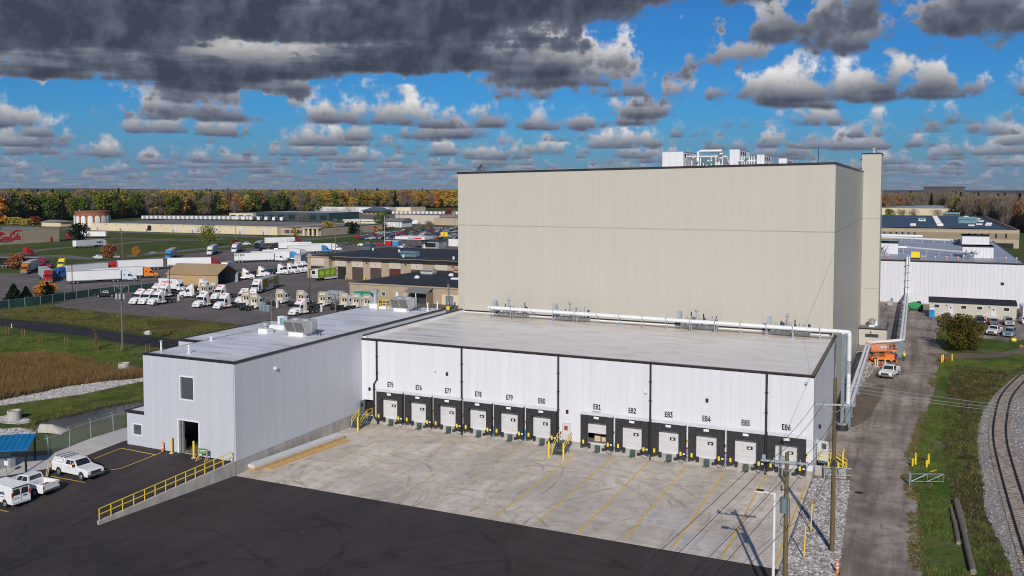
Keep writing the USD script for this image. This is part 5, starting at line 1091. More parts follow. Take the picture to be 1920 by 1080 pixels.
wire('thin pale wire climbing from the tall pole to the high bay wall', (PX, PY, 14.8), (-10.0, 140, 29.0), 1.0, .015, 'galvanized'); wire('thin guy wire anchored in the stone strip from the tall pole', (PX, PY, 8.2), (-8.6, 84.5, 0.05), .02, .02, 'galvanized')
upole('wooden utility pole carrying the pale cables beyond the railway', 24, 110.4, 8.6, ((7.6, 1.6),), (), .18)
# white area light
t = thing('area_light', 'slim white lamp post with a flat dark lamp head over the apron', 'lamp post', (-9.05, 66.0, 0))
MB().tube([(0, 0, 0), (0, 0, 8.8)], [.12, .1], 10).build('post', 'white_trim', t); MB().bar((0, 0, 8.7), (-.75, .05, 8.75), .1).build('arm', 'white_trim', t); MB().box(-1.35, -.7, -.2, .3, 8.72, 8.8).build('lamp_head', 'white_trim', t); MB().box(-1.3, -.75, -.15, .25, 8.802, 8.83).build('lamp_top', 'ink', t)
# ---------------- pipe bridge ----------------
t = thing('process_pipe', 'white insulated pipes along the high bay wall and down to the ground rack', 'pipework')
zp, yp, xe = 12.75, 121.6, -7.95
MB().tube([(-59.5, yp, zp), (xe, yp, zp - .3)], .27, 12).build('header_pipe', 'white_pipe', t)
MB().tube([(-59.0, yp + .9, zp - .2), (-12, yp + .9, zp - .5)], .12, 8).build('branch_pipe', 'galvanized', t)
for i, x in enumerate(np.linspace(-59, -11.2, 15)):
    MB().bar((x, yp - .45, ZT), (x, yp - .45, zp + .35), .08).bar((x, yp + .55, ZT), (x, yp + .55, zp + .45), .08).bar((x, yp - .5, zp - .45), (x, yp + 1.1, zp - .45), .1).bar((x - .3, yp - .6, ZT + .06), (x + .3, yp - .6, ZT + .06), .12).build('pipe_stand', 'galvanized', t)
for i, (x, l) in enumerate(((-56.5, 'first'), (-46.5, 'second'), (-27.5, 'third'), (-15.2, 'fourth'))):
    r_ = random.Random(20 + i); v_ = thing('valve_station', f'{l} cluster from the left of grey valves and small pipes against the high bay base', 'valves', (x, yp + 1.9, ZT))
    MB().box(-2.6, 2.6, -.5, .9, .35, .5).build('frame', 'galvanized', v_)
    for k in range(9):
        xx = -2.4 + .6 * k; MB().tube([(xx, -.9, .5), (xx, -.2, .9 + .5 * r_.random()), (xx + .1, .9, .9)], .07, 6).build('pipe', 'galvanized' if k % 3 else 'white_pipe', v_)
        MB().cyl((xx, r_.uniform(-.5, .6), .9), (xx, r_.uniform(-.5, .6), 1.5 + r_.random()), .09, 6).tm(_ball((xx, r_.uniform(-.4, .5), 1.2 + .5 * r_.random()), .2)).build('valve', ['steel', 'galvanized', 'dark_steel'][k % 3], v_)
    MB().cyl((-.4, 0, .5), (-.4, 0, 2.9), .1, 8).tm(_ball((-.4, 0, 2.7), .25)).build('relief_stack', 'steel', v_); MB().box(-3.1, -2.5, -.3, .3, 1.5, 2.5).build('control_cabinet', 'galvanized', v_)
MB().tube([(xe, yp, zp - .3), (xe + .3, yp, zp - .3), (xe + .35, yp - .1, zp - .6), (xe + .35, yp - .3, 3.0)], .26, 12).tube([(xe - .35, yp - .1, zp - .5), (xe - .35, yp - .2, 9.6)], .25, 12).build('riser', 'white_pipe', t)
MB().tube([(xe + .35, yp - .3, 8.8), (xe + .35, yp - .3, 7.2)], .29, 12).build('pipe_sleeve', 'galvanized', t)
MB().box(xe - .45, xe - .05, yp - 1.8, yp - 1.4, .6, 12.3).build('column', 'can_grey', t); MB().bar((xe - .25, yp - 1.6, 12.2), (xe + .1, yp, 12.2), .25).build('column_arm', 'galvanized', t)
MB().cyl((xe - .25, yp - 1.6, 0), (xe - .25, yp - 1.6, .75), .75, 18).build('column_base', 'black_rubber', t); MB().cyl((xe - .25, yp - 1.6, .75), (xe - .25, yp - 1.6, .78), .6, 18).build('base_top', 'concrete_ring', t)
MB().box(xe + .1, xe + .7, yp - 1.0, yp + .4, .2, 3.2).box(xe + .15, xe + .65, yp - 1.1, yp - 1.0, 1.0, 1.8).build('valve_cabinet', 'can_grey', t)
for dx in (0, .55): MB().tube([(xe + .35 + dx, yp - .3, 3.05), (xe + .1 + dx, 124, 2.95), (xe + .1 + dx, 173.3, 2.75), (xe + .4 + dx, 174.0, 2.75), (-2.6 + dx * .6, 177.2, 3.05), (-2.3 + dx, 178.2, 3.1), (-2.3 + dx, 258.6, 3.0), (-2.2 + dx, 258.9, 12.6), (-2.2 + dx, 262.5, 12.7)], .2 if dx else .24, 10).build('rack_pipe', 'white_pipe', t)
for y in (127.5, 134.7, 142, 149.2, 156.6, 163.4, 170, 182, 190, 198, 206, 214, 222, 230, 238, 246, 254):
    x = xe + .35 if y < 176 else -2.05
    MB().box(x - .16, x + .16, y - .16, y + .16, 0, 2.55).box(x - .4, x + .6, y - .1, y + .1, 2.4, 2.55).box(x - .3, x + .3, y - .3, y + .3, 0, .12).build('rack_post', 'can_grey', t)
MB().box(-2.7, -2.2, 176.6, 177.1, 0, 2.9).bar((xe + .4, 174.2, 2.45), (-2.4, 177, 2.7), .3).build('rack_beam', 'can_grey', t)
for z in (4.5, 6.5, 8.5, 10.5): MB().box(-2.6, -1.3, 258.4, 258.7, z, z + .12).build('pipe_bracket', 'galvanized', t)
# ---------------- high bay roof plant ----------------
def pent(label, x0, x1, y0, y1, z0, z1):
    t = thing('roof_penthouse', label, 'penthouse'); n = max(2, round((x1 - x0) / 1.1))
    MB().box(x0 + .03, x1 - .03, y0 + .03, y1, z0, z1).build('core', 'white_trim', t)
    for i in range(n): w_ = (x1 - x0) / n; MB().box(x0 + i * w_ + .012, x0 + (i + 1) * w_ - .012, y0 - .03, y0 + .02, z0, z1).build('panel', 'white_panel', t)
    MB().box(x0 - .05, x1 + .05, y0 - .08, y1 + .05, z1, z1 + .07).build('cap', 'galvanized', t)
    for k in range(3): MB().box(x1 - .02, x1 + .06, y0 + 1 + 2 * k, y0 + 1.7 + 2 * k, z1 - .9, z1 - .3).build('vent', 'dark_steel', t)
pent('white box penthouse at the left of the high bay roof plant', -40.6, -36.9, 152, 163, 33.6, 37.3); pent('white box penthouse behind the pipework, middle of the high bay roof', -29.4, -27.7, 154, 164, 33.6, 37.6)
pent('lower white box penthouse to the right on the high bay roof', -24.2, -23.0, 150, 158, 33.8, 36.5); pent('smallest white box penthouse, rightmost of the high bay roof plant', -21.0, -19.7, 152, 160, 33.8, 35.9)
t = thing('roof_pipework', 'dense white pipes and valves between the high bay roof penthouses', 'pipework', (0, 0, 0)); r_ = random.Random(4)
for k in range(7): MB().tube([(-36.6, 153 + k * .5, 36.5 - .3 * k), (-29.6, 153 + k * .5, 36.4 - .3 * k)], .13, 6).build('pipe', 'white_pipe', t)
for k in range(15):
    x = r_.uniform(-36, -29.8); MB().tube([(x, 152.6, 33.8), (x, 152.6, r_.uniform(35, 36.9))], .1, 6).build('riser', 'white_pipe', t)
MB().tube([(-34.5, 152.5, 33.8), (-34.5, 152.5, 37.2), (-34.0, 152.5, 37.4), (-30.4, 152.5, 37.4)], .2, 8).build('header', 'white_pipe', t)
for k in range(10): MB().tm(_ball((r_.uniform(-35.5, -30), 152.2, r_.uniform(34.6, 37.2)), .28)).build('valve', 'teal_box' if k in (2, 7) else 'steel', t)
for k in range(6): MB().tube([(-27.5, 151 + k * .4, 35.6 - .2 * k), (-24.4, 151 + k * .4, 35.5 - .2 * k)], .11, 6).tube([(-26.8 + .4 * k, 151, 34), (-26.8 + .4 * k, 151, 36.3)], .1, 6).build('branch', 'white_pipe', t)
MB().tm(_ball((-22.6, 150, 34.9), .3)).tm(_ball((-26, 150.5, 35.9), .26)).build('motor', 'teal_box', t)
for x, l in ((-14.6, 'thin antenna mast near the right end of the high bay roof'), (-64.2, 'thin antenna mast near the left end of the high bay roof')):
    h = 37.6 if x > -50 else 34.9
    t = thing('antenna', l, 'antenna', (x, 150 if x > -50 else 128.5, 33.6)); MB().tube([(0, 0, 0), (0, 0, h - 33.6)], .06, 6).build('mast', 'dark_steel', t); MB().bar((-.9, 0, .0), (0, 0, 1.2), .08).bar((.9, 0, 0), (0, 0, 1.2), .08).bar((0, -.9, 0), (0, 0, 1.2), .08).build('tripod', 'dark_steel', t); MB().bar((-.3, 0, h - 34.6), (.3, 0, h - 34.6), .06).build('crossbar', 'dark_steel', t)
# ---------------- railway ----------------
rt = thing('railway_track', 'curving single railway track on pale ballast at the right edge', 'railway')
def railmesh(line):
    m_ = MB(); S = []
    t_ = np.gradient(line, axis=0); t_ /= np.linalg.norm(t_, axis=1)[:, None]
    for p, d in zip(line, t_):
        n_ = np.array((d[1], -d[0])); S.append([(p[0] + n_[0] * o, p[1] + n_[1] * o, z) for o, z in ((-.075, .16), (.075, .16), (.03, .19), (.04, .34), (-.04, .34), (-.03, .19))])
    return m_.loft(S)
railmesh(rail_l).build('rail', 'rust_rail', rt); railmesh(rail_r).build('rail', 'rust_rail', rt)
seg = np.r_[0, np.cumsum(np.linalg.norm(np.diff(mid, axis=0), axis=1))]; r_ = random.Random(9)
for k, s in enumerate(np.arange(.3, seg[-1], .56)):
    x, y = np.interp(s, seg, mid[:, 0]), np.interp(s, seg, mid[:, 1]); i = min(len(tan) - 1, int(np.searchsorted(seg, s))); a = math.atan2(nor[i][1], nor[i][0])
    if k < 300: MB().cbox((x, y, .07), (2.55 + r_.uniform(-.08, .08), .23, .17), rz=a + r_.uniform(-.02, .02)).build('tie', 'tie', rt)
# ---------------- stones ----------------
def rock(seed):
    m_ = trimesh.creation.icosphere(1, 1.0); r = np.random.default_rng(seed); m_.vertices *= r.uniform(.62, 1.2, (len(m_.vertices), 1)); m_.vertices *= (1, .8, .62); return MB().tm(m_)
rocks = [rock(i) for i in range(6)]; rmats = ['stone', 'stone_b', 'stone', 'stone_c', 'stone_b', 'stone_c']
def stones(name, pg, n, s0, s1, label, seed, idx=(0, 1, 2, 3, 4, 5), z=.03):
    p = scatter(pg, n, seed); r = np.random.default_rng(seed + 1); sc = r.uniform(s0, s1, n) * r.choice([.6, 1, 1, 1.35], n)
    instancer(name, rocks, np.c_[p, np.full(n, z)], r.uniform(0, 6.28, n), sc, r.choice(idx, n), rmats, label, 'stones')
stones('rip_rap', rs.buffer(-.15), 9500, .09, .17, 'grey and white broken stones heaped along the right edge of the apron', 31)
whiteband = poly([(-121.09, 80.65), (-121.12, 85.47), (-120.14, 95.84), (-117.64, 101.19), (-114.9, 105.97), (-112.66, 103.89), (-113.95, 93.16), (-117.89, 84.14), (-118.49, 78.89)]); stones('white_stone_band', whiteband, 5200, .10, .2, 'band of pale stones between the marsh and the lower lawn', 41, (0, 2, 3, 5))
stones('pond_stones', poly([(-109.85, 73.07), (-106.84, 75.27), (-104.26, 76.73), (-101.04, 77.09), (-100.25, 76.63), (-102.07, 74.73), (-103.39, 72.81), (-105.65, 70.23)]), 1500, .12, .26, 'pale stones at the near end of the pond', 51, (0, 1, 3, 5))
stones('ring_stones', poly(smooth_line([(-111.95, 78.46), (-112.54, 79.73), (-112.07, 80.56), (-109.38, 80.55), (-107.09, 79.77), (-106.32, 78.65), (-107.99, 77.59), (-110.02, 77.55), (-111.95, 78.46)])), 900, .09, .18, 'pale stones heaped around the nearer concrete well ring', 61, (0, 2, 3, 5))
stones('margin_stones', poly([(-8.27, 143.33), (-5.7, 164.38), (-2.11, 177.81), (-2.38, 195.29), (-6.9, 183.39), (-9.91, 178.95)]), 2600, .07, .15, 'loose grey stones along the foot of the high bay by the pipe rack', 71)
ballast_near = Polygon(np.vstack([bl, np.array([(11.22, 79.49), (25.06, 185.74)])])).buffer(0).intersection(sbox(-5, 60, 60, 150))
stones('ballast_stones', ballast_near, 9000, .04, .085, 'loose pale ballast stones beside the rails', 81, z=.015)
# well rings and the pipe end
def ring_(label, x, y, r, h):
    t = thing('concrete_well_ring', label, 'well ring', (x, y, 0)); a = Point(0, 0).buffer(r, quad_segs=8)
    MB().ext(a.difference(a.buffer(-.16)), 0, h).build('ring', 'concrete_ring', t); MB().ext(a.buffer(-.17), .4, h - .25).build('cover', 'wet_concrete', t)
ring_('nearer round concrete well ring ringed by pale stones left of the pond', *(-109.29, 79.07), .85, 1.35); ring_('further round concrete well ring at the edge of the brown marsh', *(-121.46, 108.09), .95, 1.5)
t = thing('concrete_pipe_end', 'flared concrete pipe end lying in the pond', 'pipe end', (*(-99.33, 77.05), 0), .35)
MB().loft([[(x, w_ * math.cos(a), .1 + h_ * math.sin(a)) for a in np.linspace(0, math.pi, 9)] for x, w_, h_ in ((-1.6, .55, 1.0), (0, .6, .95), (1.4, 1.0, .35), (1.9, 1.2, .12))]).build('flare', 'concrete_ring', t)
# saplings with stakes
for i, (px, l, leaf) in enumerate([((-174.91, 125.55), 'leftmost, by the dark road', 0), ((-168.74, 124.66), 'second from the left', 0), ((-160.65, 122.35), 'third from the left', 0), ((-152.44, 121.74), 'fourth from the left', 0), ((-142.83, 120.71), 'with rusty leaves', 1), ((-135.9, 119.93), 'next to the wooden pole', 0), ((-131.27, 122.34), 'nearest the white building', 0)]):
    t = thing('staked_sapling', f'young sapling between two yellow stakes, {l}', 'sapling', (*px, 0)); MB().tube([(0, 0, 0), (.05, 0, 2.0)], [.04, .02], 6).build('stem', 'bark', t)
    for s in (-.42, .42): MB().bar((s, 0, 0), (s, 0, 1.75), .08).build('stake', 'reed_b', t)
    if leaf:
        r_ = np.random.default_rng(2); m_ = MB()
        for k in range(160):
            c = r_.normal(0, 1, 3) * (.35, .35, .8) + (0, 0, 2.0); d = r_.normal(0, .11, (3, 3)); m_.add(c + d, [(0, 1, 2)])
        m_.build('leaves', 'reed', t)
t = thing('white_boulder', 'pale boulder pair on the grass beside the dark service road', 'boulder', (*(-148.13, 138.15), .3)); MB().tm(trimesh.Trimesh(*rocks[0].mesh(), process=False).apply_scale(.9)).build('boulder', 'stone_c', t)
# chain link fence along the walk
t = thing('chain_link_fence', 'grey chain link fence with outward barbed arms beside the sidewalk', 'fence')
fy = [60.5, 64.2, 67.8, 70.6, 73.5, 76.7, 80.0]
fx = lambda y: -88.25 - max(0, 67.8 - y) * .45
for y in fy: z = ramp(y); MB().cyl((fx(y), y, z), (fx(y), y, z + 2.1), .045, 8).bar((fx(y), y, z + 2.08), (fx(y) - .3, y, z + 2.4), .05).build('post', 'galvanized', t)
for z in (2.05,): MB().tube([(fx(y), y, ramp(y) + z) for y in fy], .03, 6).build('top_rail', 'galvanized', t)
for o, z in ((-.1, 2.18), (-.2, 2.28), (-.3, 2.38)): MB().tube([(fx(y) + o, y, ramp(y) + z) for y in fy], .008, 4).build('barbed_wire', 'galvanized', t)
m = MB()
for y in np.arange(60.5, 80, .17):
    for sgn in (-1, 1):
        y2 = y + sgn * 2.0
        if 60.5 <= y2 <= 80: m.bar((fx(y), y, ramp(y) + .03), (fx(y2), y2, ramp(y2) + 2.03), .009)
m.build('wire_mesh', 'galvanized', t, kind='stuff')
# blue roofed shelter
t = thing('smoking_shelter', 'open shelter with a bright blue metal roof and black posts', 'shelter')
ea, eb, ta, tb = np.array((-86.15, 63.75, 3.05)), np.array((-94.6, 57.4, 3.05)), np.array((-88.2, 66.4, 3.9)), np.array((-96.65, 60.05, 3.9)); dn_ = np.array((0, 0, -.1))
MB().add([ea, ta, tb, eb, ea + dn_, ta + dn_, tb + dn_, eb + dn_], [(0, 1, 2, 3), (7, 6, 5, 4), (0, 4, 5, 1), (1, 5, 6, 2), (2, 6, 7, 3), (3, 7, 4, 0)]).build('roof', 'shelter_blue', t)
for k in range(20): f_ = k / 19; MB().bar(ea + (eb - ea) * f_ + (0, 0, .03), ta + (tb - ta) * f_ + (0, 0, .03), .045, .05).build('roof_seam', 'shelter_blue', t)
for f_ in (.02, .5, .98):
    for p, q in ((ea, eb), (ta, tb)): c = p + (q - p) * f_; MB().bar((c[0], c[1], ramp(c[1])), (c[0], c[1], c[2] - .1), .15).build('post', 'ink', t)
MB().bar(ea + (0, 0, -.2), eb + (0, 0, -.2), .14).build('beam', 'ink', t)
MB().bar((-90.2, 64.7, 1.6), (-94.5, 61.4, 1.6), .12, 1.8).build('back_screen', 'concrete_ring', t)
r_ = random.Random(2)
for k in range(4):
    q = thing('bike_rack' if k > 1 else 'waste_bin', ('grey bin under the blue shelter roof, nearer the post', 'grey bin under the blue shelter roof, deeper in', 'grey metal rack hoop in front of the shelter, left', 'grey metal rack hoop in front of the shelter, right')[k], 'bin' if k < 2 else 'rack', (-89.2 - k * .8 + .9 * (k > 1), 64.0 - k * .65, .55))
    if k < 2: MB().box(-.3, .3, -.3, .3, 0, 1.1).build('bin', 'steel', q); MB().box(-.34, .34, -.34, .34, 1.1, 1.2).build('lid', 'galvanized', q)
    else: MB().tube([(-.3, 0, 0), (-.3, 0, 1.0), (-.15, 0, 1.2), (.15, 0, 1.2), (.3, 0, 1.0), (.3, 0, 0)], .04, 8).build('hoop', 'galvanized', q)
t = thing('white_sign_board', 'small white board on a post in front of the shelter', 'sign', (-87.6, 62.3, .45)); MB().bar((0, 0, 0), (0, 0, 1.3), .07).build('post', 'galvanized', t); MB().box(-.3, .3, -.04, -.0, 1.1, 1.6).build('board', 'white_trim', t)
# near vehicles
def rz2(a, b): return math.atan2(a[1] - b[1], a[0] - b[0])
def on_ramp(t): return t
f, r2 = (-78.24, 65.67, 0.76), (-81.79, 64.13, 0.62)
t = thing('pickup_truck', 'white pickup with a white bed cap and roof rack, driver at the wheel', 'pickup', (-80.05, 64.95, ramp(64.95) + .02), -.07); car(t, 'paint_white', **PICKUP, cap=True, rack=True, driver=True)
t = thing('pickup_truck', 'white pickup with an open bed of tools between van and capped pickup', 'pickup', (-81.2, 60.25, ramp(60.25) + .02), 3.198); car(t, 'paint_white', **PICKUP, load=True)
t = thing('cargo_van', 'white cargo van with blue lettering at the left edge', 'van', (-81.5, 57.6, ramp(57.6) + .02), 3.06); van(t)
t = thing('plywood_sheet', 'pale plywood sheet leaning at the back of the capped pickup', 'plywood', (-83.35, 63.9, ramp(63.9)), .9); MB().cbox((0, 0, .78), (.06, 1.1, 1.6), ry=.18).build('sheet', 'plywood', t); MB().cbox((.12, 0, .7), (.06, 1.0, 1.4), ry=.18).build('second_sheet', 'plywood', t)
t = thing('pickup_truck', 'white pickup facing the camera on the stones below the orange lift', 'pickup', (-3.6, 157.9, 0), -math.pi / 2 - .22); car(t, 'paint_white', **PICKUP, load=True)
# scissor lift
t = thing('scissor_lift', 'orange rough terrain scissor lift parked under the pipe bend', 'lift', (-5.4, 170.6, 0), .5)
MB().box(-2.1, 2.1, -.9, .9, .55, 1.05).build('chassis', 'orange_paint', t); MB().box(.3, 2.0, -1.05, -.4, .5, 1.5).box(.3, 2.0, .4, 1.05, .5, 1.5).build('engine_cover', 'orange_paint', t)
for x in (-1.5, 1.5):
    for y in (-.85, .85): wheel(t, x, y, .48, .36, 14, rim='orange_lift')
g = MB()
for z in (1.1, 1.4, 1.7): g.bar((-1.7, -.5, z), (1.6, -.5, z + .28), .12).bar((1.6, -.5, z), (-1.7, -.5, z + .28), .12).bar((-1.7, .5, z), (1.6, .5, z + .28), .12).bar((1.6, .5, z), (-1.7, .5, z + .28), .12)
g.build('scissor_arm', 'reed_b', t)
MB().box(-2.3, 2.5, -1.05, 1.05, 2.05, 2.25).build('platform', 'orange_lift', t)
g = MB()
for x in np.linspace(-2.25, 2.45, 7):
    for y in (-1.0, 1.0): g.bar((x, y, 2.25), (x, y, 3.3), .055)
for z in (2.75, 3.3):
    for y in (-1.0, 1.0): g.bar((-2.25, y, z), (2.45, y, z), .055)
    for x in (-2.25, 2.45): g.bar((x, -1, z), (x, 1, z), .055)
g.build('railing', 'orange_lift', t); MB().box(-2.25, -.6, -1.06, -1.0, 2.3, 3.1).build('side_panel', 'orange_lift', t); MB().box(-.3, .8, -.5, .5, 2.3, 2.9).build('load', 'grey_cover', t)
for x in (-2.4, 2.4): MB().bar((x, -1.1, .35), (x, 1.1, .35), .15).cyl((x, -1.1, 0), (x, -1.1, .35), .1, 8).cyl((x, 1.1, 0), (x, 1.1, .35), .1, 8).build('outrigger', 'orange_paint', t)

# ---------------- trees ----------------
leaf_mat('leaf_gold', (0.338, 0.221, 0.058), (0.481, 0.325, 0.078), (0.624, 0.442, 0.117))
leaf_mat('leaf_yellow', (0.416, 0.312, 0.058), (0.572, 0.442, 0.091), (0.702, 0.572, 0.156))
leaf_mat('leaf_orange', (0.520, 0.208, 0.031), (0.750, 0.338, 0.052), (0.750, 0.494, 0.078))
leaf_mat('leaf_rust', (0.286, 0.130, 0.057), (0.468, 0.195, 0.078), (0.624, 0.286, 0.104))
leaf_mat('leaf_olive', (0.169, 0.177, 0.031), (0.286, 0.273, 0.047), (0.442, 0.390, 0.078))
leaf_mat('leaf_green', (0.073, 0.117, 0.026), (0.130, 0.182, 0.036), (0.234, 0.273, 0.052))
leaf_mat('leaf_pine', (0.010, 0.022, 0.012), (0.018, 0.035, 0.018), (0.03, 0.05, 0.025))
leaf_mat('twig', (0.221, 0.172, 0.135), (0.312, 0.247, 0.198), (0.442, 0.364, 0.299))
leaf_mat('leaf_red', (0.200, 0.044, 0.036), (0.340, 0.070, 0.044), (0.480, 0.120, 0.060))
leaf_mat('shrub_leaf', (0.085, 0.075, 0.015), (0.14, 0.125, 0.025), (0.21, 0.175, 0.04))
def crown_mesh(seed, H, Wd, n, leaf, kind='round', trunk_r=.3):
    r = np.random.default_rng(seed); tr, cr = MB(), MB()
    if kind == 'cone':
        tr.tube([(0, 0, 0), (0, 0, H * .9)], [trunk_r, .05], 7)
        k = n; h = r.uniform(.06, 1, k) ** .9; rad = (1 - h) * Wd / 2 * (.75 + .35 * np.sin(h * 46)) + .1; a = r.uniform(0, 6.283, k); q = np.sqrt(r.uniform(.25, 1, k))
        P = np.c_[rad * q * np.cos(a), rad * q * np.sin(a), h * H - .12 * rad]
    else:
        c0 = H * (.16 if kind == 'round' else .06 if kind == 'bush' else .2); tr.tube([(0, 0, 0), (.1, 0, H * .35), (0, .1, H * .6)], [trunk_r, trunk_r * .75, trunk_r * .35], 7)
        m = 9 if kind == 'bare' else 24 if kind == 'bush' else 11
        C, R_ = [], []
        for i in range(m):
            z = r.uniform(c0, H * .86); f = math.sin(math.pi * min(1, max(.08, (z - c0 * .7) / (H - c0 * .7)))) ** .6
            a = r.uniform(0, 6.283); d = r.uniform(.1, .62 if kind != 'bush' else .95) * Wd / 2 * f; C.append((d * math.cos(a), d * math.sin(a), z)); R_.append(r.uniform(.2, .34) * Wd * (.7 + .4 * f) * (.62 if kind == 'bush' else 1))
            tr.tube([(0, 0, min(z * .62, H * .5)), (C[-1][0] * .6, C[-1][1] * .6, z * .85), C[-1]], [trunk_r * .4, trunk_r * .25, trunk_r * .1], 5)
        C.append((0, 0, H * .8)); R_.append(.22 * Wd); C, R_ = np.array(C), np.array(R_)
        i = r.integers(0, len(C), n); v = r.normal(0, 1, (n, 3)); v /= np.linalg.norm(v, axis=1)[:, None]
        P = C[i] + v * (R_[i] * r.uniform(.55, 1.05, n))[:, None] * (1, 1, .8)
        P[:, 2] = np.clip(P[:, 2], c0 * .6, H)
    n = len(P); d1 = r.normal(0, 1, (n, 3)); d1 /= np.linalg.norm(d1, axis=1)[:, None]; d2 = np.cross(d1, r.normal(0, 1, (n, 3))); d2 /= np.linalg.norm(d2, axis=1)[:, None]
    if kind == 'bare': d1[:, 2] = np.abs(d1[:, 2]) + .5; s1, s2 = leaf * 2.4, leaf * .13
    else: s1 = s2 = leaf
    sc = r.uniform(.6, 1.3, (n, 1)); a, b_ = d1 * s1 * sc, d2 * s2 * sc
    V = np.stack([P - a - b_, P + a - b_ * .4, P + a * .3 + b_, P - a * .5 + b_], 1).reshape(-1, 3)
    F = np.arange(n * 4).reshape(n, 4); cr.add(V, F)
    return tr, cr
TK = {}
def tree_kind(key, mat_, H, Wd, n, leaf, kind='round', seed=1, trunk=.3): TK[key] = (mat_, crown_mesh(seed, H, Wd, n, leaf, kind, trunk))
kinds = []
for i, (c, w) in enumerate((('gold', 5), ('yellow', 4), ('orange', 3), ('rust', 4), ('olive', 6), ('green', 3))):
    for s in range(2): tree_kind(f'{c}_{s}', 'leaf_' + c, 20.0, 12.5 if s else 10.5, 560, .62, 'round', 100 + i * 7 + s); kinds += [f'{c}_{s}'] * w
for s in range(3): tree_kind(f'bare_{s}', 'twig', 20.0, 11, 700, .75, 'bare', 200 + s); kinds += [f'bare_{s}'] * 4
for s in range(2): tree_kind(f'pine_{s}', 'leaf_pine', 20.0, 8.5, 620, .62, 'cone', 300 + s); kinds += [f'pine_{s}']
CL = dict(gold='golden', yellow='bright yellow', orange='orange', rust='rust brown', olive='olive green', green='dark green', bare='bare grey brown', pine='dark evergreen')
def forest_tree(key, x, y, s, rz, where, group):
    m_, (tr, cr) = TK[key]; c = key.split('_')[0]
    def build(t): tr.build('trunk', 'bark', t); cr.build('crown', m_, t)
    place('forest' + key, build, 'forest_tree', f'{CL[c]} autumn tree {where}' if c not in ('pine', 'bare') else f'{CL[c]} tree {where}', 'tree', (x, y, -.1), rz, f'{CL[c]} trees {group}', scale=s)
edge = np.array([(-731.18, 465.09), (-713.64, 508.41), (-755.42, 570.19), (-733.11, 595.4), (-736.98, 641.81), (-755.94, 725.55), (-731.28, 824.3), (-727.32, 929.14), (-692.55, 973.69), (-709, 1131.64), (-658.37, 1276.06), (-615.65, 1438.92)])
def fill(edge, depth, gap, seed, wts, lo, hi):
    r = np.random.default_rng(seed); out = []
    e = np.array(smooth_line(edge, 14)); L = np.r_[0, np.cumsum(np.linalg.norm(np.diff(e, axis=0), axis=1))]
    s = 0
    while s < L[-1]:
        x, y = np.interp(s, L, e[:, 0]), np.interp(s, L, e[:, 1]); d = np.array((x, y)); d /= np.linalg.norm(d); q = 0.0; first = True
        while q < depth:
            p = np.array((x, y)) + d * (q + r.uniform(0, gap)) + r.normal(0, gap * .35, 2)
            out.append((q, p[0], p[1], r.uniform(lo, hi), r.uniform(0, 6.28))); q += gap * (1.0 if q < 60 else 1.7)
        s += gap * .72 * (1 + np.hypot(x, y) / 4000)
    return out
ft = fill(edge, 330, 10.5, 5, None, .95, 1.55)
r_ = np.random.default_rng(12)
def pick(x, y, right=False):
    v = float(meshkit.fbm(np.array([[x * .012, y * .012, 1.7]]), 3, 2)[0]) + r_.normal(0, .17); u = r_.random()
    if right: return r_.choice(['bare_0', 'bare_1', 'bare_2', 'rust_0', 'olive_1', 'pine_0'], p=[.25, .25, .22, .12, .1, .06])
    if u < .24: return f'bare_{r_.integers(0, 3)}'
    if u < .27: return f'pine_{r_.integers(0, 2)}'
    seq = ['green', 'olive', 'gold', 'olive', 'yellow', 'gold', 'orange', 'rust', 'gold']
    return f'{seq[int(np.clip((v - .28) / .44 * 9, 0, 8))]}_{r_.integers(0, 2)}'
redge = np.array([(-45.97, 1137.19), (-12.49, 1255.5), (26.27, 1331.9), (43.55, 1111.18), (50.29, 938.06), (56.73, 824.83), (68.35, 714.42), (86.28, 655.62)])
ft2 = fill(redge, 420, 12, 8, None, .75, 1.35)
allt = [(np.hypot(x, y), pick(x, y), x, y, s, a, 0) for q, x, y, s, a in ft] + [(np.hypot(x, y), pick(x, y, True), x, y, s, a, 1) for q, x, y, s, a in ft2]
allt.sort(key=lambda t_: t_[0]); near, far = allt[:290], allt[290:]
for d, k, x, y, s, a, rt_ in near: forest_tree(k, x, y, s, a, 'in the edge of the far wood ' + ('right of the tall warehouse' if rt_ else 'left of the tall warehouse'), 'along the far wood ' + ('on the right' if rt_ else 'on the left'))
keys = sorted(TK); P_, I_, S_, A_ = [], [], [], []
for d, k, x, y, s, a, rt_ in far: P_.append((x, y, -.1)); I_.append(keys.index(k)); S_.append(s); A_.append(a)
instancer('far_forest', [TK[k][1][1] for k in keys], P_, A_, S_, I_, [TK[k][0] for k in keys], 'deep autumn forest reaching back to the skyline', 'forest')
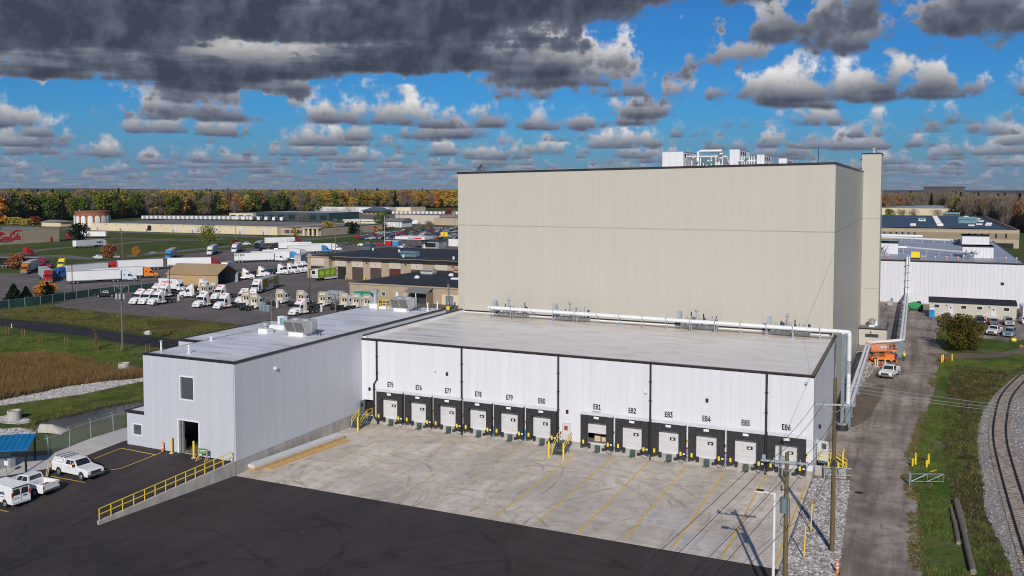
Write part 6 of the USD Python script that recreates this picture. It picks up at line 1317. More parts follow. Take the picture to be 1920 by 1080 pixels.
# single trees and shrubs
def single(label, x, y, H, Wd, mat_, kind='round', n=900, leaf=.3, seed=1, name='tree', cat='tree', trunk=.2):
    tr, cr = crown_mesh(seed, H, Wd, n, leaf, kind, trunk); t = thing(name, label, cat, (x, y, 0)); tr.build('trunk', 'bark', t); cr.build('crown' if kind != 'bare' else 'branches', mat_, t)
S = lambda p: p
for i, (p, w, m_, k, l, n) in enumerate([
    ((-451.84, 372.1, 10.14), 13, 'leaf_pine', 'round', 'broad dark evergreen right of the red lettered building', 'tree'), ((-346.7, 366.41, 10.93), 13, 'leaf_olive', 'round', 'large round olive tree standing alone on the lawn', 'tree'),
    ((-315.86, 230.6, 5.98), 7, 'leaf_rust', 'round', 'rusty tree in front of the dark flatbed at far left', 'tree'), ((-326.03, 283.43, 6.88), 7.5, 'leaf_rust', 'round', 'rust red tree beside the white street car', 'tree'), ((-327.79, 299.85, 3.7), 5, 'leaf_orange', 'bare', 'thin orange sapling on the lawn by the street', 'tree'),
    ((-316.54, 352.48, 4.64), 4.5, 'leaf_red', 'round', 'small dark red tree behind the white trucks', 'tree'), ((-228.3, 166.08, 4.32), 6, 'leaf_pine', 'cone', 'taller dark spruce behind the green fence at far left', 'spruce_tree'), ((-227.38, 169.14, 3.31), 3.8, 'leaf_pine', 'cone', 'small dark spruce behind the green fence', 'spruce_tree'),
    ((-228.13, 175.59, 4.01), 6.5, 'leaf_orange', 'round', 'bright orange tree behind the green fence', 'tree'), ((-225.33, 174.11, 4.13), 4.5, 'leaf_pine', 'cone', 'dark spruce in front of the orange tree', 'spruce_tree'), ((7.75, 189.46, 6.9), 9.2, 'shrub_leaf', 'bush', 'big bushy olive tree on the grass island by the office trailer', 'tree'),
    ((-359.12, 553.92, 13.35), 15, 'leaf_green', 'round', 'large dark tree left of the flagpole beyond the street', 'tree'), ((-352.66, 506.09, 7.67), 15, 'leaf_pine', 'round', 'spreading dark tree right of the office entrance', 'tree'), ((-357.19, 488.65, 8.57), 12, 'leaf_gold', 'round', 'golden tree at the office entrance', 'tree'), ((-371.73, 474.58, 5.29), 10, 'leaf_gold', 'round', 'low golden tree before the long cream warehouse', 'tree'),
    ((-357.55, 536.87, 4.22), 16, 'leaf_orange', 'round', 'row of orange brown shrubs by the street', 'shrub'), ((-321.52, 544.76, 6.44), 8, 'twig', 'bare', 'bare tree at the street edge, left one of two', 'tree'), ((-318.87, 554.53, 6.9), 9, 'twig', 'bare', 'bare tree at the street edge, right one of two', 'tree'),
    ((-701.19, 514.09, 5.93), 16, 'leaf_yellow', 'round', 'yellow tree behind the left part of the red lettered building', 'tree'), ((-682.84, 510.36, 4.95), 14, 'leaf_yellow', 'round', 'low yellow tree behind the red lettered building', 'tree'), ((-687.08, 520.54, 6.39), 14, 'leaf_red', 'round', 'dark red tree behind the red lettered building', 'tree'), ((-731.85, 525.41, 7.05), 16, 'leaf_orange', 'round', 'orange tree at the left frame edge beyond the red lettered building', 'tree'),
    ((-515.85, 665.03, 7.39), 18, 'twig', 'bare', 'bare brown thicket by the dark teal building', 'tree'), ((-523.58, 722.64, 11.57), 26, 'twig', 'bare', 'tall bare thicket behind the trade yard, left', 'tree'), ((-527.11, 754.81, 11.97), 26, 'twig', 'bare', 'tall bare thicket behind the trade yard, right', 'tree'),
    ((-434.53, 797.08, 10.34), 12, 'leaf_red', 'round', 'dark red tree before the white trailers left of the high bay', 'tree'), ((43.78, 1051.7, 23.67), 18, 'leaf_pine', 'round', 'tall dark tree behind the solar roofed building', 'tree'), ((-26.52, 1019.61, 9.02), 12, 'leaf_olive', 'round', 'olive tree before the far cream wall, right of the tower', 'tree'),
    ((-13.96, 1044.47, 8.04), 14, 'twig', 'bare', 'bare tree before the far cream wall, left', 'tree'), ((-4.03, 1049, 8.62), 14, 'twig', 'bare', 'bare tree before the far cream wall, middle', 'tree'), ((19.49, 1059.74, 7.47), 14, 'twig', 'bare', 'bare tree before the far cream wall, right', 'tree'), ((35.95, 1107.72, 17.29), 12, 'leaf_yellow', 'round', 'yellowish tree right of the far cream building', 'tree'),
    ((76.08, 881.44, 16.2), 20, 'twig', 'bare', 'large bare tree at the right frame edge behind the solar roof', 'tree'), ((68.69, 961.48, 14.74), 20, 'twig', 'bare', 'bare tree behind the right corner of the solar roof', 'tree'), ((6.67, 225.17, 2.34), 2.2, 'twig', 'bare', 'pale leafless bush behind the bushy olive tree', 'shrub')]):
    d = math.hypot(p[0], p[1]); single(l, p[0], p[1], max(p[2], 2), w, m_, k, 5200 if d < 260 else (1100 if d < 520 else 700), .16 if d < 260 else (.3 if d < 520 else .5), 400 + i, n, 'tree' if n != 'shrub' else 'shrub', min(.35, .02 * p[2] + .05))
# ---------------- grass and reeds ----------------
def tuft(seed, n, h, w, spread):
    r = np.random.default_rng(seed); m_ = MB()
    for k in range(n):
        a = r.uniform(0, 6.28); o = r.normal(0, spread, 2); l = r.normal(0, .45 * h, 2); hh = h * r.uniform(.6, 1.2); d = np.array((math.cos(a), math.sin(a))) * w
        m_.add([(o[0] - d[0], o[1] - d[1], 0), (o[0] + d[0], o[1] + d[1], 0), (o[0] + l[0], o[1] + l[1], hh)], [(0, 1, 2)])
    return m_
tufts = [tuft(i, 9, .30, .05, .16) for i in range(3)]; reeds = [tuft(10 + i, 10, 1.15, .05, .28) for i in range(3)]
def sow(name, pg, n, protos, mats, s0, s1, label, cat, seed, clump=.0):
    p = scatter(pg, int(n * (2.2 if clump else 1)), seed); r = np.random.default_rng(seed)
    if clump:
        v = meshkit.fbm(np.c_[p * .16, np.full(len(p), seed)], 3, seed); p = p[v > np.quantile(v, clump)][:n]
    n = len(p); instancer(name, protos, np.c_[p, np.zeros(n)], r.uniform(0, 6.28, n), r.uniform(s0, s1, n), r.integers(0, len(protos), n), mats, label, cat)
near_verge = grass_bed.intersection(sbox(-10, 66, 60, 190))
sow('grass_tufts', near_verge.difference(bank.buffer(-.8)), 16000, tufts, ['blade', 'blade', 'blade_b'], .35, .95, 'short uneven grass on the verge between gravel road and railway', 'grass', 3, .35)
sow('weed_tufts', bank.buffer(1.0).intersection(near_verge), 7500, tufts, ['bank_weed', 'bank_weed', 'blade_b'], .4, 1.2, 'dark dead weeds on the bank beside the railway ballast', 'weeds', 4)
sow('marsh_reeds', marsh, 8500, reeds, ['reed', 'reed_b', 'reed'], .6, 1.15, 'brown marsh reeds filling the wet hollow on the left', 'reeds', 5)
sow('pond_rushes', pond.buffer(.6).difference(pond.buffer(-.2)), 700, reeds, ['blade', 'blade_b', 'reed'], .2, .5, 'green rushes along the edge of the pond', 'rushes', 6)
sow('rough_weeds', poly([(-212.44, 150.65), (-207.7, 160.72), (-176.95, 157.39), (-142.83, 156.91), (-135.18, 155.24), (-138.59, 137.33), (-156.41, 139.02), (-177.44, 141.99), (-200.95, 142.45)]), 9000, reeds, ['blade', 'blade_b', 'reed'], .25, .6, 'rough weedy grass between the truck yard and the dark service road', 'weeds', 7, .4)
sow('lawn_grass', poly([(-181.32, 128.44), (-167.11, 127.24), (-155.51, 127.47), (-141.55, 125.08), (-131, 122.46), (-121.07, 111.71), (-134.08, 112), (-149.64, 112.18), (-152.62, 107.95)]), 7000, tufts, ['blade', 'blade', 'blade_b'], .6, 1.3, 'tufted green grass around the staked saplings', 'grass', 8, .3)
sow('gravel_weeds', Polygon(np.vstack([gr, gr[::-1] + np.array((-.7, 0))])).buffer(.25).intersection(sbox(-10, 66, 60, 190)), 1500, tufts, ['blade_b', 'reed', 'blade'], .3, .8, 'dry weeds along the gravel road edge', 'weeds', 9, .4)
sow('lower_lawn_grass', poly([(-118.14, 83.34), (-113.36, 92.67), (-112.35, 103.6), (-103.19, 95.09), (-105.37, 90.54), (-106.2, 84.19), (-106.05, 79.06), (-109.71, 80.4), (-113.67, 80.15)]), 5000, tufts, ['blade', 'blade_b', 'blade'], .4, .9, 'short olive grass between the pale stones and the pond', 'grass', 14, .2)

# ---------------- buildings further off ----------------
def flat_roof(t, x0, x1, y0, y1, z, m, cop='coping', w=.35): MB().box(x0, x1, y0, y1, z - .3, z).build('roof', m, t); MB().box(x0 - .1, x1 + .1, y0 - .12, y0 + w, z - .25, z + .12).box(x1 - w, x1 + .1, y0 + w, y1, z - .25, z + .12).build('parapet', cop, t)
def win(t, x, y, z, w, h, m='window_glass', fr='white_trim', f=.1): q = MB().box(x - w / 2, x + w / 2, y - .03, y + .02, z - h / 2, z + h / 2).build('window', m, t); MB().box(x - w / 2 - f, x + w / 2 + f, y - .06, y - .032, z + h / 2, z + h / 2 + f).box(x - w / 2 - f, x + w / 2 + f, y - .06, y - .032, z - h / 2 - f, z - h / 2).box(x - w / 2 - f, x - w / 2, y - .06, y - .032, z - h / 2, z + h / 2).box(x + w / 2, x + w / 2 + f, y - .06, y - .032, z - h / 2, z + h / 2).build('frame', fr, q)
# truck service garage
gz = 7.4
t = thing('truck_garage', 'tan truck service garage with dark roll doors and pale panels', 'garage')
MB().box(-191.6, -70, 251.2, 300, 0, gz).box(-191.6, -182.6, 249.2, 251.19, 0, gz).build('wall', 'brick_buff', t)
MB().box(-191.7, -70, 249, 300, gz, gz + .15).build('roof', 'black_roof', t); MB().box(-191.8, -182.4, 248.9, 249.3, gz - .1, gz + .25).box(-182.4, -70, 250.9, 251.3, gz - .1, gz + .25).build('parapet', 'brick_buff', t)
gx = [(-179.2, 1), (-172.2, 0), (-164.9, 0), (-157.4, 0), (-149.0, 0), (-139.8, 2), (-131.5, 2)]
for x, k in gx:
    MB().box(x - 2.25, x + 2.25, 251.05, 251.19, 4.3 if k < 2 else .2, gz - .35).build('pale_panel', 'brick_pale', t)
    if k < 2: MB().box(x - 2.2, x + 2.2, 251.1, 251.19, 0, 4.29).build('roll_door', 'dark_void' if k else ('maroon_door' if x == -157.4 else 'brown_door'), t); MB().box(x - .12, x + .12, 250.95, 251.04, 5.2, 5.4).build('door_lamp', 'ink', t)
MB().box(-190, -184.4, 249.05, 249.19, 4.4, gz - .35).build('pale_panel', 'brick_pale', t); MB().box(-190, -184.6, 249.08, 249.19, 0, 4.2).build('roll_door', 'dark_void', t)
for x in (-175.7, -168.5, -153.2, -135.5): MB().box(x - .2, x + .2, 250.9, 251.19, 5.6, 6.0).build('wall_light', 'ink', t)
def roofbox(label, x, y, z, w, d, h, m='blue_steel', slant=True, name='roof_unit'):
    t = thing(name, label, 'roof unit', (x, y, z))
    MB().sidex(Polygon([(-d / 2, 0.2), (d / 2, .2), (d / 2, h), (-d / 2 - (.8 if slant else 0), h)]), -w / 2, w / 2).build('casing', m, t); MB().box(-w / 2 + .2, w / 2 - .2, -d / 2 + .2, d / 2 - .2, 0, .2).build('curb', 'galvanized', t); MB().box(-w / 2 + .2, w / 2 - .2, -d / 2 - (.5 if slant else .02), -d / 2 - .01, h * .55, h * .8).build('louver', 'dark_steel', t)
roofbox('blue grey slanted roof unit on the garage, middle', -158, 262, gz + .15, 6, 2.5, 1.9); roofbox('dark blue roof unit near the left end of the garage roof', -191, 286, gz + .15, 3.5, 3, 2.4, 'blue_grey_steel', False); roofbox('blue grey slanted roof unit at the right end of the garage roof', -131, 260, gz + .15, 5, 3, 2.4)
for i, (x, y, l) in enumerate(((-187, 283, 'left of the dark unit'), (-173, 279, 'behind the doors'), (-158.6, 258.5, 'by the middle unit'), (-139, 258, 'right of the middle unit'), (-136, 262, 'tall one by the right unit'), (-130.5, 256, 'front right'))):
    t = thing('roof_vent', f'small white vent on the garage roof, {l}', 'roof vent', (x, y, gz + .15)); MB().cyl((0, 0, 0), (0, 0, .7 if i != 4 else 1.8), .35, 8).build('pipe', 'white_trim', t); MB().cyl((0, 0, .7 if i != 4 else 1.8), (0, 0, .95 if i != 4 else 2.2), .55, 8, .2).build('cap', 'white_trim', t)
for x, y, l in ((-185.8, 248.3, 'left of the garage corner'), (-176.2, 250, 'between the first garage doors'), (-168.6, 250, 'between the brown garage doors'), (-161.4, 250, 'left of the maroon garage door')): bollard('yellow bollard ' + l, x, y, 1.4, base=False, r=.16)
# low tan shop with a dark roof
sz = 4.3
t = thing('low_tan_workshop', 'low tan brick workshop with a black roof beside the high bay', 'building')
MB().box(-144.6, -70, 206.9, 250.5, 0, sz).build('wall', 'brick_buff', t); flat_roof(t, -144.7, -70, 206.8, 250.5, sz + .2, 'black_roof', 'brick_buff', .3)
for x, z, w, h in ((-141.6, 1.7, 1.3, 1.2), (-133.4, 1.9, 1.0, 1.0)): win(t, x, 206.9, z, w, h)
MB().box(-115, -106, 206.75, 206.88, 0, 2.7).build('pale_bay', 'cream_wall', t); MB().box(-113.8, -111.5, 206.6, 206.74, .1, 2.4).build('door', 'can_grey', t); MB().box(-129.4, -128.6, 206.7, 206.88, 1.4, 2.6).build('notice', 'white_trim', t)
t = thing('lean_to', 'grey lean-to canopy on the front of the low tan workshop', 'canopy')
MB().add([(-124.5, 203.2, 3.3), (-117.6, 203.2, 3.3), (-117.6, 206.8, 4.4), (-124.5, 206.8, 4.4), (-124.5, 203.2, 3.15), (-117.6, 203.2, 3.15), (-117.6, 206.8, 4.25), (-124.5, 206.8, 4.25)], [(0, 1, 2, 3), (7, 6, 5, 4), (0, 4, 5, 1), (1, 5, 6, 2), (3, 7, 4, 0)]).build('roof', 'grey_roof', t)
MB().box(-117.8, -117.62, 203.3, 206.7, 0, 3.3).build('side_wall', 'brick_band', t); MB().bar((-124.3, 203.3, 0), (-124.3, 203.3, 3.2), .2).bar((-121, 203.3, 0), (-121, 203.3, 3.2), .2).build('post', 'white_trim', t); MB().box(-124, -118, 205.9, 206.6, 0, 2.2).build('store_rack', 'dark_steel', t)
t = thing('green_skip', 'green metal skip against the low tan workshop wall', 'skip', (-138.6, 205.3, 0)); MB().loft([[(-2.4, -1, .2), (2.4, -1, .2), (2.4, 1, .2), (-2.4, 1, .2)], [(-2.8, -1.1, 2.3), (2.8, -1.1, 2.3), (2.8, 1.1, 2.3), (-2.8, 1.1, 2.3)]]).build('bin', 'teal_box', t); MB().box(-2.85, 2.85, -1.15, 1.15, 2.3, 2.42).build('rim', 'teal_box', t)
for x, y, l, s_ in ((-134, 226, 'white dome vent nearest on the black workshop roof', 1), (-122, 228, 'flat white skylight in the middle of the black workshop roof', 2), (-128, 236, 'white vent behind on the black workshop roof', 1), (-116, 234, 'flat white skylight right on the black workshop roof', 2), (-108, 222, 'flat white skylight at the right edge of the black workshop roof', 2), (-109, 243, 'round white vent at the back right of the black workshop roof', 1)):
    q = thing('skylight', l, 'skylight', (x, y, sz + .2)); (MB().box(-1.3, 1.3, -1, 1, 0, .3) if s_ == 2 else MB().cyl((0, 0, 0), (0, 0, .5), .8, 10)).build('curb', 'white_trim', q); (MB().box(-1.2, 1.2, -.9, .9, .3, .42) if s_ == 2 else MB().cyl((0, 0, .5), (0, 0, .8), .8, 10, .3)).build('dome', 'far_white', q)
roofbox('large rusty black hopper on the workshop roof', -120.5, 241, sz + .2, 9, 4, 3.0, 'dark_steel', False); roofbox('orange roof fan unit left of the black hopper', -130.5, 246, sz + .2, 3.6, 1.8, 1.2, 'orange_lift', False); roofbox('grey roof unit on the workshop roof', -137, 238, sz + .2, 4.2, 2.6, 1.6, 'rooftop_metal', False)
t = thing('copper_chimney', 'short copper topped chimney on the black workshop roof', 'chimney', (-118.4, 224, sz + .2)); MB().cyl((0, 0, 0), (0, 0, 1.3), .8, 10, .4).build('cone', 'far_white', t); MB().cyl((0, 0, 1.3), (0, 0, 2.0), .6, 10).build('cap', 'orange_lift', t)
t = thing('steel_platform', 'steel stair platform between the workshop and the high bay', 'platform', (-104.5, 203, 0))
g = MB()
for x in (-1.5, 1.5):
    for y in (-1, 1): g.bar((x, y, 0), (x, y, 4.6), .14)
g.build('post', 'reed_b', t); MB().box(-1.6, 1.6, -1.1, 1.1, 3.4, 3.55).build('deck', 'reed_b', t); MB().bar((-1.5, -1, 4.5), (1.5, -1, 4.5), .09).bar((-1.5, 1, 4.5), (1.5, 1, 4.5), .09).build('rail', 'reed_b', t); MB().box(-1.3, 1.6, -1, 1, 0, 2.3).build('bin', 'dark_steel', t)
# small tan open shed
t = thing('tan_truck_shed', 'tan metal shed with an open gable end in the truck yard', 'shed', (-212.5, 221.4, 0), .2)
prof = [(-6.2, 0), (-6.2, 3.6), (0, 6.3), (6.2, 3.6), (6.2, 0)]
MB().box(-9, 9, -6.2, -6.05, 0, 3.6).build('wall', 'tan_metal', t); MB().box(-9, 9, 6.05, 6.2, 0, 3.6).build('wall', 'galvanized', t); MB().sidex(Polygon(prof), -9.0, -8.9).build('back_wall', 'tan_metal', t)
for s in (-1, 1): MB().add([(-9.4, s * 6.6, 3.45), (9.4, s * 6.6, 3.45), (9.4, 0, 6.4), (-9.4, 0, 6.4), (-9.4, s * 6.6, 3.3), (9.4, s * 6.6, 3.3), (9.4, 0, 6.22), (-9.4, 0, 6.22)], [(0, 1, 2, 3), (7, 6, 5, 4), (0, 4, 5, 1), (1, 5, 6, 2), (2, 6, 7, 3), (3, 7, 4, 0)]).build('roof_slope', 'tan_roof', t)
MB().bar((9.2, -6.1, 3.5), (9.2, 0, 6.2), .25).bar((9.2, 6.1, 3.5), (9.2, 0, 6.2), .25).bar((9.2, -6.1, 0), (9.2, -6.1, 3.6), .25).bar((9.2, 6.1, 0), (9.2, 6.1, 3.6), .25).build('frame', 'galvanized', t)
for x in (-5, 0, 5): MB().bar((x, 5.95, 0), (x, 5.95, 3.6), .15).bar((x, -5.95, 0), (x, -5.95, 3.6), .15).bar((x, -6, 3.5), (x, 0, 6.1), .15).bar((x, 6, 3.5), (x, 0, 6.1), .15).build('rib', 'galvanized', t)
# long cream warehouse with its office end
t = thing('cream_warehouse', 'very long low cream warehouse with loading doors and a grey roof', 'warehouse')
MB().box(-557, -384, 468, 545, 0, 5.4).build('wall', 'cream_wall', t); flat_roof(t, -557, -384, 468, 545, 5.5, 'grey_roof', 'cream_wall', .5)
for i, x in enumerate((-547, -524, -498, -473, -455, -436, -413, -393)):
    MB().box(x - 1.8, x + 1.8, 467.85, 467.99, .8, 4.2 if i != 2 else 4.4).build('dock_door', 'ink' if i == 2 else 'grey_cover', t); MB().box(x - 2.3, x - 1.9, 466.8, 467.9, .2, 2.2).build('bumper_post', 'concrete_ring', t)
for x in np.linspace(-552, -390, 16): MB().box(x - .3, x + .3, 467.8, 467.98, 4.5, 4.9).build('wall_light', 'ink', t)
t = thing('office_wing', 'office wing with window bands at the end of the cream warehouse', 'offices')
MB().box(-384, -352, 472, 545, 0, 5.2).build('wall', 'brick_tan', t); flat_roof(t, -384, -352, 472, 545, 5.3, 'grey_roof', 'dark_steel', .5)
for x in (-379, -374, -369): MB().box(x - 2, x + 2, 471.85, 471.99, 1.4, 3.4).build('window', 'window_glass', t)
for x in (-364, -360.5, -357, -353.5): MB().box(x - .6, x + .6, 470, 471.2, 0, 4.6).build('column', 'cream_wall', t)
MB().box(-365.5, -351.5, 469.6, 471.95, 4.6, 5.6).build('porch', 'brick_tan', t); MB().box(-363, -354, 471.85, 471.99, .3, 4.2).build('entrance_glass', 'ink', t)
# soft drink works with its wall lettering
t = thing('bottling_works', 'flat tan bottling works with red script lettering on its wall', 'building')
MB().box(-500, -456, 285, 361.5, 0, 8.0).build('wall', 'brick_tan', t); MB().box(-500, -456.3, 285, 361.2, 8.0, 8.12).build('roof', 'grey_roof', t); MB().box(-456.3, -455.9, 285, 361.6, 7.8, 8.25).box(-500, -456.3, 285 - .1, 285.3, 7.8, 8.25).build('parapet', 'brick_tan', t)
MB().box(-455.99, -455.9, 355.5, 357, 0, 2.6).build('door', 'cola_red', t); MB().box(-456, -455.85, 330, 330.4, 5, 8).build('downpipe', 'brick_band', t)
for x, y in ((-465, 300), (-470, 318), (-468, 332)): MB().box(x - 1.5, x + 1.5, y - 1, y + 1, 8.12, 9).build('roof_unit', 'dark_steel', t)
# script lettering drawn as brush strokes: big C, o, c, a - C, o, l, a
def stroke(pts, w): return LineString(smooth_line(pts, 8)).buffer(w, cap_style=1)
def letter_o(x, y, s): return [stroke([(x + s * (.5 + .42 * math.cos(a) + .12 * math.sin(a)), y + s * (.5 + .5 * math.sin(a))) for a in np.linspace(1.2, 1.2 + 6.3, 12)], .13 * s)]
def letter_c(x, y, s): return [stroke([(x + s * (.5 + .42 * math.cos(a) + .12 * math.sin(a)), y + s * (.5 + .5 * math.sin(a))) for a in np.linspace(.6, 5.6, 10)], .13 * s)]
def letter_a(x, y, s): return letter_o(x, y, s) + [stroke([(x + s * 1.12, y + s * 1.0), (x + s * .98, y + s * .45), (x + s * 1.0, y + s * .05), (x + s * 1.3, y + s * .2)], .13 * s)]
def letter_l(x, y, s): return [stroke([(x + .1 * s, y + .3 * s), (x + .6 * s, y + 1.3 * s), (x + .75 * s, y + 1.9 * s), (x + .45 * s, y + 1.7 * s), (x + .22 * s, y + .5 * s), (x + .38 * s, y + .03 * s), (x + .7 * s, y + .25 * s)], .12 * s)]
def cap_c(x, y, s, tail): return [stroke([(x + s * 1.25, y + s * 1.25), (x + s * 1.2, y + s * 1.62), (x + s * .8, y + s * 1.5), (x + s * .3, y + s * .95), (x + s * .15, y + s * .4), (x + s * .45, y + s * .05), (x + s * .95, y + s * .25)], .15 * s), stroke([(x + s * .8 + tail[i][0] * s, y + s * 1.5 + tail[i][1] * s) for i in range(len(tail))], .10 * s)]
G_ = cap_c(0, 0, 2.5, [(-.6, -.1), (-.2, .3), (.5, .25), (1.2, -.1)]) + letter_o(3.2, 0, 1.7) + letter_c(5.0, 0, 1.7) + letter_a(6.7, 0, 1.7) + [stroke([(9.0, 1.0), (10.0, 1.25)], .22), stroke([(-.5, -1.0), (2.5, -.75), (5.5, -1.1), (8.2, -.5)], .2)] \
    + cap_c(9.7, 0, 2.7, [(-.1, .1), (.8, .35), (1.9, .45), (2.9, .3)]) + letter_o(13.0, 0, 1.8) + letter_l(15.0, 0, 1.9) + letter_a(16.2, 0, 1.8) + [stroke([(9.6, -.2), (9.2, -.9), (10.4, -.8), (12.5, -.2)], .17)]
u = unary_union(G_).buffer(.13).simplify(.03); m_ = MB()
for g in getattr(u, 'geoms', [u]): q = trimesh.creation.extrude_polygon(g, .08, engine='earcut'); v = np.array(q.vertices); m_.add(np.c_[-455.99 + v[:, 2], 323.9 + v[:, 0] * .69, 2.55 + v[:, 1] * .92], q.faces)
m_.build('wall_script', 'cola_red', t)
t = thing('small_pump_house', 'small cream hut with a grey hipped roof behind the bottling works', 'hut', (-640, 505, 0)); MB().box(-11, 11, -5, 5, 0, 3.6).build('wall', 'cream_wall', t); MB().loft([[(-12, -6, 3.6), (12, -6, 3.6), (12, 6, 3.6), (-12, 6, 3.6)], [(-8, -1, 5.2), (8, -1, 5.2), (8, 1, 5.2), (-8, 1, 5.2)]]).build('roof', 'grey_roof', t)
# round brick water tank with white arches
t = thing('brick_tank', 'round rust brick water tank with white arched panels', 'tank', (-607, 512, 0)); Rt = 13.2
MB().cyl((0, 0, 0), (0, 0, 12.2), Rt, 48).build('drum', 'brick_rust', t); MB().cyl((0, 0, 12.2), (0, 0, 12.8), Rt + .4, 48).build('rim', 'brick_rust', t)
for k in range(16):
    a = -math.pi / 2 - 2.0 + k * 2 * math.pi / 16; w_ = 1.75
    pg = unary_union([sbox(-w_, 0, w_, 7.4), Point(0, 7.4).buffer(w_, quad_segs=8).intersection(sbox(-w_, 7.4, w_, 12))])
    q = trimesh.creation.extrude_polygon(pg, .3, engine='earcut'); v = np.array(q.vertices); th = a + v[:, 0] / Rt; rr_ = Rt + .05 + v[:, 2]
    MB().add(np.c_[rr_ * np.cos(th), rr_ * np.sin(th), v[:, 1]], q.faces).build('arch_panel', 'far_white', t)
MB().bar((1, -Rt + 1, 12.8), (1, -Rt, 14.5), .3).build('antenna', 'white_trim', t)
# buildings in the middle distance
def shed(name, label, x0, x1, y0, y1, h, wall, roof, cat='building', cols=0, colm='grey_cover', cop=None):
    t = thing(name, label, cat); MB().box(x0, x1, y0, y1, 0, h - .1).build('wall', wall, t); flat_roof(t, x0, x1, y0, y1, h, roof, cop or wall, .5)
    for k in range(cols): x = x0 + (x1 - x0) * (k + .5) / cols; MB().box(x - (x1 - x0) / cols * .3, x + (x1 - x0) / cols * .3, y0 - .14, y0 - .01, h * .15, h * .7).build('bay', colm, t)
    return t
shed('teal_depot', 'long dark teal depot with pale left wing in front of the wood', -592, -505, 690, 740, 7.6, 'far_teal', 'bluegrey_roof', 'depot', 7, 'dark_void'); shed('pale_depot_wing', 'cream wing at the left end of the dark teal depot', -622, -592.5, 686, 735, 6.4, 'cream_wall', 'grey_roof', 'depot', 3, 'ink')
shed('white_far_hall', 'long white hall at the foot of the wood', -742, -610, 960, 1000, 6.5, 'far_white', 'bluegrey_roof', 'hall', 12, 'grey_cover')
t = thing('hipped_roof_house', 'grey hipped roof pavilion before the wood', 'house', (-583, 892, 0)); MB().box(-15, 15, -8, 8, 0, 4).build('wall', 'brick_band', t); MB().loft([[(-18, -11, 4), (18, -11, 4), (18, 11, 4), (-18, 11, 4)], [(-6, -1, 8.6), (6, -1, 8.6), (6, 1, 8.6), (-6, 1, 8.6)]]).build('roof', 'blue_grey_steel', t)
for k in range(5): MB().box(-12 + 6 * k - 1, -12 + 6 * k + 1, -8.1, -8.01, 1, 3).build('window', 'ink', t)
shed('cream_far_block', 'pale cream block behind the hipped roof pavilion', -565, -545, 905, 940, 8.5, 'cream_wall', 'grey_roof')
shed('tan_commercial_hall', 'tan commercial hall with a flat dark roof left of the high bay', -416, -372, 665, 700, 7.8, 'brick_pale', 'grey_roof', cols=0); shed('tan_commercial_annex', 'lower tan annex with red things before it, by the high bay edge', -371.5, -330, 655, 690, 5.9, 'brick_tan', 'grey_roof')
t = thing('arched_white_store', 'low white shop with slanted cream buttresses across the street', 'shop', (-390, 580, 0)); MB().box(-14, 14, -8, 8, 0, 6).build('wall', 'cream_wall', t); MB().box(-15, 15, -9, 9, 6, 6.8).build('roof', 'far_white', t); MB().box(-7, -1, -8.15, -8.01, 0, 4).build('dark_opening', 'dark_void', t)
for k in range(4): MB().sidex(Polygon([(-8.02, 0), (-12, 0), (-8.02, 6)]), -13 + 8 * k, -11.5 + 8 * k).build('buttress', 'cream_wall', t)
t = thing('grey_gabled_store', 'white store with a grey curved roof beside the big dark tree', 'shop', (-381, 612, 0)); MB().box(-9, 9, -8, 8, 0, 4.6).build('wall', 'far_white', t); MB().loft([[(-10, -9, 4.6), (10, -9, 4.6), (10, 9, 4.6), (-10, 9, 4.6)], [(-10, -3, 7), (10, -3, 7), (10, 3, 7), (-10, 3, 7)]]).build('roof', 'grey_roof', t)
for k in range(3): MB().box(-7 + 5 * k, -4 + 5 * k, -8.12, -8.01, .3, 3.4).build('shop_door', 'grey_cover', t)
# fuel canopy
t = thing('fuel_canopy', 'white flat fuel station canopy with red lettering before the car park', 'canopy', (-237.5, 398, 0), .05); MB().box(-8.5, 8.5, -5, 5, 4.7, 6.1).build('fascia', 'far_white', t)
for x in (-6, 6): MB().box(x - .4, x + .4, -.4, .4, 0, 4.7).build('column', 'far_white', t)
MB().box(2, 6.8, -5.06, -5.01, 5.05, 5.7).build('fascia_print', 'letter_red', t); MB().box(-1, 1.9, -5.06, -5.01, 5.2, 5.6).build('fascia_print', 'letter_blue', t)
t = thing('fuel_shop', 'small grey shop under and beside the fuel canopy', 'shop', (-228, 402, 0)); MB().box(-5, 5, -4, 4, 0, 3.6).build('wall', 'steel', t); MB().box(-5.4, 5.4, -4.4, 4.4, 3.6, 4.0).build('roof', 'dark_steel', t); MB().box(-3, 3, -4.1, -4.01, .8, 2.8).build('window', 'ink', t)
t = thing('white_container', 'white container right of the fuel canopy', 'container', (-222, 417, 0)); MB().box(-5, 5, -1.3, 1.3, .2, 4).build('box', 'far_white', t); MB().box(-5.05, -5.01, -1.2, 1.2, .4, 3.8).build('door', 'grey_cover', t)
t = thing('price_sign', 'yellow square sign above the parked cars', 'sign', (-243, 440, 0)); MB().box(-.2, .2, -.2, .2, 0, 4).build('post', 'dark_steel', t); MB().box(-2.2, 2.2, -.2, .2, 3.8, 6.2).build('board', 'yellow_post', t); MB().box(-.7, .7, -.25, -.21, 4.5, 5.5).build('print', 'paint_orange', t)
for x, c, l in ((-259, 'paint_red', 'red portable cabin left of the fuel canopy'), (-254.5, 'paint_skyblue', 'blue portable cabin left of the fuel canopy')): t = thing('portable_cabin', l, 'cabin', (x, 408, 0)); MB().box(-1.7, 1.7, -1.5, 1.5, 0, 2.6).build('box', c, t); MB().box(-1.8, 1.8, -1.6, 1.6, 2.6, 2.8).build('roof', 'far_white', t)
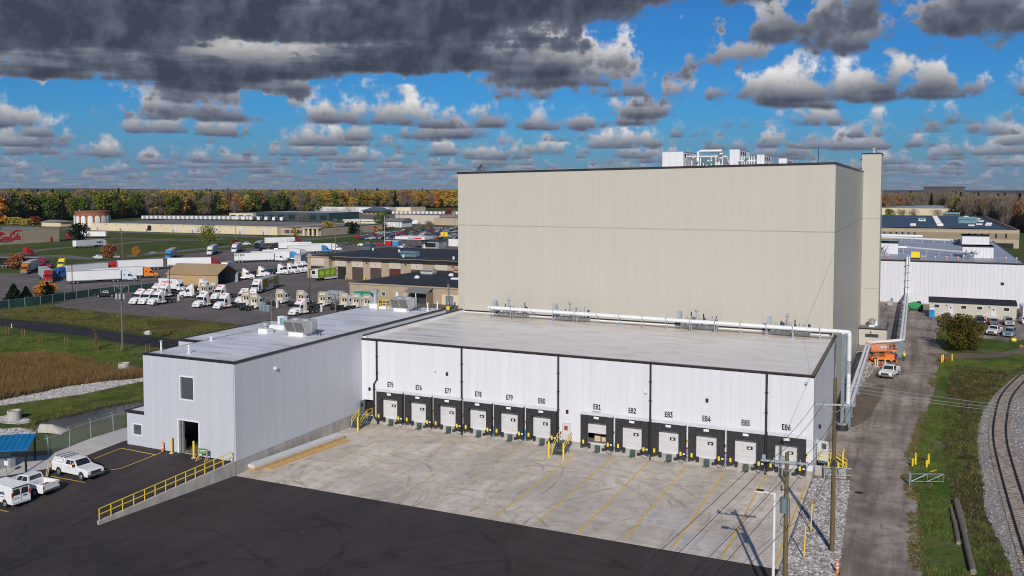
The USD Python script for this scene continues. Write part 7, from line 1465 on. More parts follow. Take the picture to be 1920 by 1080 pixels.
t = thing('flagpole', 'white flagpole with a drooping striped flag by the car park', 'flagpole', (*(-270.62, 421.38), 0)); MB().tube([(0, 0, 0), (0, 0, 15.5)], [.14, .08], 8).build('pole', 'white_trim', t)
q = MB().add([(0.1, 0, 13.2), (2.6, .2, 11.0), (3.2, .2, 9.0), (.9, 0, 11.6)], [(0, 1, 2, 3)]).build('flag', 'flag_red', t)
MB().add([(0.1, -.02, 13.4), (1.2, .05, 12.5), (1.3, .05, 11.3), (.1, -.02, 11.9)], [(0, 1, 2, 3)]).build('canton', 'flag_blue', q)
for k in range(3): MB().add([(.5 + .15 * k, -.03 + .02 * k, 12.0 - .55 * k + .5), (2.9, .16, 10.4 - .4 * k + .3), (2.95, .16, 10.2 - .4 * k + .3), (.55 + .15 * k, -.03 + .02 * k, 11.75 - .55 * k + .5)], [(0, 1, 2, 3)]).build('stripe', 'far_white', q)
# right hand side: cold store, solar roofed hall, far buildings
SX0, SX1, SY0, SY1, SZ = -40, 25.3, 259.34, 366, 11.71
t = thing('white_cold_store', 'long white ribbed cold store with a wet grey roof on the right', 'building')
MB().box(SX0, SX1 - .1, SY0 + .1, SY1, 0, SZ - .1).build('core', 'white_panel', t)
panel_wall(t, 'x', SY0 + .1, -11, SX1, .3, SZ - .2, 1.0, ['white_panel', 'white_panel_b'], gap=.02, th=.08, name='rib_panel'); panel_wall(t, 'y', SX1 - .1, SY0, SY1, .3, SZ - .2, 2.4, ['white_panel'], gap=.05, out=1, name='side_panel')
flat_roof(t, SX0, SX1, SY0, SY1, SZ, 'store_roof', 'coping', .3); MB().box(SX0, SX1, SY0 - .05, SY0 + .05, 0, .35).build('base', 'brick_band', t)
MB().box(20.0, 20.7, SY0 - .25, SY0 - .01, 6.2, 6.8).build('wall_light', 'ink', t)
def store_pent(label, x0, x1, y0, y1, z1):
    q = thing('roof_penthouse', label, 'penthouse'); MB().box(x0 + .05, x1 - .05, y0 + .05, y1, SZ, z1).build('core', 'white_panel', q); n = int((x1 - x0) / .8)
    for k in range(n): w_ = (x1 - x0) / n; MB().box(x0 + k * w_ + .02, x0 + (k + 1) * w_ - .02, y0 - .03, y0 + .04, SZ, z1 - .1).build('panel', 'white_panel', q)
    MB().box(x0 - .1, x1 + .1, y0 - .1, y1 + .1, z1 - .35, z1).build('cap', 'coping', q)
store_pent('white roof penthouse nearest on the cold store roof', 11.7, 19.4, 277.5, 284, 15.0); store_pent('white roof penthouse behind the nearer one on the cold store roof', 13.8, 21.8, 331, 340, 15.4); store_pent('white roof penthouse beside the tower on the cold store roof', -12, -4.9, 284, 290, 15.1)
t = thing('store_pipe', 'front white pipe line on stands across the cold store roof', 'pipework'); MB().tube([(-12, 292, SZ + 1.6), (-2.5, 292, SZ + 1.5), (15.5, 287.0 - 13, SZ + 1.4)], .33, 10).build('pipe', 'white_pipe', t)
for x in np.arange(-10, 15, 3.2): y = 292 if x < -2.5 else 292 - (x + 2.5) * 1.0; MB().bar((x, y, SZ), (x, y, SZ + 1.5), .12).bar((x, y - .5, SZ + 1.3), (x, y + .5, SZ + 1.3), .12).build('stand', 'galvanized', t)
t = thing('store_pipe', 'rear white pipe line on stands across the cold store roof', 'pipework'); MB().tube([(-14, 356, SZ + 1.3), (14.5, 345, SZ + 1.0)], .36, 10).tube([(-14, 363, SZ + 1.6), (2, 362, SZ + 1.5)], .5, 8).build('pipe', 'white_pipe', t)
for x in np.arange(-12, 14, 3.5): MB().bar((x, 355 - (x + 14) * .38, SZ), (x, 355 - (x + 14) * .38, SZ + 1.1), .15).build('stand', 'galvanized', t)
for x, y, l in ((13.5, 274, 'in front of the nearest cold store penthouse'), (-9.5, 282, 'in front of the cold store penthouse by the tower'), (13.0, 344, 'left of the rear cold store penthouse')):
    v_ = thing('roof_valves', f'tangle of grey valves and pipes {l}', 'valves', (x, y, SZ)); r_ = random.Random(int(x * 10)); g = MB()
    for k in range(14): g.tube([(r_.uniform(-2, 2), r_.uniform(-1.5, 1.5), .1), (r_.uniform(-2, 2), r_.uniform(-1.5, 1.5), r_.uniform(.8, 2.6))], .12, 5)
    g.build('pipe', 'steel', v_); MB().tm(_ball((.3, 0, 1.6), .35)).tm(_ball((-1, .2, 1.2), .35)).build('valve', 'dark_steel', v_)
t = thing('yellow_cabinet', 'yellow cabinet with a black base on the cold store roof edge', 'cabinet', (-.2, 264.5, SZ)); MB().box(-1.1, 1.1, -.7, .7, .5, 2.1).build('cabinet', 'yellow_post', t); MB().box(-1.15, 1.15, -.75, .75, 0, .5).build('base', 'ink', t)
for i, (px, l) in enumerate(((-8.7, 'far left'), (-7, 'second'), (1.5, 'right of the yellow cabinet'), (2.2, 'next right of the yellow cabinet'), (4.7, 'fifth'), (7.4, 'sixth'), (10.2, 'seventh'), (16.2, 'left under the penthouse'), (18.2, 'middle under the penthouse'), (21.6, 'right of the penthouse'), (24.0, 'near the right roof edge'))):
    q = thing('warning_marker', f'small orange warning marker on the cold store roof edge, {l}', 'marker', (px, 263.5 if i < 7 else 266.5, SZ)); MB().cyl((0, 0, .1), (0, 0, 1.25), .07, 8, .05).build('post', 'orange_lift', q); MB().cyl((0, 0, 0), (0, 0, .1), .26, 8).build('foot', 'orange_lift', q); MB().box(-.16, .16, -.03, .03, .8, 1.1).build('plate', 'far_white', q)
BX0, BX1, BY0, BY1, BZ = -70, 48, 523.3, 772, 9.3
t = thing('solar_roof_hall', 'wide brown brick hall under a dark panelled roof on the right', 'building')
MB().box(BX0, BX1, BY0, BY1, 0, BZ - 1.6).box(BX0 - .02, BX1 + .02, BY0 - .03, BY1, BZ - 1.6, BZ - .1).build('wall', 'brick_tan', t); MB().box(BX0 - .05, BX1 + .06, BY0 - .09, BY0 - .035, 4.6, BZ - 1.7).build('dark_band', 'brick_band', t)
MB().box(BX0, BX1, BY0, BY1, BZ - .1, BZ).build('roof', 'black_roof', t); MB().box(BX0, BX1 + .2, BY0 - .2, BY0 + .4, BZ - .1, BZ + .2).box(BX1 - .4, BX1 + .2, BY0 + .4, BY1, BZ - .1, BZ + .2).build('parapet', 'brick_tan', t)
for k in range(12): MB().box(BX0, BX1 - 6, BY0 + 8 + 20 * k, BY0 + 24 + 20 * k, BZ + .25, BZ + .45).build('solar_row', 'solar_roof', t)
for x in (-19, -16, -13, -10, -7, -4, -1) + (25, 28, 31, 34, 37.5, 42): MB().box(x - .45, x + .45, BY0 - .14, BY0 - .095, 5.2, 7.4).build('window', 'ink', t)
MB().box(37.5, 45.5, BY0 - .2, BY0 - .1, 0, 2.6).build('opening', 'dark_void', t)
for x, y, w, l in ((3, 660, 26, 'long pale skylight strip on the solar roof, left'), (12, 560, 2, 'white vent cube on the solar roof, middle'), (-2, 555, 3, 'white vent cube on the solar roof, left')):
    q = thing('roof_vent', l, 'roof vent', (x, y, BZ + .45)); MB().box(-1.5 if w < 5 else -2.2, 1.5 if w < 5 else 2.2, -w, w, 0, 1.2 if w < 5 else .5).build('box', 'far_white', q); MB().box(-1.2, 1.2, -w + .5, w - .5, 1.2 if w < 5 else .5, 1.4 if w < 5 else .6).build('lid', 'galvanized', q)
for k in range(9):
    q = thing('roof_skylight', 'small white skylight in the row across the dark solar roof', 'skylight', (12 + .0 * k, 735 - 22 * k, BZ + .45), 0, 'row of small white skylights on the solar roof'); MB().box(-1.6, 1.6, -1.6, 1.6, 0, .7).build('curb', 'far_white', q)
for i, (x, y) in enumerate(((33, 740), (35, 715), (38, 690), (34, 650), (37, 640), (39, 600), (33, 585), (37, 575), (28, 565))):
    q = thing('roof_skylight', 'small white skylight scattered on the right of the solar roof', 'skylight', (x, y, BZ + .45), 0, 'scattered small white skylights on the right of the solar roof'); MB().box(-1.6, 1.6, -1.6, 1.6, 0, .7).build('curb', 'far_white', q)
roofbox('blue slanted unit on the solar roof', 28, 610, BZ, 10, 5, 4.2); roofbox('blue box unit at the back of the solar roof', 25, 800, 6, 12, 8, 5.5, 'blue_steel', False)
shed('far_cream_hall', 'long cream hall beyond the solar roof', -90, 34, 1106, 1400, 8.2, 'cream_wall', 'bluegrey_roof', 'hall')
t = thing('ridge_office_block', 'long low dark office block on the skyline ridge', 'offices', (72, 3000, 0)); MB().box(-55, 55, -20, 20, 10, 33).build('wall', 'far_brick', t); MB().box(-58, 58, -22, 22, 33, 36).build('roof', 'far_brick', t)
for k in range(2): MB().box(-53, 53, -20.3, -20.02, 17 + 8 * k, 21 + 8 * k).build('window_band', 'window_glass', t)
# site office trailer
t = thing('office_trailer', 'long cream site office trailer with a dark sloping roof', 'trailer')
MB().box(3.15, 21.7, 237.5, 241.2, .5, 3.45).box(3.3, 21.5, 237.6, 241, 0, .5).build('wall', 'cream_panel_b', t); MB().add([(3, 237.35, 3.45), (21.9, 237.35, 3.45), (21.9, 241.3, 4.35), (3, 241.3, 4.35), (3, 237.35, 3.35), (21.9, 237.35, 3.35), (21.9, 241.3, 3.36), (3, 241.3, 3.36)], [(0, 1, 2, 3), (0, 4, 5, 1), (1, 5, 6, 2), (2, 6, 7, 3), (3, 7, 4, 0)]).build('roof', 'black_roof', t)
for x in (4.8, 10.6, 14.0, 19.6): win(t, x, 237.5, 2.5, 1.1, .75, 'ink')
for x in (7.8, 16.9): q = MB().box(x - .5, x + .5, 237.4, 237.48, .7, 2.9).build('door', 'door_white', t); MB().box(x - .15, x + .15, 237.37, 237.39, 2.1, 2.5).build('door_window', 'ink', q); MB().box(x - .95, x - .75, 237.3, 237.48, 2.7, 2.9).build('door_lamp', 'ink', t)
for x, l in ((7.4, 'left'), (16.6, 'right')):
    q = thing('wooden_steps', f'pale wooden landing and steps at the {l} door of the office trailer', 'steps', (x, 236.2, 0)); MB().box(-.9, .9, -.6, 1.1, .55, .68).build('landing', 'white_trim', q)
    for k in range(3): MB().box(-1.9 + .3 * k, -1.6 + .3 * k, -.6, 1.1, .12 + .16 * k, .2 + .16 * k).build('step', 'white_trim', q)
    for xx in (-.85, .85): MB().bar((xx, -.55, .6), (xx, -.55, 1.6), .08).build('post', 'white_trim', q)
    MB().bar((-.85, -.55, 1.55), (.85, -.55, 1.55), .08).bar((-1.9, -.55, 1.0), (-.85, -.55, 1.55), .08).build('rail', 'white_trim', q)
t = thing('portable_toilet', 'blue portable toilet with a white roof by the office trailer', 'toilet', (3.7, 235.2, 0)); MB().box(-.6, .6, -.6, .6, 0, 1.95).build('cabin', 'plastic_blue', t); MB().loft([[(-.62, -.62, 1.95), (.62, -.62, 1.95), (.62, .62, 1.95), (-.62, .62, 1.95)], [(-.4, -.4, 2.25), (.4, -.4, 2.25), (.4, .4, 2.25), (-.4, .4, 2.25)]]).build('roof', 'far_white', t); MB().box(-.4, .4, -.63, -.605, .1, 1.8).build('door', 'plastic_blue', t)
t = thing('green_boom_lift', 'green telehandler lift with fat tyres parked at the cold store wall', 'lift', (-.2, 246.5, 0), .1); MB().loft([[(-2.2, y, z) for y, z in ((-.9, .6), (.9, .6), (.9, 1.4), (-.9, 1.4))], [(.2, y, z) for y, z in ((-1, .6), (1, .6), (1, 2.2), (-1, 2.2))], [(2.0, y, z) for y, z in ((-.9, .6), (.9, .6), (.9, 1.6), (-.9, 1.6))]]).build('body', 'green_paint', t)
for x in (-1.5, 1.4):
    for y in (-1, 1): wheel(t, x, y, .6, .45, 12, rim='green_paint')
MB().bar((-3.3, 0, 1.0), (1.8, .0, 1.9), .4).build('boom', 'lumber', t); MB().box(.6, 1.5, -.6, .3, 1.7, 2.4).build('cab', 'ink', t)
t = thing('electric_cabinet', 'grey electrical cabinets at the foot of the cold store wall', 'cabinet', (-6.2, 254, 0)); MB().box(-.5, .2, -.4, .4, 0, 1.2).box(.22, .9, -.4, .4, 0, 2.0).build('cabinet', 'can_grey', t); MB().box(-.45, .85, -.42, -.41, .2, 1.1).build('door', 'galvanized', t)
t = thing('wooden_fence', 'brown wooden plank screen beside the bushy tree', 'fence', (11.8, 211, 0))
for k in range(9): MB().box(-1.6 + .42 * k, -1.6 + .42 * k + .38, -.04, .04, 0, 2.0 + .06 * (k % 3)).build('plank', 'bark', t)
for k in range(5): MB().box(2.2, 2.28, .1 + .42 * k, .1 + .42 * k + .38, 0, 2.0).build('plank', 'bark', t)
t = thing('white_reefer_box', 'white box trailer end beyond the office trailer at the right edge', 'trailer', (24.2, 241.5, 0)); MB().box(-1.2, 2.5, -4, 4, .9, 3.2).build('box', 'far_white', t); MB().box(-1.0, 2.3, -3.6, 3.6, .3, .9).build('underframe', 'ink', t)
for i, (x, y, l) in enumerate(((15.3, 234.3, 'left of the black car'), (20.0, 234.0, 'beside the silver car'))): cone(f'orange cone standing {l} by the office trailer', x, y, 0, 1.0, True)
t = thing('yellow_barrel', 'yellow barrel lying at the grass island edge', 'barrel', (18.3, 204, .4)); MB().cyl((-.4, 0, 0), (.4, 0, 0), .4, 12).build('drum', 'yellow_post', t); MB().cyl((-.41, 0, 0), (-.4, 0, 0), .3, 12).build('end', 'ink', t)
t = thing('junk_pile', 'dark junk heap at the right end of the grass island', 'junk', (21, 197, 0)); r_ = random.Random(6)
for k in range(12): MB().cbox((r_.uniform(-2, 2), r_.uniform(-1, 1), r_.uniform(.2, .5)), (r_.uniform(.3, 1.2), r_.uniform(.2, .5), r_.uniform(.2, .6)), rz=r_.uniform(0, 3), rx=r_.uniform(0, 1)).build('scrap', r_.choice(['ink', 'bark', 'bark', 'orange_lift', 'dark_steel']), t)
# green screened yard fence
fp = np.array([(-212.72, 145.18), (-213.38, 151.32), (-212.51, 162.07), (-214.34, 173.77), (-214.8, 183.08), (-213.56, 190.12), (-211.41, 200.22)]); fp2 = np.array([(-208.87, 231.57), (-210.39, 244.73), (-210.23, 256.54), (-210.79, 268.85), (-210.31, 281.3)])
for pts, l in ((fp, 'long dark green screened fence along the near edge of the truck yard'), (fp2, 'dark green screened fence behind the parked tractors by the shed')):
    t = thing('screened_fence', l, 'fence'); e = LineString(pts); n = int(e.length / 4.2); P_ = [e.interpolate(e.length * k / n) for k in range(n + 1)]
    for a, b_ in zip(P_[:-1], P_[1:]): MB().bar((a.x, a.y, 1.12), (b_.x, b_.y, 1.12), .03, 2.0).build('screen_panel', 'mesh_screen', t)
    for a in P_: MB().cyl((a.x, a.y, 0), (a.x, a.y, 2.3), .06, 6).build('post', 'galvanized', t)
    MB().tube([(a.x, a.y, 2.2) for a in P_], .035, 5).build('top_rail', 'galvanized', t)
# lamp posts and poles
for (x, y, h), l, k in [((-230, 186.35, 9.47), 'dark lamp post among the parked trailers at left', 'd'), ((-278.76, 257.78, 6.56), 'slim lamp post behind the white trailers', 'd'), ((-197.31, 192.48, 8.72), 'dark lamp post in front of the tan shed', 'd'), ((-146.97, 191.99, 9.36), 'tall dark lamp post in the middle of the tractor yard', 'd'), ((-247.94, 343.59, 17.03), 'tall wooden pole behind the garage roof', 'w'), ((-327.08, 480.62, 14.14), 'wooden pole on the near side of the street by the orange shrubs', 'w'), ((-315.92, 281.53, 12.61), 'wooden street pole by the rust red tree', 'w'), ((-367.59, 410.57, 12.36), 'wooden pole on the lawn before the cream warehouse', 'w'), ((-134.53, 161.58, 6.66), 'wooden pole with transformers behind the side building roof', 't'), ((-132.22, 182.98, 4.3), 'short pole behind the side building roof', 'w'), ((-107.35, 196.47, 6.91), 'brown steel post by the corner of the high bay', 'b'), ((-299.29, 392.97, 10.16), 'thin lamp post at the street near the maroon truck', 'd'), ((-329.88, 532.6, 13.46), 'wooden pole by the tan commercial hall', 'w'), ((-294.51, 548.74, 16.45), 'white topped pole at the high bay edge', 'w'), ((-446.2, 330.91, 7.91), 'wooden pole before the red lettered wall', 'w')]:
    if k == 'd': t = thing('yard_lamp', l, 'lamp post', (x, y, 0)); MB().tube([(0, 0, 0), (0, 0, h)], [.13, .09], 8).build('post', 'dark_steel', t); MB().box(-.2, 1.6, -.15, .15, h - .1, h + .08).build('lamp_head', 'dark_steel', t)
    elif k == 'b': t = thing('steel_post', l, 'post', (x, y, 0)); MB().box(-.18, .18, -.18, .18, 0, h).build('post', 'tie', t); MB().box(-.5, .3, -.2, .2, .3, 1.2).build('box', 'yellow_post', t)
    else: upole(l, x, y, h, ((h - .8, 2.6),), (), .2, armdir=.3, m='grey_wood')
p = (-137.36, 121.98, 12.98); t = upole('grey wooden utility pole with three transformers on the left lawn', p[0], p[1], p[2], ((p[2] - .5, 2.8),), (), .2, armdir=.3, m='grey_wood')
for xx in (-.75, 0.0, .8): MB().cyl((xx, -.45, p[2] - 3.0), (xx, -.45, p[2] - 2.0), .24, 10).cyl((xx, -.45, p[2] - 2.0), (xx, -.45, p[2] - 1.75), .07, 6).bar((xx, -.45, p[2] - 2.4), (0, 0, p[2] - 2.4), .08).build('transformer', 'galvanized', t)
for i, (x, y, l) in enumerate([(*(-184.79, 183.37), 'in front of the left tractors'), (*(-178.27, 183.82), 'left of the middle tractors'), (*(-150.71, 183.3), 'behind the first cream backed tractor'), (*(-135.98, 182.33), 'right of the lone near tractor')]):
    t = thing('plug_pedestal', f'white engine heater pedestal {l}', 'pedestal', (x, y, 0)); MB().box(-.2, .2, -.2, .2, 0, 1.3).build('post', 'far_white', t); MB().box(-.28, .28, -.28, .28, 1.3, 1.7).build('head', 'far_white', t)
for i, (x, y, l) in enumerate([(*(-151.1, 177.57), 'left'), (*(-149.7, 177.13), 'middle'), (*(-148.2, 176.75), 'right')]):
    t = thing('blue_drum', f'blue grey drum by the near wooden pole in the tractor yard, {l} of three', 'drum', (x, y, 0)); MB().cyl((0, 0, 0), (0, 0, 1.5), .6, 10).build('drum', 'can_grey', t); MB().cyl((0, 0, 1.5), (0, 0, 1.6), .62, 10).build('lid', 'galvanized', t)
t = thing('tote_stack', 'stack of grey liquid totes in front of the low tan workshop', 'totes', (*(-147.55, 204.26), 0))
for k in range(4):
    for z in range(2): MB().box(-3 + 1.5 * k, -1.65 + 1.5 * k, -.6, .6, 1.25 * z + .1, 1.25 * z + 1.2).build('tote', 'ice_tote' if False else 'galvanized', t)

# ---------------- trucks and cars further off ----------------
def semi_at(label, V_, paint, matl='trailer_white', tr=True, sleeper=True, key=None, **kw):
    (x, y, _), h = put(V_, 3.7)
    t = thing('semi_truck' if tr else 'road_tractor', label, 'truck', (x, y, 0), h)
    tractor(t, 'paint_' + paint, sleeper, vis='car_glass')
    if tr: trailer(t, -1.4, 16.0, matl, skirt=False, **kw)
semi_at('pale blue sleeper truck with a long white trailer, nearest of the yard', (-237.55, 217.52, 0.94, 21.91), 'ice')
semi_at('orange sleeper truck with a white trailer behind the pale blue one', (-240.23, 229.06, 1, 22.97), 'orange')
semi_at('royal blue truck with a white trailer facing left', (-269.36, 209.75, -1.67, 26.78), 'blue')
semi_at('yellow truck cab facing the camera behind the blue truck', (-298.18, 236.2, -0.9, 14.41), 'yellow', tr=False)
semi_at('red nosed truck with a white trailer facing left in the middle of the yard', (-274.27, 235.2, -2.16, 20.55), 'red')
semi_at('maroon truck with a long white trailer beside the tan shed', (-247.12, 269.62, 0.7, 21.41), 'maroon')
semi_at('white sleeper truck with a white trailer lettered in black, facing right', (-242.42, 301.09, 0.78, 23.04), 'white', text=('JETNA', 1.0, 'print_black', .12, 2.9))
jet = stage.GetPrimAtPath('/World/' + [n for n in (p.GetName() for p in stage.GetPrimAtPath('/World').GetChildren()) if n.startswith('semi_truck')][-1])
for s in (-1, 1): MB().tube([(-15.2 + .8 * math.cos(a), s * 1.325, 1.75 + .6 * math.sin(a)) for a in np.linspace(0, 6.283, 17)], .05, 4).build('ring_mark', 'print_black', jet)
semi_at('bright blue truck with a white trailer left of the garage', (-240.86, 309.46, 0.61, 22.81), 'skyblue')
semi_at('grey white truck cab nosing out behind the bright blue truck', (-246.24, 323.2, 0.81, 23.98), 'silver')
semi_at('black truck with a white trailer facing left near the street', (-294.47, 351.85, -2.54, 22.65), 'black')
semi_at('white truck with a white trailer behind the garage roof', (-257.7, 362.44, 0.68, 21.73), 'white')
semi_at('blue truck with a white trailer half hidden by the garage roof', (-255.96, 351.29, 0.95, 20.9), 'skyblue')
semi_at('white truck without lettering at the head of the street row', (-306.68, 389.6, 1.26, 6.06), 'white', tr=False)
semi_at('maroon truck passing behind the white one on the street', (-310.52, 400.55, 0.89, 25.83), 'maroon')
semi_at('blue truck with a grey trailer driving toward the camera', (-294.65, 286.47, -0.91, 33.43), 'skyblue', 'trailer_roof')
semi_at('white truck with a grey trailer driving toward the camera, by the round tree', (-295.91, 312.62, -0.95, 39.67), 'white', 'trailer_roof')
semi_at('white truck with a grey trailer driving toward the camera, by the dark red tree', (-296.21, 329.06, -0.96, 40.61), 'white', 'trailer_roof')
semi_at('black truck with a pale trailer driving toward the camera', (-295.98, 344.96, -0.96, 39.01), 'black', 'trailer_roof')
semi_at('red bobtail truck on the driveway at far left', (-371.83, 281.54, 1.48, 5.6), 'red', tr=False)
semi_at('white trailer truck with a blue mark at its front on the upper driveway', (-394.28, 342.26, 1.58, 29.51), 'white')
up_drive = stage.GetPrimAtPath('/World/' + [n for n in (p.GetName() for p in stage.GetPrimAtPath('/World').GetChildren()) if n.startswith('semi_truck')][-1])
for s in (-1, 1):
    for k, (a, h_) in enumerate(((-4.6, 1.0), (-3.9, 1.25), (-3.2, 1.15), (-2.6, 1.3), (-2.0, 1.1))): MB().cbox((a, s * 1.33, 2.55 + .05 * (k % 2)), (.42, .012, h_), ry=-.25).build('blue_mark', 'letter_blue', up_drive)
semi_at('copper truck with a grey trailer at the left of the yard', (-291.58, 216.12, -0.83, 39.31), 'copper', 'trailer_roof')
semi_at('red truck with a grey blue trailer behind the orange tree', (-257.7, 200.04, -0.57, 48.8), 'red', 'trailer_roof')
semi_at('maroon truck with a black trailer behind the rusty tree', (-304.79, 238.16, 0.36, 17.66), 'maroon', 'paint_black')
semi_at('red truck parked by the red lettered building corner', (-462.03, 373.43, -0.49, 28.79), 'red', tr=False)
t = thing('parked_trailer', 'white trailer parked behind the broad dark evergreen', 'trailer', (*(-460.99, 399.11), 0), 0.43); trailer(t, 0, 16, skirt=False)
t = thing('parked_trailer', 'grey trailer seen end on left of the garage', 'trailer', (*(-225.76, 287.31), 0), -1.1); trailer(t, 0, 14, 'trailer_roof', skirt=False)
# store trucks: printed trailers
v = (-175.8, 203.01, -1.22, 20.38); (x, y, _), h = put(v, 3.7)
t = thing('printed_trailer_truck', 'white truck with a yellow printed trailer lettered in red', 'truck', (x, y, 0), h); tractor(t, 'paint_white', False, None, 'meijer'); trailer(t, -.4, 14.6, art=((.02, .30, 'yellow_print'), (.62, .985, 'yellow_print')), text=('meijer', 1.25, 'letter_red', .46, 2.2), reefer=True)
for u0, u1, tilt in ((.70, .73, .5), (.76, .79, .3), (.82, .86, -.2), (.9, .93, -.4), (.08, .1, .2), (.18, .21, -.3)):
    for s in (-1, 1): MB().cbox((-15 + 14.6 * (u0 + u1) / 2, s * 1.335, 2.5), (14.6 * (u1 - u0), .012, 2.3), ry=tilt * .5).build('print_stroke', 'dark_print', t)
v = (-182.64, 240.72, -1.67, 14.35)
t = thing('printed_trailer', 'green printed store trailer backed into the garage door', 'trailer', (v[0], v[1], 0), v[2]); trailer(t, -.5, 14.6, art=((.36, .985, 'lime_print'),), text=('meijer', 1.35, 'letter_red', .17, 2.1), reefer=True)
for u in (.47, .66, .86):
    for s in (-1, 1): MB().tm(_ball((-15.1 + 14.6 * u, s * 1.33, 2.5), 1.0, (1.15, .03, 1.05), 2)).build('pepper_print', 'pepper_print', t)
v = (-198.92, 199.78, 0.06, 9.68); (x, y, _), h = put(v, 3.0)
t = thing('box_truck', 'white box truck with red lettering beside the tan shed', 'truck', (x, y, 0), h)
MB().box(-5.6, .9, -1.25, 1.25, 1.0, 3.9).build('cargo_box', 'trailer_white', t); MB().box(-5.55, .85, -1.2, 1.2, 3.901, 3.93).build('box_roof', 'trailer_roof', t); MB().loft(slab_body([(.95, .6), (2.1, .6), (2.1, 1.7), (1.75, 2.45), (.95, 2.45)], 2.1, .08)).build('cab', 'paint_white', t); MB().loft(slab_body([(2.1, .6), (3.3, .6), (3.3, 1.2), (2.1, 1.55)], 1.9, .1)).build('hood', 'paint_white', t)
quadm([(2.12, -.9, 1.68), (2.12, .9, 1.68), (1.8, .85, 2.4), (1.8, -.85, 2.4)]).build('windshield', 'car_glass', t); MB().loft([[(.9, -1.1, 2.5), (1.9, -1.1, 2.5), (1.9, 1.1, 2.5), (.9, 1.1, 2.5)], [(.9, -1, 3.7), (1.1, -1, 3.7), (1.1, 1, 3.7), (.9, 1, 3.7)]]).build('roof_fairing', 'paint_white', t); MB().box(-5.4, 2.0, -.5, .5, .7, .99).build('chassis', 'dark_steel', t)
for s in (-1, 1):
    quadm([(1.1, s * 1.06, 1.7), (1.9, s * 1.06, 1.7), (1.7, s * 1.06, 2.3), (1.1, s * 1.06, 2.3)]).build('side_window', 'car_glass', t); wheel(t, 2.6, s * .9, .48, .3, 12); wheel(t, -3.6, s * .9, .48, .5, 12); letters('meijer', 1.0, 'letter_red', t, (-2.4, s * 1.265, 2.5), 'x' if s < 0 else '-x')
t = thing('box_truck', 'small white truck with a grey roof showing over the tan shed', 'truck', (*(-231.26, 252.54), 0), -1.2); MB().box(-5, 1, -1.2, 1.2, .9, 3.8).build('cargo_box', 'trailer_white', t); MB().box(-4.9, .9, -1.15, 1.15, 3.801, 3.83).build('box_roof', 'trailer_roof', t); MB().loft(slab_body([(1.05, .5), (2.6, .5), (2.6, 1.5), (2.2, 2.4), (1.05, 2.4)], 2.1, .08)).build('cab', 'paint_white', t)
for s in (-1, 1): wheel(t, 1.9, s * .9, .48, .3, 10); wheel(t, -3.3, s * .9, .48, .5, 10)
MB().box(2.61, 2.63, -.5, .5, .7, 1.2).build('grille', 'letter_blue', t)
# day cab tractors: all alike
def daycab(t): tractor(t, 'paint_white', False, 'paint_cream', 'meijer')
for v, l in (
    ((-189.36, 171.44, -1.5, 8.95), 'leftmost of the three in the near left row, facing the camera'), ((-186.74, 172.05, -1.51, 8.95), 'middle of the three in the near left row, facing the camera'), ((-183.71, 172.26, -1.54, 8.96), 'right one of the three in the near left row, facing the camera'),
    ((-195.87, 183.52, -1.47, 9.23), 'behind the near left row, left one'), ((-193.82, 184.45, -1.49, 9.31), 'behind the near left row, right one'), ((-189.29, 187.86, -2.33, 6.56), 'turned left by the white pedestal below the box truck'),
    ((-169.36, 173.65, -1.54, 9.19), 'left of the two facing the camera in the middle of the yard'), ((-162.29, 173.55, -1.57, 9.06), 'right of the two facing the camera in the middle of the yard'), ((-176.93, 188.24, -1.52, 9.15), 'behind the two middle ones, facing the camera'), ((-164.46, 184, -1.42, 9.39), 'showing its roof behind the cream backed ones'),
    ((-191.17, 202.57, -0.09, 5.52), 'parked close to the open shed, facing right'), ((-186.23, 197.54, 1.67, 10.5), 'showing its cream back below the shed, left'), ((-185.7, 200.65, 1.68, 10.67), 'showing its cream back below the shed, right'),
    ((-160.31, 185.9, 1.62, 10.11), 'showing its cream back, left of the pair by the wooden pole'), ((-154.68, 182.62, 1.6, 9.76), 'showing its cream back, right of the pair by the wooden pole'), ((-155.01, 193.19, 1.6, 10.58), 'showing its cream back, first right of the wooden pole'), ((-148.47, 193.72, 1.58, 10.5), 'showing its cream back behind the lone near one'), ((-141.14, 193.46, 1.55, 10.35), 'showing its cream back right of the tall dark lamp post'),
    ((-134.01, 193.2, 1.52, 10.22), 'showing its cream back, third from the right by the workshop'), ((-130.62, 193.6, 1.51, 10.2), 'showing its cream back, second from the right by the workshop'), ((-126.82, 193.07, 1.49, 10.1), 'showing its cream back, rightmost by the green skip'), ((-137.56, 172.38, -1.71, 9.93), 'lone nearest one facing the camera'),
    ((-204.55, 237.38, 0.56, 6.5), 'first along the green fence right of the shed'), ((-204.56, 245.34, 0.37, 6.81), 'second along the green fence right of the shed'), ((-204.16, 254.95, 0.12, 7.88), 'third along the fence, left of the garage corner'), ((-203.44, 258.54, -0.13, 9.54), 'fourth along the fence by the garage corner'), ((-204.05, 262.7, -0.28, 11.22), 'fifth along the fence by the garage corner'), ((-204.21, 266.04, -0.35, 12.16), 'sixth along the fence at the garage corner')):
    (x, y, _), h = put(v, 3.7); place('daycab', daycab, 'day_cab_tractor', 'white day cab ' + l, 'truck', (x, y, 0), h, 'white day cab trucks')
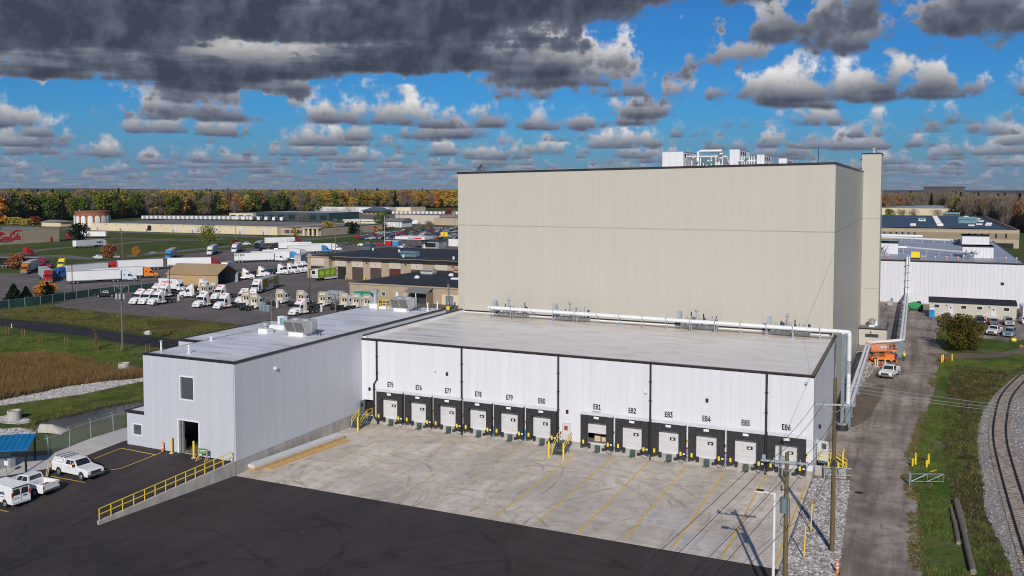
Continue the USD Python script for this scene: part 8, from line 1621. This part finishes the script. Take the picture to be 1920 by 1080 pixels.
# cars on the street and by the trailer
def car_at(label, xy, h, paint, kw, name='car', cat='car', far=True, z=0.0):
    t = thing(name, label, cat, (xy[0], xy[1], z), h); car(t, 'paint_' + paint, far=far, **kw); return t
PK2 = dict(PICKUP); 
car_at('white pickup with a cap on the street by the rust red tree', (-325.79, 277.02), math.pi - .35, 'white', dict(PK2, cap=True), 'pickup_truck', 'pickup')
car_at('silver car on the street right of the rust red tree', (-323.23, 284.71), math.pi - .35, 'silver', SEDK); car_at('blue grey car on the street below the lawn', (-327.35, 309.19), math.pi - .3, 'bluegrey', SEDK)
car_at('white pickup on the street beside the dark red tree', (-331.48, 378.27), math.pi - .3, 'white', PK2, 'pickup_truck', 'pickup'); car_at('silver pickup on the street behind the white truck', (-331.36, 409.89), .2, 'silver', PK2, 'pickup_truck', 'pickup')
v = (-212.68, 181.26, -2.47, 5.25); car_at('black pickup alone on the yard edge by the green fence', ((v[0] + 5 * .5), v[1] + .0), v[2], 'black', PK2, 'pickup_truck', 'pickup', False)
for (px, l, c, k) in (((-284.28, 404.84), 'black car on the lawn edge left of the flagpole', 'black', SEDK), ((-271.69, 400.66), 'white car left of the flagpole, first of the row', 'white', SEDK), ((-270.8, 405.98), 'silver SUV left of the flagpole', 'silver', SUVK), ((-267.18, 405.16), 'dark car between the silver SUV and the red one', 'navy', SEDK), ((-264.55, 406.36), 'red SUV at the foot of the flagpole', 'red', SUVK), ((-237.4, 393.02), 'grey pickup under the fuel canopy', 'grey', PK2), ((-242.81, 395.04), 'white car under the fuel canopy', 'white', SEDK), ((-380.55, 603.25), 'white car parked at the grey roofed store', 'white', SEDK), ((-355.85, 512.59), 'white car left of the golden shrubs by the street', 'white', SEDK)): car_at(l, px, 0.1 * len(l) % 1.0 - .3, c, k)
car_at('black SUV parked at the office trailer', (13.57, 228.32), -1.5, 'black', SUVK, far=False); car_at('dark grey car parked at the office trailer steps', (16.28, 228.68), 1.6, 'grey', SEDK, far=False); car_at('silver SUV parked right of the steps', (19.42, 229.24), -1.55, 'silver', SUVK, far=False); car_at('white car cut by the right edge near the office trailer', (23.1, 233.55), -1.5, 'white', SEDK, far=False)
car_at('white pickup in front of the parked cars by the grass island', (15.41, 212.82), -1.85, 'white', PK2, 'pickup_truck', 'pickup', False); car_at('blue grey SUV beside the white pickup by the grass island', (18.2, 211.84), -1.8, 'bluegrey', SUVK, far=False)
# the crowded car park
lot_ = poly([(-322.41, 469.02), (-336.38, 517.48), (-336.23, 573.59), (-321.74, 614.43), (-241.98, 462.06), (-267.35, 462.32), (-283.35, 455.01), (-295.13, 455.74), (-307.78, 449.96)])
r_ = random.Random(21); cnt = 0; cols = ['white'] * 5 + ['silver'] * 4 + ['black'] * 5 + ['grey'] * 4 + ['navy'] * 3 + ['red'] * 3 + ['blue'] * 2 + ['maroon'] * 2 + ['green', 'teal', 'cream']
y = lot_.bounds[1] + 4; row = 0
while y < lot_.bounds[3]:
    for x in np.arange(lot_.bounds[0], lot_.bounds[2], 2.75):
        if cnt < 285 and lot_.contains(Point(x, y)) and r_.random() < .93:
            c = r_.choice(cols); k = r_.choice(['sedan', 'suv', 'suv', 'pickup']); kw = dict(sedan=SEDK, suv=SUVK, pickup=PK2)[k]
            place(f'lot{c}{k}', lambda t: car(t, 'paint_' + c, far=True, **kw), 'parked_' + ('car' if k == 'sedan' else k), f'{c} {"car" if k == "sedan" else ("SUV" if k == "suv" else "pickup")} in the crowded car park beyond the truck garage', 'car', (x, y + r_.uniform(-.3, .3), 0.01), (1 if r_.random() < .6 else -1) * math.pi / 2, f'{c} {k}s in the crowded car park'); cnt += 1
    row += 1; y += 5.6 if row % 2 else 12.5
# trailers standing in the trade yards
def plain_trailer(t): trailer(t, 0, 14.5, 'far_white', skirt=False)
n_ = 0
for i in range(19): n_ += 1; place('pt', plain_trailer, 'parked_trailer', 'white trailer in the long row at the wood edge beyond the tan hall', 'trailer', (-560 + 5.2 * i, 890 + .9 * i, 0), -math.pi / 2, 'white trailers in the row beyond the tan hall')
for i in range(24): place('pt', plain_trailer, 'parked_trailer', 'white trailer in the yard behind the cream warehouse', 'trailer', (-690 + 4.6 * i, 640 + 1.2 * i, 0), -math.pi / 2 + .02, 'white trailers behind the cream warehouse')
for i in range(9): place('pt', plain_trailer, 'parked_trailer', 'white trailer parked before the teal depot', 'trailer', (-612 + 9 * i, 664, 0), -math.pi / 2 + .5, 'white trailers before the teal depot')
for i, (x, y) in enumerate(((-405, 645), (-398, 640), (-392, 650))): place('pt', plain_trailer, 'parked_trailer', ('long white trailer before the tan commercial hall, left', 'white trailer before the tan commercial hall, middle', 'white trailer before the tan commercial hall, right')[i], 'trailer', (x + 8, y, 0), .05 + .2 * i)
# ---------------- people ----------------
import manifold3d as m3
def hull_body(joints, bones, size=.035):
    acc = None
    for a, b_ in bones:
        pts = [];
        for k in (a, b_):
            c, r = joints[k]; s = trimesh.creation.icosphere(1, r); pts.append(np.array(s.vertices) + c)
        h = m3.Manifold.hull_points(np.vstack(pts)); acc = h if acc is None else acc + h
    acc = acc.refine_to_length(size); mm = acc.to_mesh(); t_ = trimesh.Trimesh(mm.vert_properties[:, :3], mm.tri_verts, process=True); trimesh.smoothing.filter_taubin(t_, iterations=6); return t_
def person(label, loc, rz, top, legs, hat=None, stride=.12, arms=(.1, -.1)):
    t = thing('person', label, 'person', loc, rz)
    J = dict(pel=((0, 0, .95), .135), pl=((0, .09, .92), .095), pr=((0, -.09, .92), .095), kl=((stride * .6, .1, .5), .062), kr=((-stride * .4, -.1, .5), .062), al=((stride, .1, .09), .045), ar=((-stride * 1.2, -.1, .09), .045), tl=((stride + .15, .11, .035), .035), tr=((-stride * 1.2 + .15, -.11, .035), .035),
             ch=((.0, 0, 1.28), .15), sl=((0, .19, 1.42), .065), sr=((0, -.19, 1.42), .065), nk=((.01, 0, 1.5), .055), hd=((.02, 0, 1.66), .095), hc=((.04, 0, 1.60), .075), el=((arms[0] * .5 - .02, .25, 1.13), .045), er=((arms[1] * .5 - .02, -.25, 1.13), .045), wl=((arms[0] + .08, .25, .9), .032), wr=((arms[1] + .08, -.25, .9), .032), fl=((arms[0] + .11, .25, .8), .03), fr=((arms[1] + .11, -.25, .8), .03))
    B = [('pel', 'pl'), ('pel', 'pr'), ('pl', 'kl'), ('pr', 'kr'), ('kl', 'al'), ('kr', 'ar'), ('al', 'tl'), ('ar', 'tr'), ('pel', 'ch'), ('ch', 'sl'), ('ch', 'sr'), ('ch', 'nk'), ('nk', 'hd'), ('hd', 'hc'), ('sl', 'el'), ('sr', 'er'), ('el', 'wl'), ('er', 'wr'), ('wl', 'fl'), ('wr', 'fr')]
    MB().tm(hull_body(J, B)).build('body', 'skin', t, smooth=True)
    g = {k: (c, r + .022) for k, (c, r) in J.items()}
    MB().tm(hull_body(g, [('pel', 'ch'), ('ch', 'sl'), ('ch', 'sr'), ('sl', 'el'), ('sr', 'er'), ('el', 'wl'), ('er', 'wr')], .05)).build('jacket', top, t, smooth=True)
    MB().tm(hull_body(g, [('pel', 'pl'), ('pel', 'pr'), ('pl', 'kl'), ('pr', 'kr'), ('kl', 'al'), ('kr', 'ar')], .05)).build('trousers', legs, t, smooth=True)
    MB().tm(hull_body(g, [('al', 'tl'), ('ar', 'tr')], .04)).build('boots', 'ink', t, smooth=True)
    MB().tm(_ball((0.0, 0, 1.70), .108, (1.05, .95, .75), 2)).build('hard_hat' if hat else 'hair', hat or 'hair', t, smooth=True)
person('worker in a bright yellow green jacket and dark trousers standing on the gravel road', (-1.6, 173.2, 0), -2.2, 'hivis', 'denim', 'hivis', .1)
person('worker in dark clothes standing at the right end of the orange lift', (-3.0, 171.8, 0), 2.4, 'black_plastic', 'denim', None, .06)

# ---------------- thin air ----------------
M['thin_haze'] = usdkit.material(stage, '/World/Looks/thin_haze', {"v": ("principled_volume", {"color": (0.80, 0.86, 1.0), "density": 0.000022, "anisotropy": 0.2})}, [], volume="v.volume")
b = MB().box(-15900, 15900, -190, 15900, -1.0, 60.0).build('haze', 'thin_haze', None, kind='stuff', label='thin pale blue haze over the whole plain', cat='haze')
